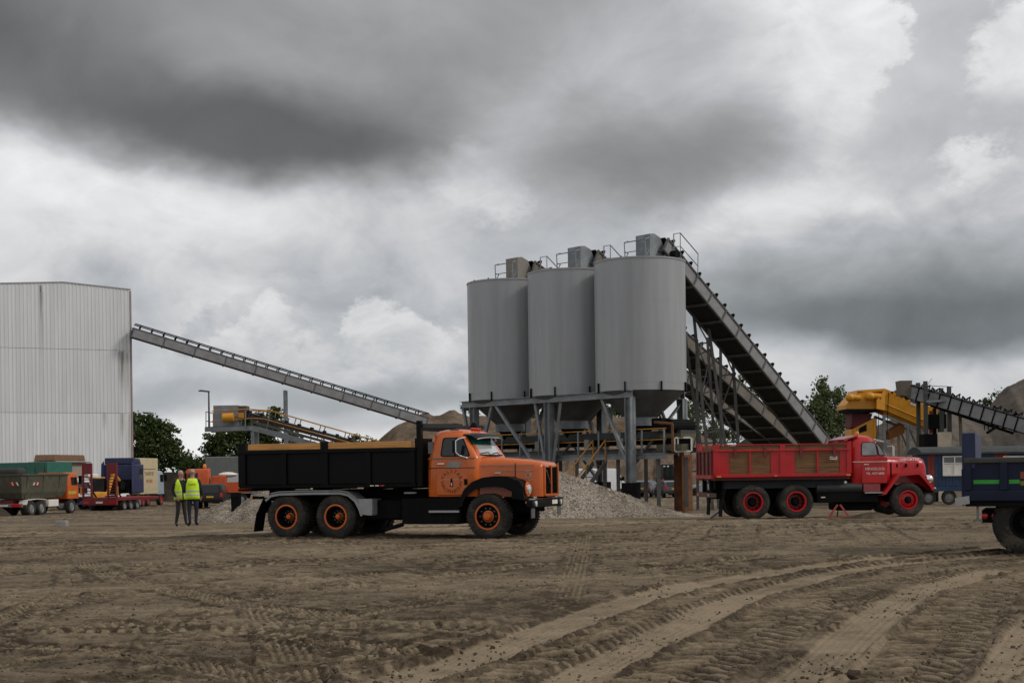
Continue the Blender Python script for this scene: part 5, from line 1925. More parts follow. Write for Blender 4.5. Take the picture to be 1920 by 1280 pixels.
# ------------------------------------------------------------------ red bonneted tipper
def red_truck():
    root = empty('tipper_truck')
    tag(root, 'red bonneted tipper lorry with timber sided body and red wheels', 'truck')
    D = 45.2
    p = P(1703, 966, D)
    yaw = R(4)
    place(root, (0, -1.12), p.x, p.y, yaw)
    root.location.z = ground_at(p.x, p.y) + 0.0
    r = 0.56
    B().box(-6.3, 0.8, -0.45, 0.45, 0.66, 0.95).build('chassis', BLACKM, root, bevel=0.02)
    ax = B()
    for x in (0, -3.72, -5.14):
        ax.tube((x, -0.95, r), (x, 0.95, r), 0.11, 10)
    ax.build('axles', BLACKM, root)
    for s in (-1, 1):
        wheel(root, 0, s * 1.14, r, 0.30, s, RED, 0.30, BLACKM, dish=-0.06, nuts=10, hub_r=0.12)
        for x in (-3.72, -5.14):
            wheel(root, x, s * 1.2, r, 0.30, s, RED, 0.32, BLACKM, dual=True, dish=0.10, centre_mat=DARKRED, hub_r=0.15)
    # cab
    rings = []
    for z, x0, x1, hw, rr in ((1.10, -1.82, -0.62, 1.0, 0.12), (1.3, -1.84, -0.60, 1.04, 0.16), (1.70, -1.84, -0.60, 1.05, 0.18), (1.98, -1.83, -0.62, 1.04, 0.2),
                              (2.25, -1.81, -0.80, 0.99, 0.22), (2.48, -1.78, -0.96, 0.93, 0.26), (2.60, -1.73, -1.05, 0.84, 0.28), (2.67, -1.62, -1.16, 0.66, 0.22), (2.69, -1.5, -1.28, 0.42, 0.1)):
        rings.append(rrect(x0, x1, -hw, hw, rr, z, 5))
    B().loft(rings).build('cab', RED, root, smooth=True)
    B().prism([(-2.02, 2.50), (-1.55, 2.66), (-1.5, 2.69), (-1.62, 2.69), (-2.06, 2.56)], -0.85, 0.85).build('roof_lip', mat('faded_red', (0.36, 0.10, 0.10), 0.4), root, bevel=0.01)
    for s in (-1, 1):
        quad_panel(root, 'rear_pillar', [(-2.0, s * 0.9, 2.52), (-1.92, s * 0.9, 2.52), (-1.80, s * 0.9, 2.0), (-1.84, s * 0.9, 2.0)], 0.05, RED)
        dp = round_poly([(-1.50, 1.12), (-0.66, 1.12), (-0.64, 1.96), (-1.50, 1.96)], 0.06)
        door = B().prism(dp, *((s * 1.03, s * 1.058))).build('door', RED, root, bevel=0.008)
        B().box(-1.44, -1.28, *sorted((s * 1.06, s * 1.085)), 1.72, 1.74).build('handle', CHROME, door)

        def lean(z):
            return s * (1.045 - (z - 1.98) * 0.20)
        for nm, wp in (('side_window', [(-1.50, 2.02), (-0.96, 2.02), (-1.02, 2.45), (-1.46, 2.45)]), ('quarter_window', [(-0.92, 2.02), (-0.70, 2.02), (-0.93, 2.40), (-0.98, 2.44)])):
            wp = round_poly(wp, 0.06)
            n = len(wp)
            vs = [(x, lean(z) - s * 0.02, z) for x, z in wp] + [(x, lean(z) + s * 0.007, z) for x, z in wp]
            fs = [tuple(range(n)), tuple(range(2 * n - 1, n - 1, -1))] + [(i, n + i, n + (i + 1) % n, (i + 1) % n) for i in range(n)]
            win = B().raw(vs, fs).build(nm, mat('pale_window', (0.16, 0.165, 0.17), 0.1, ior=1.9, var=0.35, scale=3), root)
            b = B()
            b.path([(x, lean(z) + s * 0.008, z) for x, z in wp + [wp[0]]], 0.012, 5)
            b.build('window_seal', BLACKM, win)
        B().box(-1.80, -0.45, *sorted((s * 1.058, s * 1.066)), 1.80, 1.83).build('cream_stripe', mat('cream_line', (0.62, 0.42, 0.33), 0.5), root)
        B().box(-1.45, -0.90, *sorted((s * 0.90, s * 1.06)), 0.84, 1.09).build('step_panel', mat('step_red', (0.26, 0.05, 0.05), 0.6, dirt=0.3), root)
        B().box(-1.42, -0.72, *sorted((s * 0.86, s * 1.12)), 0.79, 0.83).build('step', ALU, root)
    for s_, z, sz in (('HENGELO.O.', 1.58, 0.125), ('TEL. 4737-6836', 1.43, 0.105)):
        lettering('lettering', s_, sz, PALE, root, Matrix.Translation((-1.06, -1.0615, z)) @ SIDE, squash=0.92)
    # bonnet with rounded nose
    rings = []
    for x, hw, zt, zb, rr in ((-0.66, 0.90, 2.00, 1.1, 0.3), (-0.40, 0.78, 1.98, 1.1, 0.28), (0.0, 0.70, 1.965, 1.1, 0.27), (0.52, 0.66, 1.95, 1.1, 0.27), (0.66, 0.64, 1.93, 1.0, 0.27), (0.76, 0.60, 1.87, 0.95, 0.26), (0.81, 0.56, 1.77, 0.92, 0.24), (0.84, 0.50, 1.62, 0.9, 0.2)):
        ring = []
        for cy, a0 in ((hw - rr, 0), (-hw + rr, 90)):
            for i in range(7):
                a = R(a0 + 15 * i)
                ring.append((x, cy + rr * math.cos(a), zt - rr + rr * math.sin(a)))
        ring += [(x, -hw, zb), (x, hw, zb)]
        rings.append(ring)
    B().loft(rings).build('bonnet', RED, root, smooth=True)
    B().box(-0.46, -0.43, -0.83, -0.79, 1.15, 1.78).build('bonnet_gap', BLACKM, root)
    for x in (-0.22, 0.10, 0.50):
        B().box(x - 0.02, x + 0.02, -0.76 if x < 0.3 else -0.70, -0.68 if x < 0.3 else -0.60, 1.62, 1.74).build('bonnet_catch', BLACKM, root)
    # bonnet lettering follows the shoulder of the bonnet
    sh = Matrix.Translation((0.10, -0.652, 1.868)) @ Matrix.Rotation(R(-2), 4, 'Z') @ Matrix.Rotation(R(52), 4, 'X')
    lettering('lettering', 'TRANSPORTER', 0.14, PALE, root, sh)
    sh2 = Matrix.Translation((-0.08, -0.718, 1.81)) @ Matrix.Rotation(R(-6), 4, 'Z') @ Matrix.Rotation(R(74), 4, 'X')
    lettering('lettering', 'LEGRAM', 0.09, mat('pink_lettering', (0.6, 0.38, 0.35), 0.6), root, sh2)
    gl = B()
    gl.box(0.82, 0.855, -0.30, 0.30, 1.05, 1.50)
    gl.build('grille', BLACKM, root)
    # angular wings
    for s in (-1, 1):
        line = [(-0.86, 0.74), (-0.80, 0.84), (-0.34, 1.42), (0.36, 1.47), (0.45, 1.44), (0.84, 0.98), (0.86, 0.86)]
        B().strip(line[::-1], *sorted((s * 0.55, s * 1.15)), 0.04).build('wing', RED, root)
        lip = [(x, z) for x, z in line]
        inn = [(-0.74, 0.74), (-0.70, 0.80), (-0.28, 1.33), (0.32, 1.38), (0.39, 1.36), (0.76, 0.94), (0.78, 0.86)]
        b = B()
        for i in range(len(lip) - 1):
            b.prism([lip[i], lip[i + 1], inn[i + 1], inn[i]], *sorted((s * 1.13, s * 1.165)))
        b.build('wing_lip', RED, root)
        B().lathe([(0, 0.70), (0.13, 0.72), (0.145, 0.86), (0.12, 0.9), (0, 0.92)], (0, s * 0.80, 1.22), 'x', 22).build('headlight', CHROME, root, smooth=True)
        B().lathe([(0, 0.915), (0.115, 0.90), (0.09, 0.935), (0, 0.945)], (0, s * 0.80, 1.22), 'x', 18).build('headlight_lens', LAMPG, root, smooth=True)
        B().tube((0.80, s * 0.80, 0.95), (0.80, s * 0.80, 1.10), 0.025, 8).build('headlight_stalk', BLACKM, root)
        B().path([(0.55, s * 1.05, 1.46), (0.58, s * 1.10, 1.56)], 0.012, 6).build('width_marker', CHROME, root)
        b = B()
        b.path([(-0.62, s * 1.0, 2.30), (-0.52, s * 1.20, 2.32), (-0.50, s * 1.22, 2.05)], 0.014, 6)
        b.build('mirror_arm', CHROME, root)
        B().box(-0.53, -0.49, *sorted((s * 1.17, s * 1.30)), 1.98, 2.30).build('mirror', PALE, root, bevel=0.03)
    B().box(0.84, 0.98, -1.12, 1.12, 0.76, 0.92).build('bumper', mat('bumper_dark', (0.03, 0.028, 0.03), 0.5), root, bevel=0.03)
    B().ball((1.0, -0.85, 0.90), 0.05, 0.06, 0.05, 8, 6).build('bumper_lamp', LAMPG, root)
    # windscreen and visor
    quad_panel(root, 'windscreen', [(-0.59, -0.80, 2.03), (-0.59, 0.80, 2.03), (-0.93, 0.70, 2.47), (-0.93, -0.70, 2.47)], 0.02, SCREEN)
    quad_panel(root, 'sun_visor', [(-0.98, -0.72, 2.56), (-0.98, 0.72, 2.56), (-0.64, 0.72, 2.47), (-0.64, -0.72, 2.47)], 0.02, CHROME)
    B().ball((-1.2, 0.3, 2.75), 0.07, 0.07, 0.1, 8, 6).build('roof_beacon', AMBER, root)
    # driver in the cab shows as a hi-vis shape through the side glass: left to the glass tone
    # body: red steel frame with timber infill planks
    z0, z1 = 1.46, 2.20
    x0, x1 = -6.40, -1.95
    for s in (-1, 1):
        yo = s * 1.22
        xm = (x0 + x1) / 2
        for x, wd in ((x0 + 0.06, 0.10), (xm, 0.09), (x1 - 0.05, 0.07)):
            B().box(x - wd, x + wd, *sorted((yo - s * 0.05, yo + s * 0.05)), z0, z1 + 0.20).build('body_post', RED, root, bevel=0.008)
        B().box(x0, x1, *sorted((yo - s * 0.03, yo + s * 0.07)), z1 - 0.005, z1 + 0.055).build('top_rail', RED, root, bevel=0.01)
        B().box(x0, x1, *sorted((yo - s * 0.03, yo + s * 0.075)), z0 - 0.10, z0 + 0.0).build('bottom_rail', RED, root, bevel=0.01)
        for a, b_ in ((x0 + 0.16, xm - 0.09), (xm + 0.09, x1 - 0.12)):
            # steel end panels beside the posts
            for q0, q1 in ((a, a + 0.32), (b_ - 0.30 if a < xm - 1 else b_ - 0.22, b_)):
                B().box(q0, q1, *sorted((yo - s * 0.03, yo + s * 0.02)), z0 + 0.002, z1 - 0.007).build('end_panel', RED, root)
            aa, bb = a + 0.33, (b_ - 0.31 if a < xm - 1 else b_ - 0.23)
            n = 4
            h = (z1 - z0 - 0.01) / n
            for k in range(n):
                B().box(aa, bb, *sorted((yo - s * 0.03, yo + s * (0.008 + 0.004 * (k % 2)))), z0 + 0.003 + k * h, z0 + (k + 1) * h - 0.006).build('timber_plank', OLDWOOD, root)
            B().box((aa + bb) / 2 - 0.03, (aa + bb) / 2 + 0.03, *sorted((yo + s * 0.013, yo + s * 0.045)), z0 + 0.002, z1 - 0.007).build('strut', RED, root)
            for x in (aa + 0.18, bb - 0.18):
                B().box(x - 0.04, x + 0.04, *sorted((yo + s * 0.072, yo + s * 0.10)), z1 - 0.22, z1 + 0.17).build('hinge_strap', DARKRED, root)
            B().box(a, b_, *sorted((yo - s * 0.03, yo + s * 0.012)), z1 + 0.058, z1 + 0.19).build('top_plank', OLDWOOD, root)
        B().box(x0, x1, *sorted((yo - s * 0.035, yo + s * 0.05)), z1 + 0.201, z1 + 0.23).build('top_edge', RED, root)
    B().box(-2.62, -2.38, -1.262, -1.245, 1.90, 2.0).build('maker_plate', PALE, root)
    lettering('lettering', 'METEOR', 0.055, BLACKP, root, Matrix.Translation((-2.5, -1.2645, 1.95)) @ SIDE)
    # tailgate: red frame, vertical bars, planks
    tg = x0 - 0.05
    for y in (-1.1, -0.62, 0.0, 0.62, 1.1):
        B().box(tg - 0.06, tg, y - 0.05, y + 0.05, z0 - 0.08, z1 + 0.05).build('tailgate_bar', DARKRED, root)
    for k in range(4):
        B().box(tg + 0.002, tg + 0.045, -1.15, 1.15, z0 + k * 0.18, z0 + k * 0.18 + 0.172).build('tailgate_plank', mat('grey_timber', (0.12, 0.09, 0.065), 0.85, var=0.3, stretch=(1, 0.6, 9)), root)
    B().box(tg - 0.05, tg + 0.046, -1.2, 1.2, z1 - 0.0, z1 + 0.06).build('tailgate_rail', DARKRED, root)
    B().box(tg - 0.07, tg + 0.046, -1.2, 1.2, z0 - 0.13, z0 - 0.01).build('tailgate_rail', RED, root)
    quad_panel(root, 'tailgate_flag', [(tg - 0.02, 0.4, z1 + 0.06), (tg - 0.02, 1.2, z1 + 0.06), (tg - 0.02, 1.2, z1 + 0.30), (tg - 0.02, 0.6, z1 + 0.30)], 0.02, RED)
    B().box(x0, x1, -1.16, 1.16, z0 - 0.06, z0 - 0.01).build('body_floor', BLACKM, root)
    B().box(x1, x1 + 0.06, -1.2, 1.2, z0, z1 + 0.3).build('headboard', RED, root)
    B().box(x0, x1, -1.22, 1.22, z0 - 0.19, z0 - 0.105).build('underbody', mat('dark_red_sub', (0.07, 0.012, 0.01), 0.6), root)
    B().box(-6.2, -2.0, -0.42, 0.42, 0.96, z0 - 0.2).build('subframe', BLACKM, root)
    B().box(-6.0, -2.05, -1.0, 1.0, 1.0, 1.26).build('tipping_gear', mat('blue_black', (0.012, 0.017, 0.02), 0.7), root)
    tk = B()
    tk.tube((-3.0, -0.9, 0.98), (-1.5, -0.9, 0.98), 0.17, 16)
    tk.build('air_tank', mat('tank_black', (0.03, 0.033, 0.035), 0.5), root, smooth=True)
    B().box(-3.0, -0.95, -1.02, -0.4, 0.5, 0.84).build('tool_box', BLACKM, root, bevel=0.03)
    B().box(-2.15, -1.0, -0.7, 0.6, 0.22, 0.52).build('gearbox', BLACKM, root, bevel=0.08)
    B().ball((-2.05, -1.03, 1.16), 0.05, 0.02, 0.05, 10, 6).build('reflector', PALE, root)
    B().box(-3.15, -2.95, -1.16, -1.15, 1.26, 1.29).build('label_plate', GREYBOX, root)
    B().box(-2.86, -2.72, -1.03, -1.025, 0.66, 0.70).build('label_plate', PALE, root)
    B().box(-4.47, -4.37, -1.31, -1.298, 1.385, 1.42).build('side_marker', AMBER, root)
    B().box(x0 + 0.06, x0 + 0.2, -1.31, -1.298, 1.37, 1.42).build('side_marker', AMBER, root)
    B().box(x1 - 0.14, x1, -1.31, -1.298, 1.375, 1.42).build('side_marker', AMBER, root)
    # rear frame end with lamps
    B().box(-6.5, -6.3, -1.0, 1.0, 0.72, 0.86).build('underrun_bar', mat('rusty_grey', (0.09, 0.075, 0.06), 0.8, dirt=0.4), root)
    for s in (-1, 1):
        B().box(-6.42, -6.3, *sorted((s * 0.45, s * 0.62)), 0.87, 1.4).build('hinge_bracket', BLACKM, root)
        B().strip([(-6.15, 0.1), (-6.12, 0.6), (-6.0, 1.0)], *sorted((s * 0.72, s * 1.15)), 0.03).build('mud_flap', BLACKM, root)
        B().box(-6.53, -6.502, *sorted((s * 0.7, s * 0.95)), 0.75, 0.84).build('tail_lamp', REDL, root)
    return root


red_truck()


def axle_stands():
    p = P(1573, 958, 44.6)
    root = empty('warning_trestle', (p.x, p.y, ground_at(p.x, p.y)))
    tag(root, 'folded red and white warning triangle stand under the red lorry', 'warning sign')
    for sx in (-1, 1):
        B().beam((sx * 0.04, 0, 0.46), (sx * 0.36, 0.0, 0.0), 0.06, 0.02, up=(0, 1, 0)).build('side_strip', mat('faded_warning_red', (0.36, 0.06, 0.045), 0.6), root)
    B().beam((-0.30, 0.02, 0.04), (0.30, 0.02, 0.04), 0.05, 0.02, up=(0, 1, 0)).build('bottom_strip', mat('faded_warning_red', (0.36, 0.06, 0.045), 0.6), root)
    B().beam((0, 0.02, 0.44), (0, 0.3, 0.0), 0.03).build('prop', BLACKM, root)


axle_stands()

# ------------------------------------------------------------------ generic pieces for the parked vehicles
def small_wheel(root, x, y, r, w, rim=GALV, name='wheel'):
    s = 1 if y > 0 else -1
    t = B()
    t.lathe([(r * 0.58, y), (r * 0.93, y + s * 0.01), (r, y - s * 0.04), (r, y - s * (w - 0.04)), (r * 0.93, y - s * w), (r * 0.58, y - s * w)], (x, 0, r), 'y', 26)
    o = t.build(name, RUBBER, root, smooth=True)
    B().lathe([(0, y - s * 0.03), (r * 0.25, y - s * 0.01), (r * 0.5, y - s * 0.05), (r * 0.6, y - s * 0.005), (r * 0.6, y - s * 0.14), (0, y - s * 0.14)], (x, 0, r), 'y', 20).build('rim', rim, o, smooth=True)
    return o


def put(root, px, D, yaw, local=(0, 0), dz=0.0):
    p = P(px, 900, D)
    c, s = math.cos(yaw), math.sin(yaw)
    root.location = (p.x - (local[0] * c - local[1] * s), D - (local[0] * s + local[1] * c), gz(D) + dz)
    root.rotation_euler = (0, 0, yaw)


def car(label, cat, px, D, yaw, body, kind='hatch', plate=True, group='cars parked beyond the silos', name='parked_car'):
    root = empty(name)
    put(root, px, D, yaw)
    tag(root, label, cat, group)
    if kind == 'hatch':
        L, W, prof = 4.1, 0.86, [(-2.0, 0.35), (-2.05, 0.6), (-2.0, 0.95), (-1.75, 1.32), (-1.35, 1.46), (0.1, 1.46), (0.85, 1.02), (1.75, 0.88), (2.02, 0.62), (2.0, 0.3)]
        glass = [(-1.62, 1.0), (-1.48, 1.34), (-1.25, 1.40), (0.02, 1.40), (0.62, 1.02)]
        rear = [(-1.99, 0.98), (-1.78, 1.34)]
        wr, wx = 0.31, (-1.25, 1.3)
    elif kind == 'suv':
        L, W, prof = 4.6, 0.94, [(-2.25, 0.45), (-2.3, 0.7), (-2.25, 1.1), (-2.05, 1.72), (-1.75, 1.80), (0.2, 1.78), (0.85, 1.2), (1.95, 1.08), (2.25, 0.8), (2.25, 0.42)]
        glass = [(-1.95, 1.16), (-1.82, 1.66), (-1.6, 1.72), (0.12, 1.70), (0.62, 1.2)]
        rear = [(-2.25, 1.15), (-2.08, 1.68)]
        wr, wx = 0.38, (-1.4, 1.45)
    else:  # van
        L, W, prof = 5.6, 1.0, [(-2.8, 0.45), (-2.85, 0.8), (-2.78, 1.6), (-2.62, 2.45), (-2.4, 2.56), (0.9, 2.54), (1.35, 2.36), (2.0, 1.45), (2.75, 1.1), (2.85, 0.75), (2.8, 0.4)]
        glass = [(1.05, 1.45), (1.05, 2.1), (1.38, 2.1), (1.85, 1.45)]
        rear = [(-2.80, 1.5), (-2.69, 2.1)]
        wr, wx = 0.35, (-1.75, 1.75)
    b = B()
    n = len(prof)

    def hw(z):
        zb = 1.0 if kind != 'van' else 1.3
        return W - max(0, z - zb) * (0.24 if kind != 'van' else 0.09)
    v = [(x, -hw(z), z) for x, z in prof] + [(x, hw(z), z) for x, z in prof]
    f = [tuple(range(n)), tuple(range(2 * n - 1, n - 1, -1))] + [(i, n + i, n + (i + 1) % n, (i + 1) % n) for i in range(n)]
    b.raw(v, f).build('body', body, root, bevel=0.07, seg=3)
    for s in (-1, 1):
        k = len(glass)
        vs = [(x, s * (hw(z) - 0.03), z) for x, z in glass] + [(x, s * (hw(z) + 0.006), z) for x, z in glass]
        fs = [tuple(range(k)), tuple(range(2 * k - 1, k - 1, -1))] + [(i, k + i, k + (i + 1) % k, (i + 1) % k) for i in range(k)]
        B().raw(vs, fs).build('side_window', GLASS, root)
        for x in wx:
            arch = B()
            arch.lathe([(0, s * (W + 0.003)), (wr + 0.07, s * (W + 0.003)), (wr + 0.07, s * (W - 0.2)), (0, s * (W - 0.2))], (x, 0, wr), 'y', 22)
            arch.build('wheel_arch', BLACKM, root)
            small_wheel(root, x, s * (W + 0.015), wr, 0.2)
        xr = prof[1][0]
        B().box(xr - 0.03, xr + 0.06, *sorted((s * (W - 0.24), s * (W - 0.06))), prof[1][1] + 0.12, prof[1][1] + (0.42 if kind != 'van' else 0.62)).build('tail_lamp', REDL, root, bevel=0.015)
        xf = prof[-2][0]
        B().box(xf - 0.22, xf - 0.0, *sorted((s * (W - 0.35), s * (W - 0.08))), prof[-2][1] - 0.02, prof[-2][1] + 0.16).build('headlight', LAMPG, root, bevel=0.02)
        if kind == 'van':
            B().box(1.7, 1.85, *sorted((s * (W + 0.01), s * (W + 0.24))), 1.45, 1.8).build('mirror', BLACKM, root, bevel=0.03)
        else:
            B().box(0.5, 0.66, *sorted((s * (W + 0.0), s * (W + 0.17))), 1.0, 1.14).build('mirror', body, root, bevel=0.03)
    (xa, za), (xb, zb) = rear
    hwid = hw(zb) - 0.14
    if kind == 'van':
        for s in (-1, 1):
            quad_panel(root, 'rear_door', [(xa + 0.35 - 0.36, s * 0.03, 0.75), (xa - 0.01, s * (W - 0.12), 0.75), (xb - 0.012, s * (hwid), 2.36), (xb - 0.012, s * 0.03, 2.36)], 0.03, body)
        B().box(prof[1][0] - 0.06, prof[1][0] + 0.1, -0.9, 0.9, 0.45, 0.66).build('bumper', mat('grey_bumper', (0.16, 0.16, 0.165), 0.7), root, bevel=0.02)
        B().box(-2.65, -2.45, -0.15, 0.15, 2.54, 2.6).build('brake_lamp', GREYBOX, root)
    else:
        quad_panel(root, 'rear_window', [(xa - 0.008, -hwid, za), (xa - 0.008, hwid, za), (xb - 0.012, hwid - 0.06, zb), (xb - 0.012, -hwid + 0.06, zb)], 0.02, GLASS)
    fx0, fz0 = prof[-4] if kind != 'van' else prof[-4]
    i0 = 6 if kind != 'van' else 7
    (wx0, wz0), (wx1, wz1) = prof[i0], prof[i0 - 1]
    quad_panel(root, 'windscreen', [(wx0 - 0.04, -hw(wz0) + 0.1, wz0 + 0.04), (wx0 - 0.04, hw(wz0) - 0.1, wz0 + 0.04), (wx1 + 0.06, hw(wz1) - 0.1, wz1 - 0.05), (wx1 + 0.06, -hw(wz1) + 0.1, wz1 - 0.05)], 0.025, GLASS)
    if plate:
        B().box(prof[1][0] - 0.045, prof[1][0] - 0.02, -0.26, 0.26, prof[1][1] + 0.1, prof[1][1] + 0.22).build('number_plate', PLATE, root)
    return root


car('white panel van parked behind the stairs below the silos', 'van', 1128, 124, R(52), WHITE, 'van', group=None)
car('dark grey car half hidden behind the gravel and silo leg', 'car', 1212, 122, R(70), DGREY, 'hatch')
car('dark hatchback with yellow plate seen between the silo legs', 'car', 1254, 118, R(97), mat('dark_blue_car', (0.035, 0.042, 0.06), 0.3, coat=0.5), 'hatch')
car('silver car facing left behind the tail of the red lorry', 'car', 1330, 126, R(172), SILVER, 'hatch')
car('white van seen just behind the tailgate of the red lorry', 'van', 1345, 140, R(165), WHITE, 'van', group=None)
car('black off-roader with red lamp parked behind the two men', 'car', 402, 103, R(94), mat('black_car', (0.006, 0.006, 0.007), 0.4), 'suv', group=None)
car('white van standing behind the black off-roader', 'van', 446, 119, R(150), WHITE, 'van', group=None)


def tractor_dark():
    root = empty('farm_tractor')
    put(root, 1254, 128, R(100))
    tag(root, 'dark tractor with lamps behind the hatchback between the silo legs', 'tractor')
    B().box(-0.7, 0.9, -0.75, 0.75, 1.15, 2.75).build('cab', GLASS, root, bevel=0.08)
    B().box(-0.8, 1.0, -0.82, 0.82, 2.76, 2.9).build('cab_roof', DGREY, root, bevel=0.05)
    B().box(0.9, 2.9, -0.45, 0.45, 0.9, 1.75).build('bonnet', DGREY, root, bevel=0.1)
    for s in (-1, 1):
        small_wheel(root, -0.3, s * 1.15, 0.85, 0.5, RED)
        small_wheel(root, 2.2, s * 0.95, 0.55, 0.35, RED)
        for y in (0.3, 0.65):
            B().ball((-0.84, s * y, 2.66), 0.05, 0.1, 0.08, 8, 6).build('work_lamp', LAMPG, root)
        B().box(-1.15, 0.55, *sorted((s * 0.85, s * 1.2)), 1.72, 1.78).build('mudguard', DGREY, root, bevel=0.03)
        B().box(-1.1, -1.02, *sorted((s * 0.75, s * 0.95)), 1.3, 1.5).build('tail_lamp', REDL, root)


tractor_dark()


def cabover(root, x0, x1, hw, z0, z1, paint, lights=True, screen=True):
    """flat fronted lorry cab, front at x1"""
    rings = [rrect(x0, x1 - o, -hw + i, hw - i, 0.12, z, 3) for z, o, i in ((z0, 0, 0), (z0 + (z1 - z0) * 0.5, 0, 0), (z1 - 0.25, 0.1, 0.05), (z1 - 0.06, 0.18, 0.1), (z1, 0.35, 0.25))]
    c = B().loft(rings).build('cab', paint, root, smooth=True)
    zs = z0 + (z1 - z0) * 0.5
    quad_panel(root, 'windscreen', [(x1 + 0.005, -hw + 0.16, zs), (x1 + 0.005, hw - 0.16, zs), (x1 - 0.1 + 0.015, hw - 0.2, z1 - 0.3), (x1 - 0.1 + 0.015, -hw + 0.2, z1 - 0.3)], 0.03, GLASS)
    for s in (-1, 1):
        B().prism(round_poly([(x1 - 1.05, zs + 0.02), (x1 - 0.25, zs + 0.02), (x1 - 0.34, z1 - 0.32), (x1 - 1.05, z1 - 0.32)], 0.06), *((s * (hw - 0.05), s * (hw + 0.004)))).build('side_window', GLASS, root)
        B().box(x1 - 0.2, x1 - 0.05, *sorted((s * (hw + 0.05), s * (hw + 0.25))), zs + 0.1, zs + 0.65).build('mirror', BLACKM, root, bevel=0.03)
        if lights:
            B().box(x1 - 0.02, x1 + 0.05, *sorted((s * (hw - 0.42), s * (hw - 0.14))), z0 + 0.0, z0 + 0.18).build('headlight', LAMPG, root, bevel=0.02)
    B().box(x1 - 0.3, x1 + 0.06, -hw, hw, z0 - 0.32, z0 - 0.01).build('bumper', BLACKM, root, bevel=0.03)
    B().box(x1 - 0.01, x1 + 0.02, -hw * 0.6, hw * 0.6, z0 + 0.3, z0 + 0.7).build('grille', BLACKM, root)
    return c


def skip_lorry():
    root = empty('skip_lorry')
    put(root, 98, 90, R(80), (0.0, -1.2))
    tag(root, 'orange cabbed lorry carrying an olive green skip, parked at far left', 'truck')
    B().box(-3.6, 3.2, -0.45, 0.45, 0.7, 1.0).build('chassis', DARKRED, root)
    # skip: flared tub with ribs
    b = B()
    b.loft([[(x0, -hw, z), (x1, -hw, z), (x1, hw, z), (x0, hw, z)] for z, x0, x1, hw in ((1.12, -3.5, 1.6, 1.0), (1.5, -3.75, 1.85, 1.15), (2.62, -3.95, 2.0, 1.25))])
    b.build('skip_body', OLIVE, root)
    for s in (-1, 1):
        for x in (-3.2, -1.2, 0.9):
            B().beam((x, s * 1.03, 1.15), (x, s * 1.275, 2.62), 0.1, 0.06).build('skip_rib', OLIVE, root)
        B().box(-3.98, 2.02, *sorted((s * 1.2, s * 1.32)), 2.58, 2.68).build('skip_rim', OLIVE, root)
    B().box(-4.0, -3.9, -1.32, 1.32, 2.58, 2.68).build('skip_rim', OLIVE, root)
    for y in (-0.75, 0.6):
        for k in range(4):
            yy = y + (k - 1.5) * 0.16
            quad_panel(root, 'warning_stripe', [(-3.935, yy - 0.08, 1.95), (-3.935, yy + 0.0, 1.95), (-3.98, yy + 0.08, 2.15), (-3.98, yy + 0.0, 2.15)], 0.03, PALE if k % 2 == 0 else REDL)
    for k in range(4):
        xx = -2.5 + k * 0.22
        quad_panel(root, 'warning_stripe', [(xx, -1.235, 1.95), (xx + 0.11, -1.235, 1.95), (xx + 0.2, -1.262, 2.13), (xx + 0.09, -1.262, 2.13)], 0.03, PALE if k % 2 == 0 else REDL)
    cabover(root, 2.15, 3.7, 1.15, 1.0, 2.75, mat('bright_orange', (0.52, 0.095, 0.011), 0.45, dirt=0.15))
    B().box(2.2, 3.3, -1.16, -1.151, 1.3, 1.5).build('yellow_band', mat('yellow_band', (0.45, 0.36, 0.03), 0.5), root)
    for s in (-1, 1):
        for x in (-2.6, -1.35):
            small_wheel(root, x, s * 1.2, 0.5, 0.55, GALV)
        small_wheel(root, 2.7, s * 1.15, 0.5, 0.32, GALV)
        B().strip([(-3.3, 0.75), (-3.1, 1.05), (-2.0, 1.1), (-0.85, 1.05), (-0.7, 0.75)][::-1], *sorted((s * 0.65, s * 1.22)), 0.04).build('mudguard', PALE, root)
        B().box(-3.85, -3.75, *sorted((s * 0.5, s * 1.1)), 0.62, 0.8).build('tail_lamp', REDL, root)
    B().box(-3.74, -3.6, -1.15, 1.15, 0.6, 0.82).build('rear_bar', GREYBOX, root)
    B().box(-3.86, -3.84, -0.28, 0.28, 0.65, 0.76).build('number_plate', PALE, root)
    B().box(-0.4, 0.9, -1.15, -0.6, 0.55, 1.0).build('tool_box', PALE, root, bevel=0.03)
    B().box(-3.5, -2.4, -0.8, 0.8, 2.55, 3.05).build('load', mat('grey_load', (0.045, 0.043, 0.04), 0.9), root, bevel=0.2, seg=3)


skip_lorry()


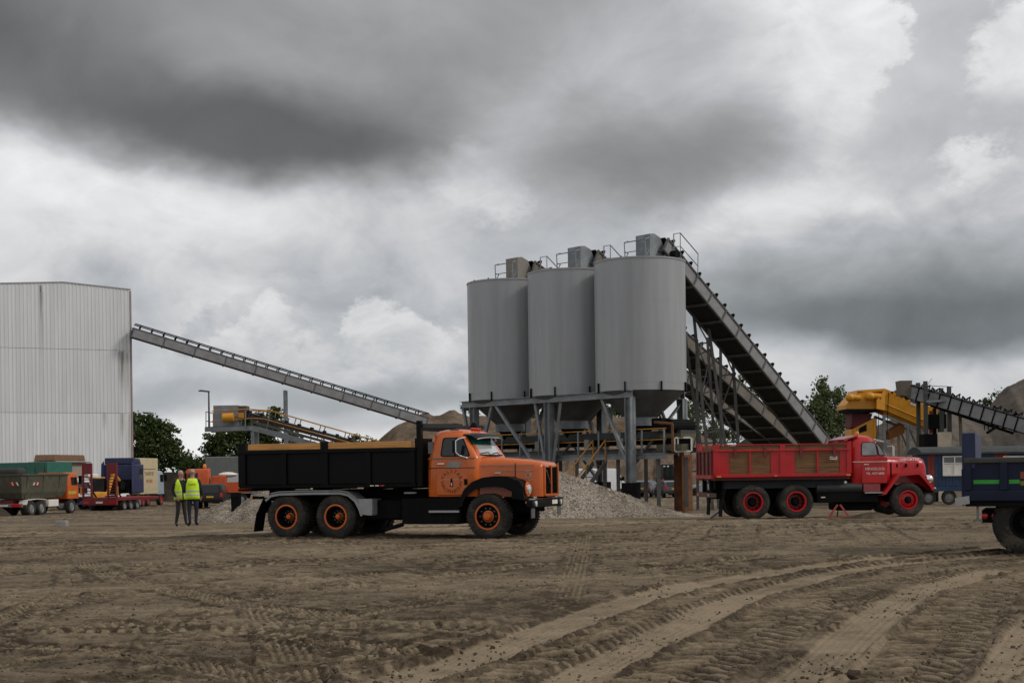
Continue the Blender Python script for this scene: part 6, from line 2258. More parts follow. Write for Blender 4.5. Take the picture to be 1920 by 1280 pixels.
def green_truck():
    root = empty('box_lorry')
    put(root, 146, 101, R(-27), (3.2, 0))
    tag(root, 'white cabbed lorry with green tarpaulin body behind the orange skip lorry', 'truck')
    B().box(-4.6, 3.4, -0.45, 0.45, 0.7, 1.0).build('chassis', BLACKM, root)
    B().box(-4.6, 1.45, -1.25, 1.25, 1.15, 3.55).build('tarpaulin', GREEN, root, bevel=0.04)
    for x in np.linspace(-4.4, 1.2, 7):
        B().box(x - 0.03, x + 0.03, -1.262, -1.252, 1.15, 3.2).build('strap', DGREEN, root)
    B().box(-4.61, 1.41, -1.3, 1.3, 1.0, 1.14).build('side_rail', GREYBOX, root)
    lettering('lettering', 'VERHUUR', 0.35, mat('pale_green', (0.2, 0.4, 0.3), 0.6), root, Matrix.Translation((-0.6, -1.27, 2.2)) @ SIDE)
    cabover(root, 1.6, 3.4, 1.2, 0.95, 2.35, WHITE)
    for s in (-1, 1):
        small_wheel(root, 2.7, s * 1.2, 0.5, 0.3)
        small_wheel(root, -2.6, s * 1.2, 0.5, 0.55)
        small_wheel(root, -3.8, s * 1.2, 0.5, 0.55)
    B().box(3.4, 3.58, -1.15, 1.15, 0.42, 0.66).build('bumper_trim', BLUE, root, bevel=0.02)


green_truck()


def pale_truck():
    root = empty('box_lorry')
    put(root, 119, 114, R(80))
    tag(root, 'lorry with rusty brown roofed box just showing over green tarpaulin', 'truck')
    B().box(-3, 2.0, -1.0, 1.0, 1.1, 3.75).build('box_body', mat('cream_brown', (0.33, 0.27, 0.21), 0.7), root, bevel=0.05)
    B().prism([(-3.1, 3.76), (2.1, 3.76), (1.9, 4.25), (-2.9, 4.25)], -0.9, 0.9).build('roof_hood', mat('rust_brown', (0.19, 0.105, 0.06), 0.75), root, bevel=0.05)
    B().box(-3.15, 2.15, -1.35, 1.35, 3.60, 3.68).build('roof_shelf', GREYBOX, root)
    B().box(2.2, 4.0, -1.1, 1.1, 0.9, 2.7).build('cab', PALE, root, bevel=0.1)
    for s in (-1, 1):
        small_wheel(root, 3.2, s * 1.1, 0.48, 0.3)
        small_wheel(root, -1.8, s * 1.1, 0.48, 0.5)


pale_truck()


def low_loader():
    root = empty('low_loader')
    p = P(190, 930, 98)
    root.location = (p.x, 98, gz(98))
    root.rotation_euler = (0, 0, R(79))
    tag(root, 'dark red low loader trailer with two upright ramps facing the yard', 'trailer')
    B().box(-0.2, 6.5, -1.3, 1.3, 0.72, 0.95).build('deck', DARKRED, root, bevel=0.02)
    B().box(-0.3, -0.05, -1.3, 1.3, 0.42, 0.85).build('rear_beam', DARKRED, root, bevel=0.02)
    for s in (-1, 1):
        y = s * 0.95
        # each ramp: frame rails with rungs, plate at top
        r_ = B()
        for dy in (-0.32, 0.32):
            r_.box(-0.28, -0.12, y + dy - 0.05, y + dy + 0.05, 0.86, 3.35)
        ramp = r_.build('ramp', DARKRED, root)
        B().box(-0.26, -0.14, y - 0.36, y + 0.36, 2.62, 3.4).build('ramp_plate', DARKRED, ramp)
        for z in np.arange(1.0, 2.6, 0.2):
            B().box(-0.25, -0.15, y - 0.27, y + 0.27, z, z + 0.06).build('rung', DARKRED, ramp)
        B().beam((-0.12, y, 1.9), (1.1, y, 0.96), 0.08).build('ramp_ram', BLACKM, ramp)
        B().box(-0.32, -0.281, y + s * 0.38, y + s * 0.5, 1.15, 1.75).build('marker_board', mat('orange_board', (0.55, 0.2, 0.03), 0.5), root)
        for x in (1.0, 2.0, 3.0):
            small_wheel(root, x, s * 1.28, 0.36, 0.5, GALV)
        B().box(-0.33, -0.301, *sorted((s * 0.8, s * 1.2)), 0.55, 0.7).build('tail_lamp', REDL, root)
    B().box(-0.34, -0.301, -0.25, 0.25, 0.55, 0.68).build('number_plate', PALE, root)


low_loader()


def mini_excavator():
    root = empty('mini_excavator')
    p = P(181, 930, 103)
    root.location = (p.x, 103, gz(103) + 0.955)
    root.rotation_euler = (0, 0, R(60))
    root.location.z = gz(103) + 0.0
    tag(root, 'small yellow excavator standing behind the red ramps', 'excavator')
    for s in (-1, 1):
        B().prism(round_poly([(-0.9, 0.0), (0.9, 0.0), (0.9, 0.45), (-0.9, 0.45)], 0.2), *((s * 0.45, s * 0.75))).build('track', RUBBER, root)
    B().box(-0.8, 0.7, -0.65, 0.65, 0.55, 1.3).build('body', YELLOW, root, bevel=0.1)
    B().box(-0.2, 0.7, -0.1, 0.6, 1.32, 2.3).build('cab', GLASS, root, bevel=0.05)
    B().box(-0.25, 0.75, -0.14, 0.64, 2.31, 2.4).build('cab_roof', YELLOW, root, bevel=0.03)
    B().path([(0.7, -0.35, 1.0), (1.3, -0.35, 2.5), (1.0, -0.35, 3.1)], 0.14, 8).build('boom', YELLOW, root)
    B().path([(1.0, -0.35, 3.1), (2.0, -0.35, 2.1)], 0.1, 8).build('dipper_arm', YELLOW, root)
    B().prism([(1.8, 1.5), (2.2, 1.45), (2.35, 1.9), (2.0, 2.15), (1.85, 1.9)], -0.6, -0.1).build('bucket', BLACKM, root)


mini_excavator()


def blue_tractor_unit():
    root = empty('tractor_unit')
    put(root, 248, 105, R(88), (-0.4, -1.2))
    tag(root, 'dark blue high cabbed lorry seen from behind beside the red ramps', 'truck')
    B().box(-2.6, 2.6, -0.45, 0.45, 0.7, 1.0).build('chassis', BLACKM, root)
    B().box(0.2, 2.5, -1.22, 1.22, 1.15, 3.35).build('cab', BLUE, root, bevel=0.1, seg=3)
    B().prism([(0.2, 3.36), (2.3, 3.36), (1.9, 3.75), (0.2, 3.85)], -1.1, 1.1).build('roof_fairing', BLUE, root, bevel=0.06)
    for s in (-1, 1):
        quad_panel(root, 'side_fairing', [(0.2, s * 1.2, 1.2), (-0.5, s * 1.2, 1.2), (-0.35, s * 1.15, 3.4), (0.2, s * 1.15, 3.6)], 0.04, BLUE)
        B().box(1.3, 2.2, *sorted((s * 1.2, s * 1.226)), 2.2, 3.0).build('side_window', GLASS, root)
        small_wheel(root, 1.6, s * 1.15, 0.5, 0.32)
        small_wheel(root, -1.5, s * 1.15, 0.5, 0.55)
        B().strip([(-2.1, 0.9), (-1.8, 1.1), (-1.2, 1.1), (-0.9, 0.9)][::-1], *sorted((s * 0.6, s * 1.2)), 0.03).build('mudguard', PALE, root)
    B().box(-0.3, 0.15, -1.0, 1.0, 1.05, 2.2).build('rear_locker', BLACKM, root)
    B().box(-1.1, -0.5, -1.0, -0.5, 0.6, 1.15).build('fuel_tank', PALE, root, bevel=0.05)


blue_tractor_unit()


def beige_truck():
    root = empty('box_lorry')
    put(root, 263, 108.5, R(86), (-3.3, -1.2))
    tag(root, 'beige box lorry with pale blue cab and red wheels near oak tree', 'truck')
    B().box(-3.2, 3.0, -0.45, 0.45, 0.6, 0.9).build('chassis', DARKRED, root)
    B().box(-3.3, 1.0, -1.2, 1.2, 1.0, 3.85).build('box_body', BEIGE, root, bevel=0.04)
    lettering('lettering', 'TRANSPORT', 0.42, mat('brown_sign', (0.2, 0.08, 0.05), 0.6), root, Matrix.Translation((-1.15, -1.205, 2.6)) @ SIDE)
    lettering('lettering', 'WEVERS', 0.42, mat('red_sign', (0.4, 0.03, 0.02), 0.6), root, Matrix.Translation((-1.15, -1.205, 2.0)) @ SIDE)
    B().box(-2.6, 0.4, -1.206, -1.2, 2.95, 3.0).build('sign_line', DARKRED, root)
    cabover(root, 1.15, 2.9, 1.1, 0.95, 2.85, mat('pale_blue_cab', (0.30, 0.36, 0.42), 0.45))
    for s in (-1, 1):
        for x in (-2.5, -1.3):
            small_wheel(root, x, s * 1.15, 0.5, 0.5, RED)
        small_wheel(root, 2.1, s * 1.1, 0.5, 0.3, RED)
        B().box(-3.36, -3.31, *sorted((s * 0.7, s * 1.1)), 0.75, 0.92).build('tail_lamp', REDL, root)


beige_truck()


def orange_recovery():
    root = empty('recovery_truck')
    put(root, 372, 110, R(188))
    tag(root, 'orange lorry with beacon and low bed behind the two men', 'truck')
    OR2 = mat('red_orange', (0.52, 0.085, 0.018), 0.4)
    cabover(root, -0.9, 1.0, 1.1, 1.0, 2.95, OR2)
    B().ball((-0.5, 0.0, 3.12), 0.14, 0.14, 0.22, 8, 6).build('beacon', AMBER, root)
    B().box(-4.6, 0.8, -0.45, 0.45, 0.6, 0.95).build('chassis', BLACKM, root)
    for s in (-1, 1):
        B().box(-4.6, -1.0, *sorted((s * 1.12, s * 1.2)), 1.05, 1.85).build('bed_side', OR2, root)
        small_wheel(root, 0.2, s * 1.1, 0.48, 0.3)
        small_wheel(root, -3.4, s * 1.1, 0.48, 0.5)
    B().box(-4.6, -1.0, -1.1, 1.1, 1.0, 1.08).build('bed_floor', BLACKM, root)
    B().box(-2.2, -1.1, -0.9, 0.9, 1.1, 2.35).build('load_box', OR2, root, bevel=0.06)
    B().ball((-2.3, 0.1, 2.45), 0.75, 0.5, 0.22, 10, 6).build('load_sack', PALE, root, smooth=True)
    B().path([(-3.3, 0, 1.1), (-3.5, 0, 2.55), (-3.9, 0, 2.2)], 0.13, 8).build('crane_arm', YELLOW, root)


orange_recovery()


def grey_trailer():
    root = empty('box_trailer')
    put(root, 428, 124, R(172))
    tag(root, 'grey tarpaulin trailer just above the orange lorry, cut by tipper body', 'trailer')
    B().box(-4.0, 1.7, -1.2, 1.2, 1.2, 4.05).build('tarpaulin', GREYBOX, root, bevel=0.08)
    B().box(-4.0, 1.7, -1.22, 1.22, 1.0, 1.19).build('side_rail', BLACKM, root)
    for s in (-1, 1):
        for x in (-2.8, -1.6):
            small_wheel(root, x, s * 1.1, 0.48, 0.5)
    B().beam((1.4, 0, 1.1), (1.4, 0, 0.0), 0.14).build('support_leg', BLACKM, root)


grey_trailer()


# ------------------------------------------------------------------ conveyor with platform and yellow railing (left)
def railing_conveyor():
    D = 84.0
    k = D / FPX
    a = P(468, 775, D)
    b = P(705, 838, D - 2)
    g = gz(D)
    root = empty('belt_conveyor', (a.x, D, g))
    tag(root, 'small conveyor with yellow railing and drive platform above black tipper body', 'conveyor')
    o = Vector((a.x, D, g))
    ext = (b - a).normalized() * 3.0

    def near(p, dy=-0.75):
        return p + Vector((0, dy, 0)) - o
    # belt
    B().beam(a - o, b + ext - o, 0.9, 0.10).build('belt', BELT, root)
    for dy in (-0.5, 0.5):
        B().beam(a - o + Vector((0, dy, -0.22)), b + ext - o + Vector((0, dy, -0.22)), 0.08, 0.2).build('belt_frame', mat('brown_frame', (0.05, 0.035, 0.028), 0.8), root)
    idl = B()
    for i in range(11):
        q = a.lerp(b, i / 10.0) - o
        idl.tube(q + Vector((0, -0.5, 0.12)), q + Vector((0, 0.5, 0.12)), 0.06, 6)
        idl.beam(q + Vector((0, -0.5, -0.5)), q + Vector((0, -0.5, -0.2)), 0.06)
    idl.build('idler_rollers', BLACKM, root)['kind'] = 'stuff'
    # main beams: level platform then sloping girder
    p0, p1, p2 = P(390, 806, D), P(478, 803, D), P(660, 852, D - 1.5)
    for dy in (-0.85, 0.85):
        B().beam(near(p0, dy), near(p1, dy), 0.12, 0.26).build('girder', GALV, root)
        B().beam(near(p1, dy), near(p2 + (p2 - p1) * 0.3, dy), 0.12, 0.30).build('girder', GALV, root)
    q0, q1 = P(474, 790, D), P(640, 836, D - 1.5)
    B().beam(near(q0, -0.8), near(q1, -0.8), 0.06, 0.16).build('stringer', GALVD, root)
    B().obox((near(p0, 0) + near(p1, 0)) / 2 + Vector((0, 0, 0.15)), (p1 - p0) / 2, Vector((0, 0.8, 0)), Vector((0, 0, 0.02))).build('platform_deck', GALVD, root)
    # housing and drive
    c0, c1 = P(404, 804, D), P(450, 760, D)
    B().box(c0.x - o.x, c1.x - o.x, -0.55, 0.6, c0.z - o.z, c1.z - o.z).build('drive_housing', GALV, root, bevel=0.02)
    c2, c3 = P(451, 785, D), P(465, 761, D)
    B().box(c2.x - o.x, c3.x - o.x, -0.5, 0.5, c2.z - o.z, c3.z - o.z).build('head_hood', mat('brown_hood', (0.09, 0.07, 0.06), 0.8), root, bevel=0.02)
    m0 = P(424, 784, D)
    mm = B()
    mm.tube((m0.x - o.x, -0.95, m0.z - o.z), (m0.x - o.x + 0.65, -0.95, m0.z - o.z + 0.03), 0.27, 12)
    mm.build('drive_motor', YELLOW, root, smooth=True)
    m1 = P(452, 780, D)
    B().box(m1.x - o.x, m1.x - o.x + 0.28, -0.9, -0.56, m1.z - o.z - 0.14, m1.z - o.z + 0.16).build('gearbox', YELLOW, root, bevel=0.03)
    # yellow handrails along platform and slope
    for dy in (-1.0, 1.0):
        top = [P(404, 772, D), P(470, 768, D), P(512, 771, D), P(722, 831, D - 2)]
        mid = [P(404, 790, D), P(478, 785, D), P(500, 786, D), P(660, 830, D - 2)]
        if dy < 0:
            B().path([near(p, dy) for p in top], 0.035, 6).build('handrail', YRAIL, root)
            B().path([near(p, dy) for p in mid], 0.028, 6).build('midrail', YRAIL, root)
        else:
            B().path([near(p, dy) for p in top], 0.035, 6).build('handrail', YRAIL, root)
        for x0, y0, x1, y1 in ((466, 770, 466, 803), (512, 772, 506, 804), (560, 785, 552, 815), (606, 798, 598, 826), (652, 811, 646, 838)):
            B().beam(near(P(x0, y0, D), dy), near(P(x1, y1, D), dy), 0.09, 0.05).build('rail_post', GALV, root)
        gr = [P(393, 773, D), P(393, 806, D)]
        B().path([near(p, dy) for p in gr], 0.028, 6).build('rail_post', GALV, root)
    for py in (773, 790):
        B().path([near(P(393, py, D), -1.0), near(P(393, py, D), 1.0)], 0.028, 6).build('end_rail', YRAIL, root)
    for px in (478, 560):
        for dy in (-0.7, 0.7):
            t_ = P(px, 808 if px < 500 else 828, D)
            B().beam(near(t_, dy), Vector((t_.x - o.x, dy, 0)), 0.2).build('support_leg', GALV, root)
    return root


railing_conveyor()


def lamp_post():
    D = 84.5
    p, q = P(399, 806, D), P(396, 736, D)
    root = empty('lamp_post', (p.x, D - 1.0, p.z))
    g = gz(D)
    root.location.z = p.z + 0.02
    g = p.z + 0.02
    tag(root, 'thin grey lamp post with flat lamp arm pointing left', 'street lamp')
    h = q.z - g
    B().tube((0, 0, 0), (0, 0, h), 0.07, 8, 0.045).build('pole', GALVD, root)
    B().beam((0.05, 0, h), (-0.5, 0, h + 0.08), 0.12, 0.10).build('lamp_arm', GALVD, root)
    B().box(-0.6, -0.3, -0.12, 0.12, h + 0.02, h + 0.10).build('lamp_head', GALVD, root, bevel=0.02)


lamp_post()


# ------------------------------------------------------------------ yellow screening machine and right-hand conveyor
def screener():
    D = 100.0
    g = gz(D)
    o = P(1640, 780, D)
    root = empty('screening_machine', (o.x, D, g))
    tag(root, 'large yellow vibrating screen machine on steel legs behind red cab', 'machine')
    O = Vector((o.x, D, g))

    def Q(px, py, dy=0.0):
        v = P(px, py, D) - O
        v.y += dy
        return v

    def slab(name, pts, y0, y1, m, bevel=0.0):
        n = len(pts)
        f0 = [Q(x, y, y0) for x, y in pts]
        f1 = [Q(x, y, y1) for x, y in pts]
        f = [tuple(range(n)), tuple(range(2 * n - 1, n - 1, -1))] + [(i, n + i, n + (i + 1) % n, (i + 1) % n) for i in range(n)]
        return B().raw(f0 + f1, f).build(name, m, root, bevel=bevel)
    # the screen deck: long side plates sloping down to the right, end box facing left
    slab('side_plate', [(1650, 732), (1748, 770), (1747, 798), (1735, 806), (1650, 770), (1632, 768), (1632, 752)], -1.3, -1.15, YELLOW)
    slab('side_plate', [(1650, 732), (1748, 770), (1747, 798), (1735, 806), (1650, 770), (1632, 768), (1632, 752)], 1.6, 1.75, YELLOW)
    slab('top_plate', [(1600, 733), (1651, 730), (1748, 768), (1747, 772), (1650, 735), (1600, 738)], -1.14, 1.59, YELLOW)
    slab('feed_box', [(1586, 752), (1600, 736), (1648, 738), (1634, 770), (1580, 772), (1579, 760)], -1.14, 1.59, YELLOW)
    quad_panel(root, 'lower_skirt', [Q(1650, 758, -1.36), Q(1736, 794, -1.36), Q(1733, 812, -0.7), Q(1650, 777, -0.7)], 0.05, YELLOW)
    quad_panel(root, 'corner_plate', [Q(1632, 752, -1.7), Q(1651, 732, -1.33), Q(1651, 771, -1.33), Q(1632, 768, -1.7)], 0.05, YELLOW)
    slab('feed_lip', [(1578, 768), (1634, 768), (1634, 774), (1580, 774)], -1.5, 1.2, BLACKM)
    for px, py in ((1584, 747), (1622, 745)):
        c = Q(px, py, -1.45)
        B().ball(c, 0.32, 0.34, 0.30, 12, 8).build('vibrator_motor', YELLOW, root, smooth=True)
        B().tube(c + Vector((0.2, 0, 0)), c + Vector((0.75, 0.0, -0.05)), 0.2, 12).build('motor_flange', YELLOW, root, smooth=True)
    slab('chute', [(1592, 774), (1630, 776), (1622, 800), (1590, 802)], -0.9, 0.9, mat('dark_red_chute', (0.10, 0.012, 0.014), 0.7))
    slab('lower_housing', [(1590, 806), (1634, 784), (1637, 812), (1634, 830), (1590, 832)], -1.0, 0.9, YELLOW)
    slab('inspection_hatch', [(1604, 803), (1618, 796), (1618, 808), (1604, 812)], -1.06, -1.001, BLACKM, 0.0)
    for px in (1594, 1631):
        slab('housing_rib', [(px, 806 - (px - 1590) * 0.45), (px + 4, 804 - (px - 1590) * 0.45), (px + 4, 830), (px, 830)], -1.09, -1.001, YELLOW, 0.0)
    slab('lower_chute', [(1660, 810), (1690, 792), (1690, 812), (1664, 824)], -0.8, 0.8, mat('rusty_chute', (0.28, 0.11, 0.02), 0.7, dirt=0.3))
    slab('maker_sign', [(1697, 752), (1707, 755), (1707, 763), (1697, 760)], -1.335, -1.302, PALE, 0.0)
    B().beam(Q(1697, 752, -1.36), Q(1707, 757, -1.36), 0.02, 0.12).build('sign_mark', BLUE, root)
    # legs and frame
    for dy in (-1.2, 1.2):
        B().beam(Q(1649, 780, dy), Q(1720, 808, dy), 0.16).build('frame_beam', GALV, root)
        for px, top in ((1649, 778), (1693, 797)):
            t = Q(px, top, dy)
            B().beam(t, Vector((t.x, dy, 0)), 0.18).build('leg', GALV, root)
        B().beam(Q(1694, 800, dy), Q(1715, 850, dy), 0.10).build('brace', GALVD, root)
        B().beam(Q(1656, 738, dy - 0.2), Q(1653, 815, dy - 0.2), 0.04).build('cable', BLACKM, root)
        t = Q(1600, 832, dy * 0.7)
        B().beam(t, Vector((t.x, t.y, 0)), 0.2).build('leg', GALVD, root)
    for k in range(4):
        q = Q(1664 + k * 9, 739 + k * 4, -1.25)
        B().box(q.x - 0.06, q.x + 0.06, q.y - 0.1, q.y + 0.1, q.z, q.z + 0.14).build('cover_clip', BLACKM, root)
    for px in (1660, 1668, 1677):
        t, b_ = Q(px, 826, -2.0), Q(px, 850, -2.0)
        B().beam(t, Vector((t.x, t.y, 0)), 0.05).build('guard_post', YRAIL, root)
    for py in (827, 838):
        B().beam(Q(1658, py, -2.0), Q(1680, py, -2.0), 0.05).build('guard_rail', YRAIL, root)


screener()


def right_conveyor():
    D = 96.0
    a = P(1712, 722, D)
    b = P(1960, 795, 90.0)
    root = empty('belt_conveyor', (a.x, D, gz(D)))
    tag(root, 'long conveyor with light panels rising from right edge to yellow screen', 'conveyor')
    bpy.context.view_layer.update()
    conveyor(root, b, a, 1.2, 0.9, 0.82, CONVP, BLACKM)
    o = Vector(root.location)
    h0, h1 = P(1686, 742, D), P(1702, 714, D)
    hb = B().prism([(h0.x - o.x, h0.z - o.z), (h1.x - o.x, h0.z - o.z - 0.1), (h1.x - o.x + 0.15, h1.z - o.z), (h0.x - o.x - 0.1, h1.z - o.z)], -0.6, 0.6)
    hb.build('head_housing', mat('brown_housing', (0.13, 0.105, 0.085), 0.75, dirt=0.3), root, bevel=0.02)
    for px, y0 in ((1728, 716), (1772, 726)):
        for dy in (-0.85, 0.85):
            t = P(px, y0, D - 1) - o
            B().beam(Vector((t.x, dy - 1, t.z)), Vector((t.x, dy - 1, 0)), 0.24).build('support_leg', mat('dark_green_steel', (0.055, 0.06, 0.055), 0.7, dirt=0.2), root)
    t = P(1795, 765, D - 1) - o
    B().beam(Vector((t.x, -1.5, t.z)), Vector((t.x + 0.2, -1.5, 0)), 0.18).build('support_leg', CONVB, root)
    w0, w1 = P(1728, 754, D - 1) - o, P(1772, 752, D - 1) - o
    B().beam(Vector((w0.x, -2.0, w0.z)), Vector((w1.x, -2.0, w1.z)), 0.5, 0.14).build('walkway', GALV, root)
    for py in (725, 738):
        r0, r1 = P(1704, py - 1, D - 1) - o, P(1775, py + 2, D - 1) - o
        B().beam(Vector((r0.x, -2.3, r0.z)), Vector((r1.x, -2.3, r1.z)), 0.04).build('handrail', GALVD, root)
    c0 = P(1738, 723, D) - o
    B().beam(c0, c0 + Vector((0.35, 0, 0.5)), 0.025).build('aerial', BLACKM, root)
    s0, s1 = P(1745, 760, D) - o, P(1900, 812, 92) - o
    B().beam(s0, s1, 0.16).build('lower_strut', BLACKM, root)
    s2, s3 = P(1850, 812, 92) - o, P(1905, 775, 91) - o
    B().beam(s2, s3, 0.16).build('lower_strut', BLACKM, root)
    for px in (1846, 1853):
        B().beam(P(px, 775, 93) - o, P(px, 806, 93) - o, 0.05).build('hanger', BLACKM, root)
    # machinery under the head
    for px, y0, y1, m in ((1752, 765, 850, BLACKM), (1762, 772, 850, GALVD), (1746, 770, 812, DARKRED), (1768, 768, 800, BLACKM)):
        a0, a1 = P(px, y0, D + 1) - o, P(px, y1, D + 1) - o
        a1.z = max(a1.z, 0) if y1 < 840 else 0
        B().beam(a0, a1, 0.22).build('frame_post', m, root)
    bb = P(1752, 782, D + 1) - o
    B().box(bb.x - 0.5, bb.x + 0.7, bb.y - 0.5, bb.y + 0.5, bb.z - 0.8, bb.z + 0.2).build('transfer_box', BLACKM, root, bevel=0.03)
    c0, c1 = P(1755, 845, D - 2) - o, P(1780, 810, D - 2) - o
    B().box(c0.x, c1.x, -2.5, -2.4, 0, c1.z).build('cream_panel', CREAM, root)
    B().box(c0.x - 0.9, c0.x - 0.02, -2.4, -1.2, 0, c1.z - 0.1).build('dark_shed', BLACKM, root)


right_conveyor()


def site_hut():
    D = 79.0
    g = gz(D)
    p0, p1 = P(1733, 930, D), P(1960, 930, D)
    L = p1.x - p0.x
    root = empty('site_hut', (p0.x, D, g))
    tag(root, 'blue and red wooden site wagon with white window behind blue tipper', 'site hut')
    zb, zt = 1.05, 2.85
    n = 34
    for k in range(n):
        x0, x1 = L * k / n, L * (k + 1) / n - 0.012
        red = k in (1, 2, 20, 21, 22, 23)
        B().box(x0, x1, -0.03, 0.06, zb, zt).build('board', HUTR if red else HUTB, root)
    B().box(0.0, L, 0.062, 2.3, zb, zt).build('hut_body', HUTB, root)
    arc = [(-0.25, zt + 0.02), (-0.25, zt + 0.12), (0.2, zt + 0.3), (0.7, zt + 0.42), (1.2, zt + 0.46), (1.7, zt + 0.42), (2.2, zt + 0.3), (2.6, zt + 0.12), (2.6, zt + 0.02)]
    B().prism(arc, -0.2, L + 0.2, 'x').build('roof', ROOFG, root)
    B().box(0, L, -0.1, 2.35, zb - 0.28, zb - 0.01).build('under_frame', HUTB, root)
    for px0, px1 in ((1767, 1811), (1880, 1925)):
        a, b_ = P(px0, 892, D), P(px1, 854, D)
        x0, x1, z0, z1 = a.x - p0.x, b_.x - p0.x, a.z - g, b_.z - g
        w = B().box(x0 + 0.06, x1 - 0.06, -0.05, -0.035, z0 + 0.06, z1 - 0.06).build('window', SIDEG, root)
        f = B()
        f.box(x0, x1, -0.1, -0.032, z0, z0 + 0.07)
        f.box(x0, x1, -0.1, -0.032, z1 - 0.07, z1)
        for x in (x0, (x0 + x1) / 2 - 0.035, x1 - 0.07):
            f.box(x, x + 0.07, -0.098, -0.031, z0 + 0.07, z1 - 0.07)
        f.box(x0 + 0.07, x1 - 0.07, -0.09, -0.04, z0 + (z1 - z0) * 0.62, z0 + (z1 - z0) * 0.62 + 0.05)
        f.build('window_frame', PALE, w)
        B().box(x0 + 0.08, x1 - 0.08, -0.056, -0.052, z0 + 0.08, z0 + (z1 - z0) * 0.6).build('curtain', PALE, w)
    for px in (1741, 1780, 1905):
        q = P(px, 930, D)
        small_wheel(root, q.x - p0.x, -0.05, 0.42, 0.25, GREYBOX)
    B().beam((-1.3, 1.0, 0.65), (0.0, 1.0, 0.85), 0.12).build('drawbar', BLUE, root)
    B().box(-1.2, 0.0, 0.5, 1.5, 0.7, 0.82).build('towing_frame', mat('bright_blue', (0.01, 0.06, 0.20), 0.5), root)


site_hut()


# ------------------------------------------------------------------ navy tipper at the right edge
def blue_tipper():
    D = 24.6
    root = empty('tipper_truck')
    p = P(1808, 940, D)
    root.location = (p.x, D, 0)
    root.rotation_euler = (0, 0, R(-21))
    tag(root, 'dark navy tipper body with green stripes cut by right edge', 'truck')
    z = lambda py: P(1830, py, D).z
    zb, zt = z(936), z(868)
    L = 5.2
    B().box(0.05, L, 0.0, 0.06, zb, zt).build('body_side', NAVY, root)
    B().box(0.05, L, 2.3, 2.36, zb, zt).build('body_side', NAVY, root)
    B().box(0.05, L, 0.065, 2.295, zb, zb + 0.06).build('body_floor', NAVY, root)
    B().box(0.0, L, -0.05, 0.12, zt, z(858)).build('top_rail', mat('worn_rail', (0.055, 0.052, 0.043), 0.7, dirt=0.3), root, bevel=0.015)
    B().box(0.0, L, -0.045, 0.1, zb - 0.03, zb + 0.16).build('bottom_rail', NAVY, root, bevel=0.02)
    B().box(0.02, L, 0.0, 0.1, zb - 0.12, zb - 0.032).build('lower_edge', BLACKM, root)
    for x in (0.0, 0.60, 1.5, 2.4):
        B().box(x, x + 0.13, -0.05, -0.002, zb + 0.16, zt).build('body_post', NAVY, root, bevel=0.01)
    zs = z(903)
    for x0, x1 in ((0.16, 0.59), (0.75, 0.93)):
        B().box(x0, x1, -0.006, -0.001, zs - 0.035, zs + 0.035).build('green_stripe', LIME, root)
    B().box(0.94, 1.3, -0.006, -0.001, zs - 0.07, zs + 0.01).build('maker_sign', mat('yellow_green_sign', (0.20, 0.17, 0.03), 0.6), root)
    B().box(0.94, 1.3, -0.006, -0.001, zs + 0.05, zs + 0.17).build('maker_sign', mat('orange_sign', (0.26, 0.06, 0.02), 0.6), root)
    B().box(-0.03, 0.20, -0.02, 2.4, zt - 0.1, z(811)).build('headboard', mat('navy_board', (0.014, 0.024, 0.075), 0.5, var=0.35, scale=2, stretch=(4, 4, 0.4), dirt=0.1), root, bevel=0.015)
    B().box(-0.04, 0.0, -0.03, 2.4, zb - 0.1, zt - 0.1).build('tailboard', NAVY, root)
    B().obox(Vector((-0.03, -0.05, zb - 0.02)), Vector((0.12, 0, 0.02)), Vector((0, 0.02, 0)), Vector((-0.004, 0, 0.07))).build('light_board', mat('grey_board', (0.36, 0.36, 0.35), 0.6), root)
    B().box(0.20, 0.24, 0.05, 0.09, 0.62, zb - 0.12).build('flap_stay', GREYBOX, root)
    B().box(0.14, 0.30, 0.02, 0.14, 0.59, 0.62).build('stay_foot', GREYBOX, root)
    B().box(0.28, 0.62, 0.3, 2.1, zb - 0.42, zb - 0.2).build('lamp_bar', BLACKM, root)
    for x in (0.33, 0.5):
        B().ball((x, 0.29, zb - 0.3), 0.06, 0.03, 0.06, 10, 6).build('tail_lamp', REDL, root)
    B().box(0.5, L, 0.75, 1.6, 0.70, zb - 0.14).build('chassis', BLACKM, root)
    r = 0.56
    for s, y in ((-1, 0.12), (1, 2.25)):
        for x in (1.03, 2.4):
            wheel(root, x, y, r, 0.46, s, BLACKM, 0.27, BLACKM, agri=True, lugs=26)
    ax = B()
    for x in (1.03, 2.4):
        ax.tube((x, 0.3, r), (x, 2.0, r), 0.11, 10)
    ax.build('axles', BLACKM, root)
    # cab crane mast and beacon behind the body
    zz = lambda py: P(1912, py, D + 2).z
    xm = P(1914, 850, D + 2).x - p.x
    B().box(xm - 0.09, xm + 0.4, 1.4, 2.0, zt, zz(832)).build('crane_column', BLACKM, root)
    B().box(xm - 0.14, xm + 0.4, 1.35, 2.05, zz(830), zz(820)).build('crane_cap', mat('sky_blue', (0.03, 0.11, 0.20), 0.5), root, bevel=0.02)
    B().box(xm - 0.08, xm + 0.3, 1.5, 1.9, zz(819), zz(805)).build('work_lamp', PALE, root, bevel=0.03)
    B().box(xm - 0.03, xm + 0.25, 1.46, 1.498, zz(816), zz(808)).build('lamp_lens', REDL, root)
    B().path([(xm - 0.32, 1.6, zt), (xm - 0.32, 1.6, zz(842)), (xm - 0.22, 1.6, zz(838)), (xm - 0.1, 1.6, zz(842))], 0.06, 8).build('hydraulic_arm', mat('sky_blue', (0.03, 0.11, 0.20), 0.5), root)
    return root


blue_tipper()


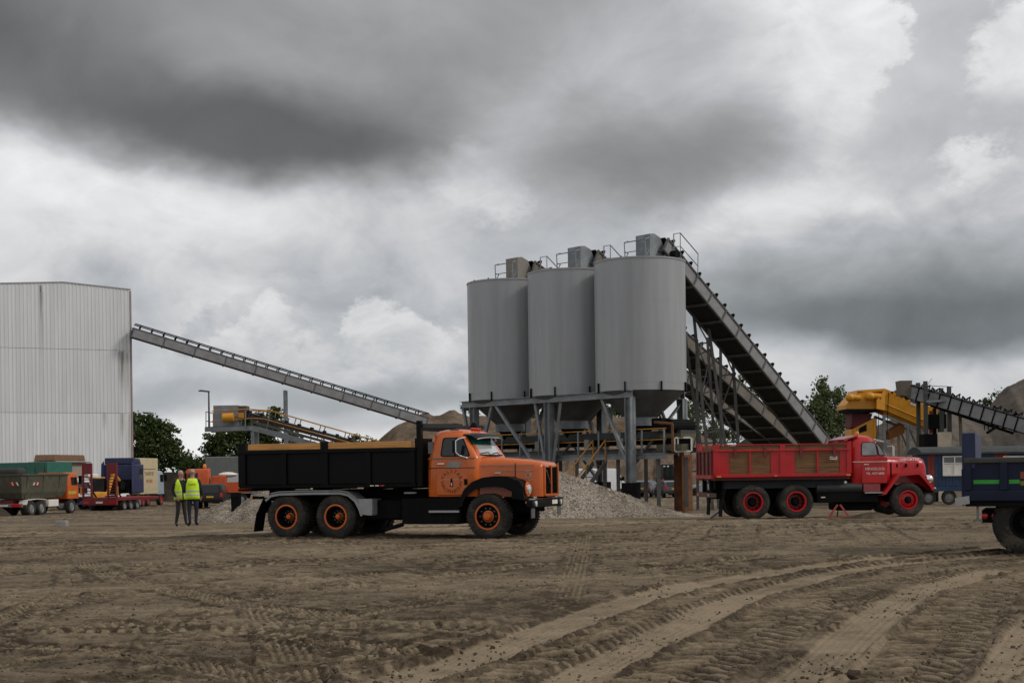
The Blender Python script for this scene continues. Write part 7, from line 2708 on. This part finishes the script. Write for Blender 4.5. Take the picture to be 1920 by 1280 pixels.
# ------------------------------------------------------------------ small things in the yard
def small_things():
    p = P(443, 958, 54.2)
    root = empty('plastic_post', (p.x, 54.2, gz(54.2) - 0.1))
    tag(root, 'black board post standing in the small gravel heap', 'post')
    B().loft([[(x, y, z) for x, y in ((-w, -0.06), (w, -0.06), (w, 0.06), (-w, 0.06))] for z, w in ((0, 0.17), (0.35, 0.18), (1.18, 0.2), (1.2, 0.19))]).build('board', BLACKM, root, bevel=0.01)
    B().box(-0.16, 0.16, -0.085, -0.062, 1.02, 1.10).build('grip', BLACKP, root)
    q = gpx(115, 984)
    b = empty('concrete_block', (q[0], q[1], ground_at(*q) - 0.03))
    tag(b, 'small rough concrete block lying on the sand at left', 'block')
    B().loft([[(x * w, y * w, z) for x, y in ((-0.2, -0.13), (0.19, -0.15), (0.21, 0.12), (-0.17, 0.14))] for z, w in ((0, 1.0), (0.14, 0.98), (0.22, 0.85))]).build('block', CONCRETE, b, bevel=0.02)
    B().path([(0.05, 0, 0.2), (0.07, 0, 0.27), (0.12, 0, 0.27), (0.13, 0, 0.2)], 0.012, 6).build('lifting_eye', RUST, b)
    pl = gpx(1338, 964)
    s = empty('broken_slab', (pl[0], pl[1], ground_at(*pl)))
    tag(s, 'pale broken slab leaning behind the rear wheel of red lorry', 'slab')
    B().obox((0, 0, 0.12), (0.22, 0.0, 0.16), (0, 0.2, 0), (-0.02, 0, 0.03)).build('slab', CONCRETE, s, bevel=0.01)


small_things()


# ------------------------------------------------------------------ two men in hi-vis vests
def person(px, D, facing, joints, trousers, label, back_text=None, head_turn=0.0, lean=0.0):
    p = P(px, 990, D)
    root = empty('person', (p.x, D, ground_at(p.x, D)), facing)
    tag(root, label, 'person', 'men in hi-vis vests')
    # skeleton: local x forward, y left
    bm = bmesh.new()
    lay = bm.verts.layers.skin.verify()
    V = {}

    def jt(n, co, r, root_=False):
        v = bm.verts.new(co)
        v[lay].radius = (r, r) if not isinstance(r, tuple) else r
        v[lay].use_root = root_
        V[n] = v

    def ch(*names):
        for a, b in zip(names[:-1], names[1:]):
            bm.edges.new((V[a], V[b]))
    for n, (co, r) in joints.items():
        jt(n, co, r, n == 'pelvis')
    ch('pelvis', 'waist', 'chest', 'neck', 'jaw', 'head', 'crown')
    for s in 'lr':
        ch('pelvis', 'hip' + s, 'knee' + s, 'ankle' + s, 'toe' + s)
        ch('chest', 'sho' + s, 'elb' + s, 'wri' + s, 'palm' + s)
        w, q = Vector(joints['wri' + s][0]), Vector(joints['palm' + s][0])
        d = (q - w).normalized()
        side = d.cross(Vector((0, 1, 0))).normalized()
        for k in range(4):
            off = side * (-0.030 + 0.02 * k)
            ln = (0.065, 0.075, 0.07, 0.055)[k]
            jt(f'fa{s}{k}', q + off + d * 0.03, 0.010)
            jt(f'fb{s}{k}', q + off + d * (0.03 + ln) + Vector((0.02, 0, 0)), 0.008)
            ch('palm' + s, f'fa{s}{k}', f'fb{s}{k}')
        jt(f'ta{s}', w + d * 0.05 + side * -0.045, 0.011)
        jt(f'tb{s}', w + d * 0.10 + side * -0.06, 0.009)
        ch('palm' + s, f'ta{s}', f'tb{s}')
    me = bpy.data.meshes.new('body')
    bm.to_mesh(me)
    bm.free()
    ob = bpy.data.objects.new('body', me)
    COL.objects.link(ob)
    md = ob.modifiers.new('skin', 'SKIN')
    md.use_smooth_shade = True
    sb = ob.modifiers.new('sub', 'SUBSURF')
    sb.levels = sb.render_levels = 2
    bpy.context.view_layer.update()
    dg = bpy.context.evaluated_depsgraph_get()
    m2 = bpy.data.meshes.new_from_object(ob.evaluated_get(dg))
    bpy.data.objects.remove(ob)
    for m in (SKIN, JACKET, trousers, SHOE):
        m2.materials.append(m)
    wl, wr_ = Vector(joints['wril'][0]), Vector(joints['wrir'][0])
    for f in m2.polygons:
        c = f.center
        if c.z < 0.10:
            k = 3
        elif c.z < 0.93 and abs(c.y) < 0.26 and (c - wl).length > 0.14 and (c - wr_).length > 0.14:
            k = 2
        elif c.z > 1.47:
            k = 0
        elif (c - wl).length < 0.05 or (c - wr_).length < 0.05 or (c - Vector(joints['palml'][0])).length < 0.1 or (c - Vector(joints['palmr'][0])).length < 0.1:
            k = 0
        else:
            k = 1
        f.material_index = k
    body = bpy.data.objects.new('body', m2)
    COL.objects.link(body)
    body.parent = root
    for pl in m2.polygons:
        pl.use_smooth = True
    # vest: open-fronted shell round the torso
    n = 28
    hx, hy, hz = joints['head'][0]

    def vest_ring(z, rx, ry, gap):
        t = (z - 0.9) / 0.6
        cx = joints['waist'][0][0] * (1 - t) + joints['chest'][0][0] * t
        out = []
        for i in range(n + 1):
            a = gap + (2 * math.pi - 2 * gap) * i / n
            out.append(Vector((cx + rx * math.cos(a), ry * math.sin(a), z)))
        return out
    spec = [(0.84, 0.155, 0.225, 0.10), (0.95, 0.15, 0.215, 0.10), (1.03, 0.147, 0.21, 0.12), (1.04, 0.147, 0.21, 0.12), (1.15, 0.15, 0.215, 0.16), (1.26, 0.152, 0.215, 0.25), (1.36, 0.145, 0.20, 0.42), (1.43, 0.125, 0.175, 0.6), (1.475, 0.085, 0.125, 0.8)]
    rings = [vest_ring(*s) for s in spec]
    b = B()
    v = [q for r_ in rings for q in r_]
    m = n + 1
    f = [(i * m + j, i * m + j + 1, (i + 1) * m + j + 1, (i + 1) * m + j) for i in range(len(rings) - 1) for j in range(n)]
    vest = b.raw(v, f).build('hi_vis_vest', HIVIS, root)
    so = vest.modifiers.new('cloth', 'SOLIDIFY')
    so.thickness = 0.012
    so.offset = 0
    vest.data.polygons.foreach_set('use_smooth', [True] * len(vest.data.polygons))
    for z0 in (0.94, 1.06):
        rr = []
        for z in (z0, z0 + 0.05):
            rx = float(np.interp(z, [s[0] for s in spec], [s[1] for s in spec])) + 0.008
            ry = float(np.interp(z, [s[0] for s in spec], [s[2] for s in spec])) + 0.008
            rr.append(vest_ring(z, rx, ry, 0.13))
        v = [q for r_ in rr for q in r_]
        f = [(j, j + 1, m + j + 1, m + j) for j in range(n)]
        t = B().raw(v, f).build('reflective_band', REFLECT, vest)
        so = t.modifiers.new('cloth', 'SOLIDIFY')
        so.thickness = 0.004
    if back_text:
        M = Matrix.Translation((joints['chest'][0][0] - 0.167, 0.0, 1.30)) @ Matrix.Rotation(R(-90), 4, 'Z') @ SIDE
        lettering('lettering', back_text, 0.055, BLACKP, vest, M)
    # hair, ears, nose, eyes
    H = Vector(joints['head'][0])
    hb = B()
    for i in range(1):
        hb.ball(H + Vector((-0.034, 0, 0.048)), 0.085, 0.082, 0.072, 14, 9)
    hb.build('hair', HAIR, root, smooth=True)
    for s in (-1, 1):
        B().ball(H + Vector((0.0, s * 0.083, 0.0)), 0.024, 0.012, 0.034, 8, 6).build('ear', SKIN, body)
        B().ball(H + Vector((0.088, s * 0.032, 0.012)), 0.010, 0.014, 0.010, 8, 6).build('eye', BLACKP, body)
    B().ball(H + Vector((0.105, 0, -0.018)), 0.022, 0.014, 0.024, 8, 6).build('nose', SKIN, body)
    B().ball(H + Vector((0.090, 0, -0.062)), 0.012, 0.026, 0.007, 8, 6).build('mouth', DARKRED, body)
    return root


def man(arm):
    J = {
        'pelvis': ((0, 0, 0.93), (0.15, 0.115)), 'waist': ((0.0, 0, 1.08), (0.155, 0.12)), 'chest': ((0.0, 0, 1.32), (0.165, 0.125)),
        'neck': ((0.015, 0, 1.49), 0.06), 'jaw': ((0.035, 0, 1.565), (0.066, 0.066)), 'head': ((0.03, 0, 1.645), (0.078, 0.092)), 'crown': ((0.02, 0, 1.71), (0.06, 0.07)),
    }
    for s, q in (('l', 1), ('r', -1)):
        J['hip' + s] = ((0, q * 0.095, 0.86), 0.098)
        J['knee' + s] = ((0.02, q * 0.11, 0.48), 0.066)
        J['ankle' + s] = ((-0.02, q * 0.12, 0.09), 0.046)
        J['toe' + s] = ((0.16, q * 0.14, 0.045), 0.042)
        J['sho' + s] = ((0.0, q * 0.195, 1.40), 0.075)
        J['elb' + s] = ((-0.03, q * 0.27, 1.12), 0.052)
        J['wri' + s] = ((0.07, q * 0.25, 0.90), 0.036)
        J['palm' + s] = ((0.10, q * 0.24, 0.83), (0.036, 0.018))
    J.update(arm)
    return J


def people():
    # man on the left: turned three quarters to the right, hands low at his coat
    J = man({'wrir': ((0.10, -0.20, 0.90), 0.036), 'palmr': ((0.16, -0.17, 0.85), (0.036, 0.018)), 'toel': ((0.17, 0.20, 0.045), 0.042), 'anklel': ((0.0, 0.17, 0.09), 0.046), 'ankler': ((-0.04, -0.16, 0.09), 0.046), 'toer': ((0.13, -0.20, 0.045), 0.042)})
    person(340, 43.6, R(-52), J, GTROUS, 'man in yellow vest and grey trousers turned towards the man beside him')
    J2 = man({'wril': ((0.12, 0.16, 0.98), 0.036), 'palml': ((0.19, 0.11, 0.98), (0.036, 0.018)), 'elbl': ((-0.05, 0.27, 1.12), 0.052), 'anklel': ((-0.02, 0.09, 0.09), 0.046), 'ankler': ((-0.02, -0.09, 0.09), 0.046)})
    person(362, 43.2, R(100), J2, JEANS, 'man in yellow vest and dark jeans standing with his back turned', back_text='SCHAFTER')


people()
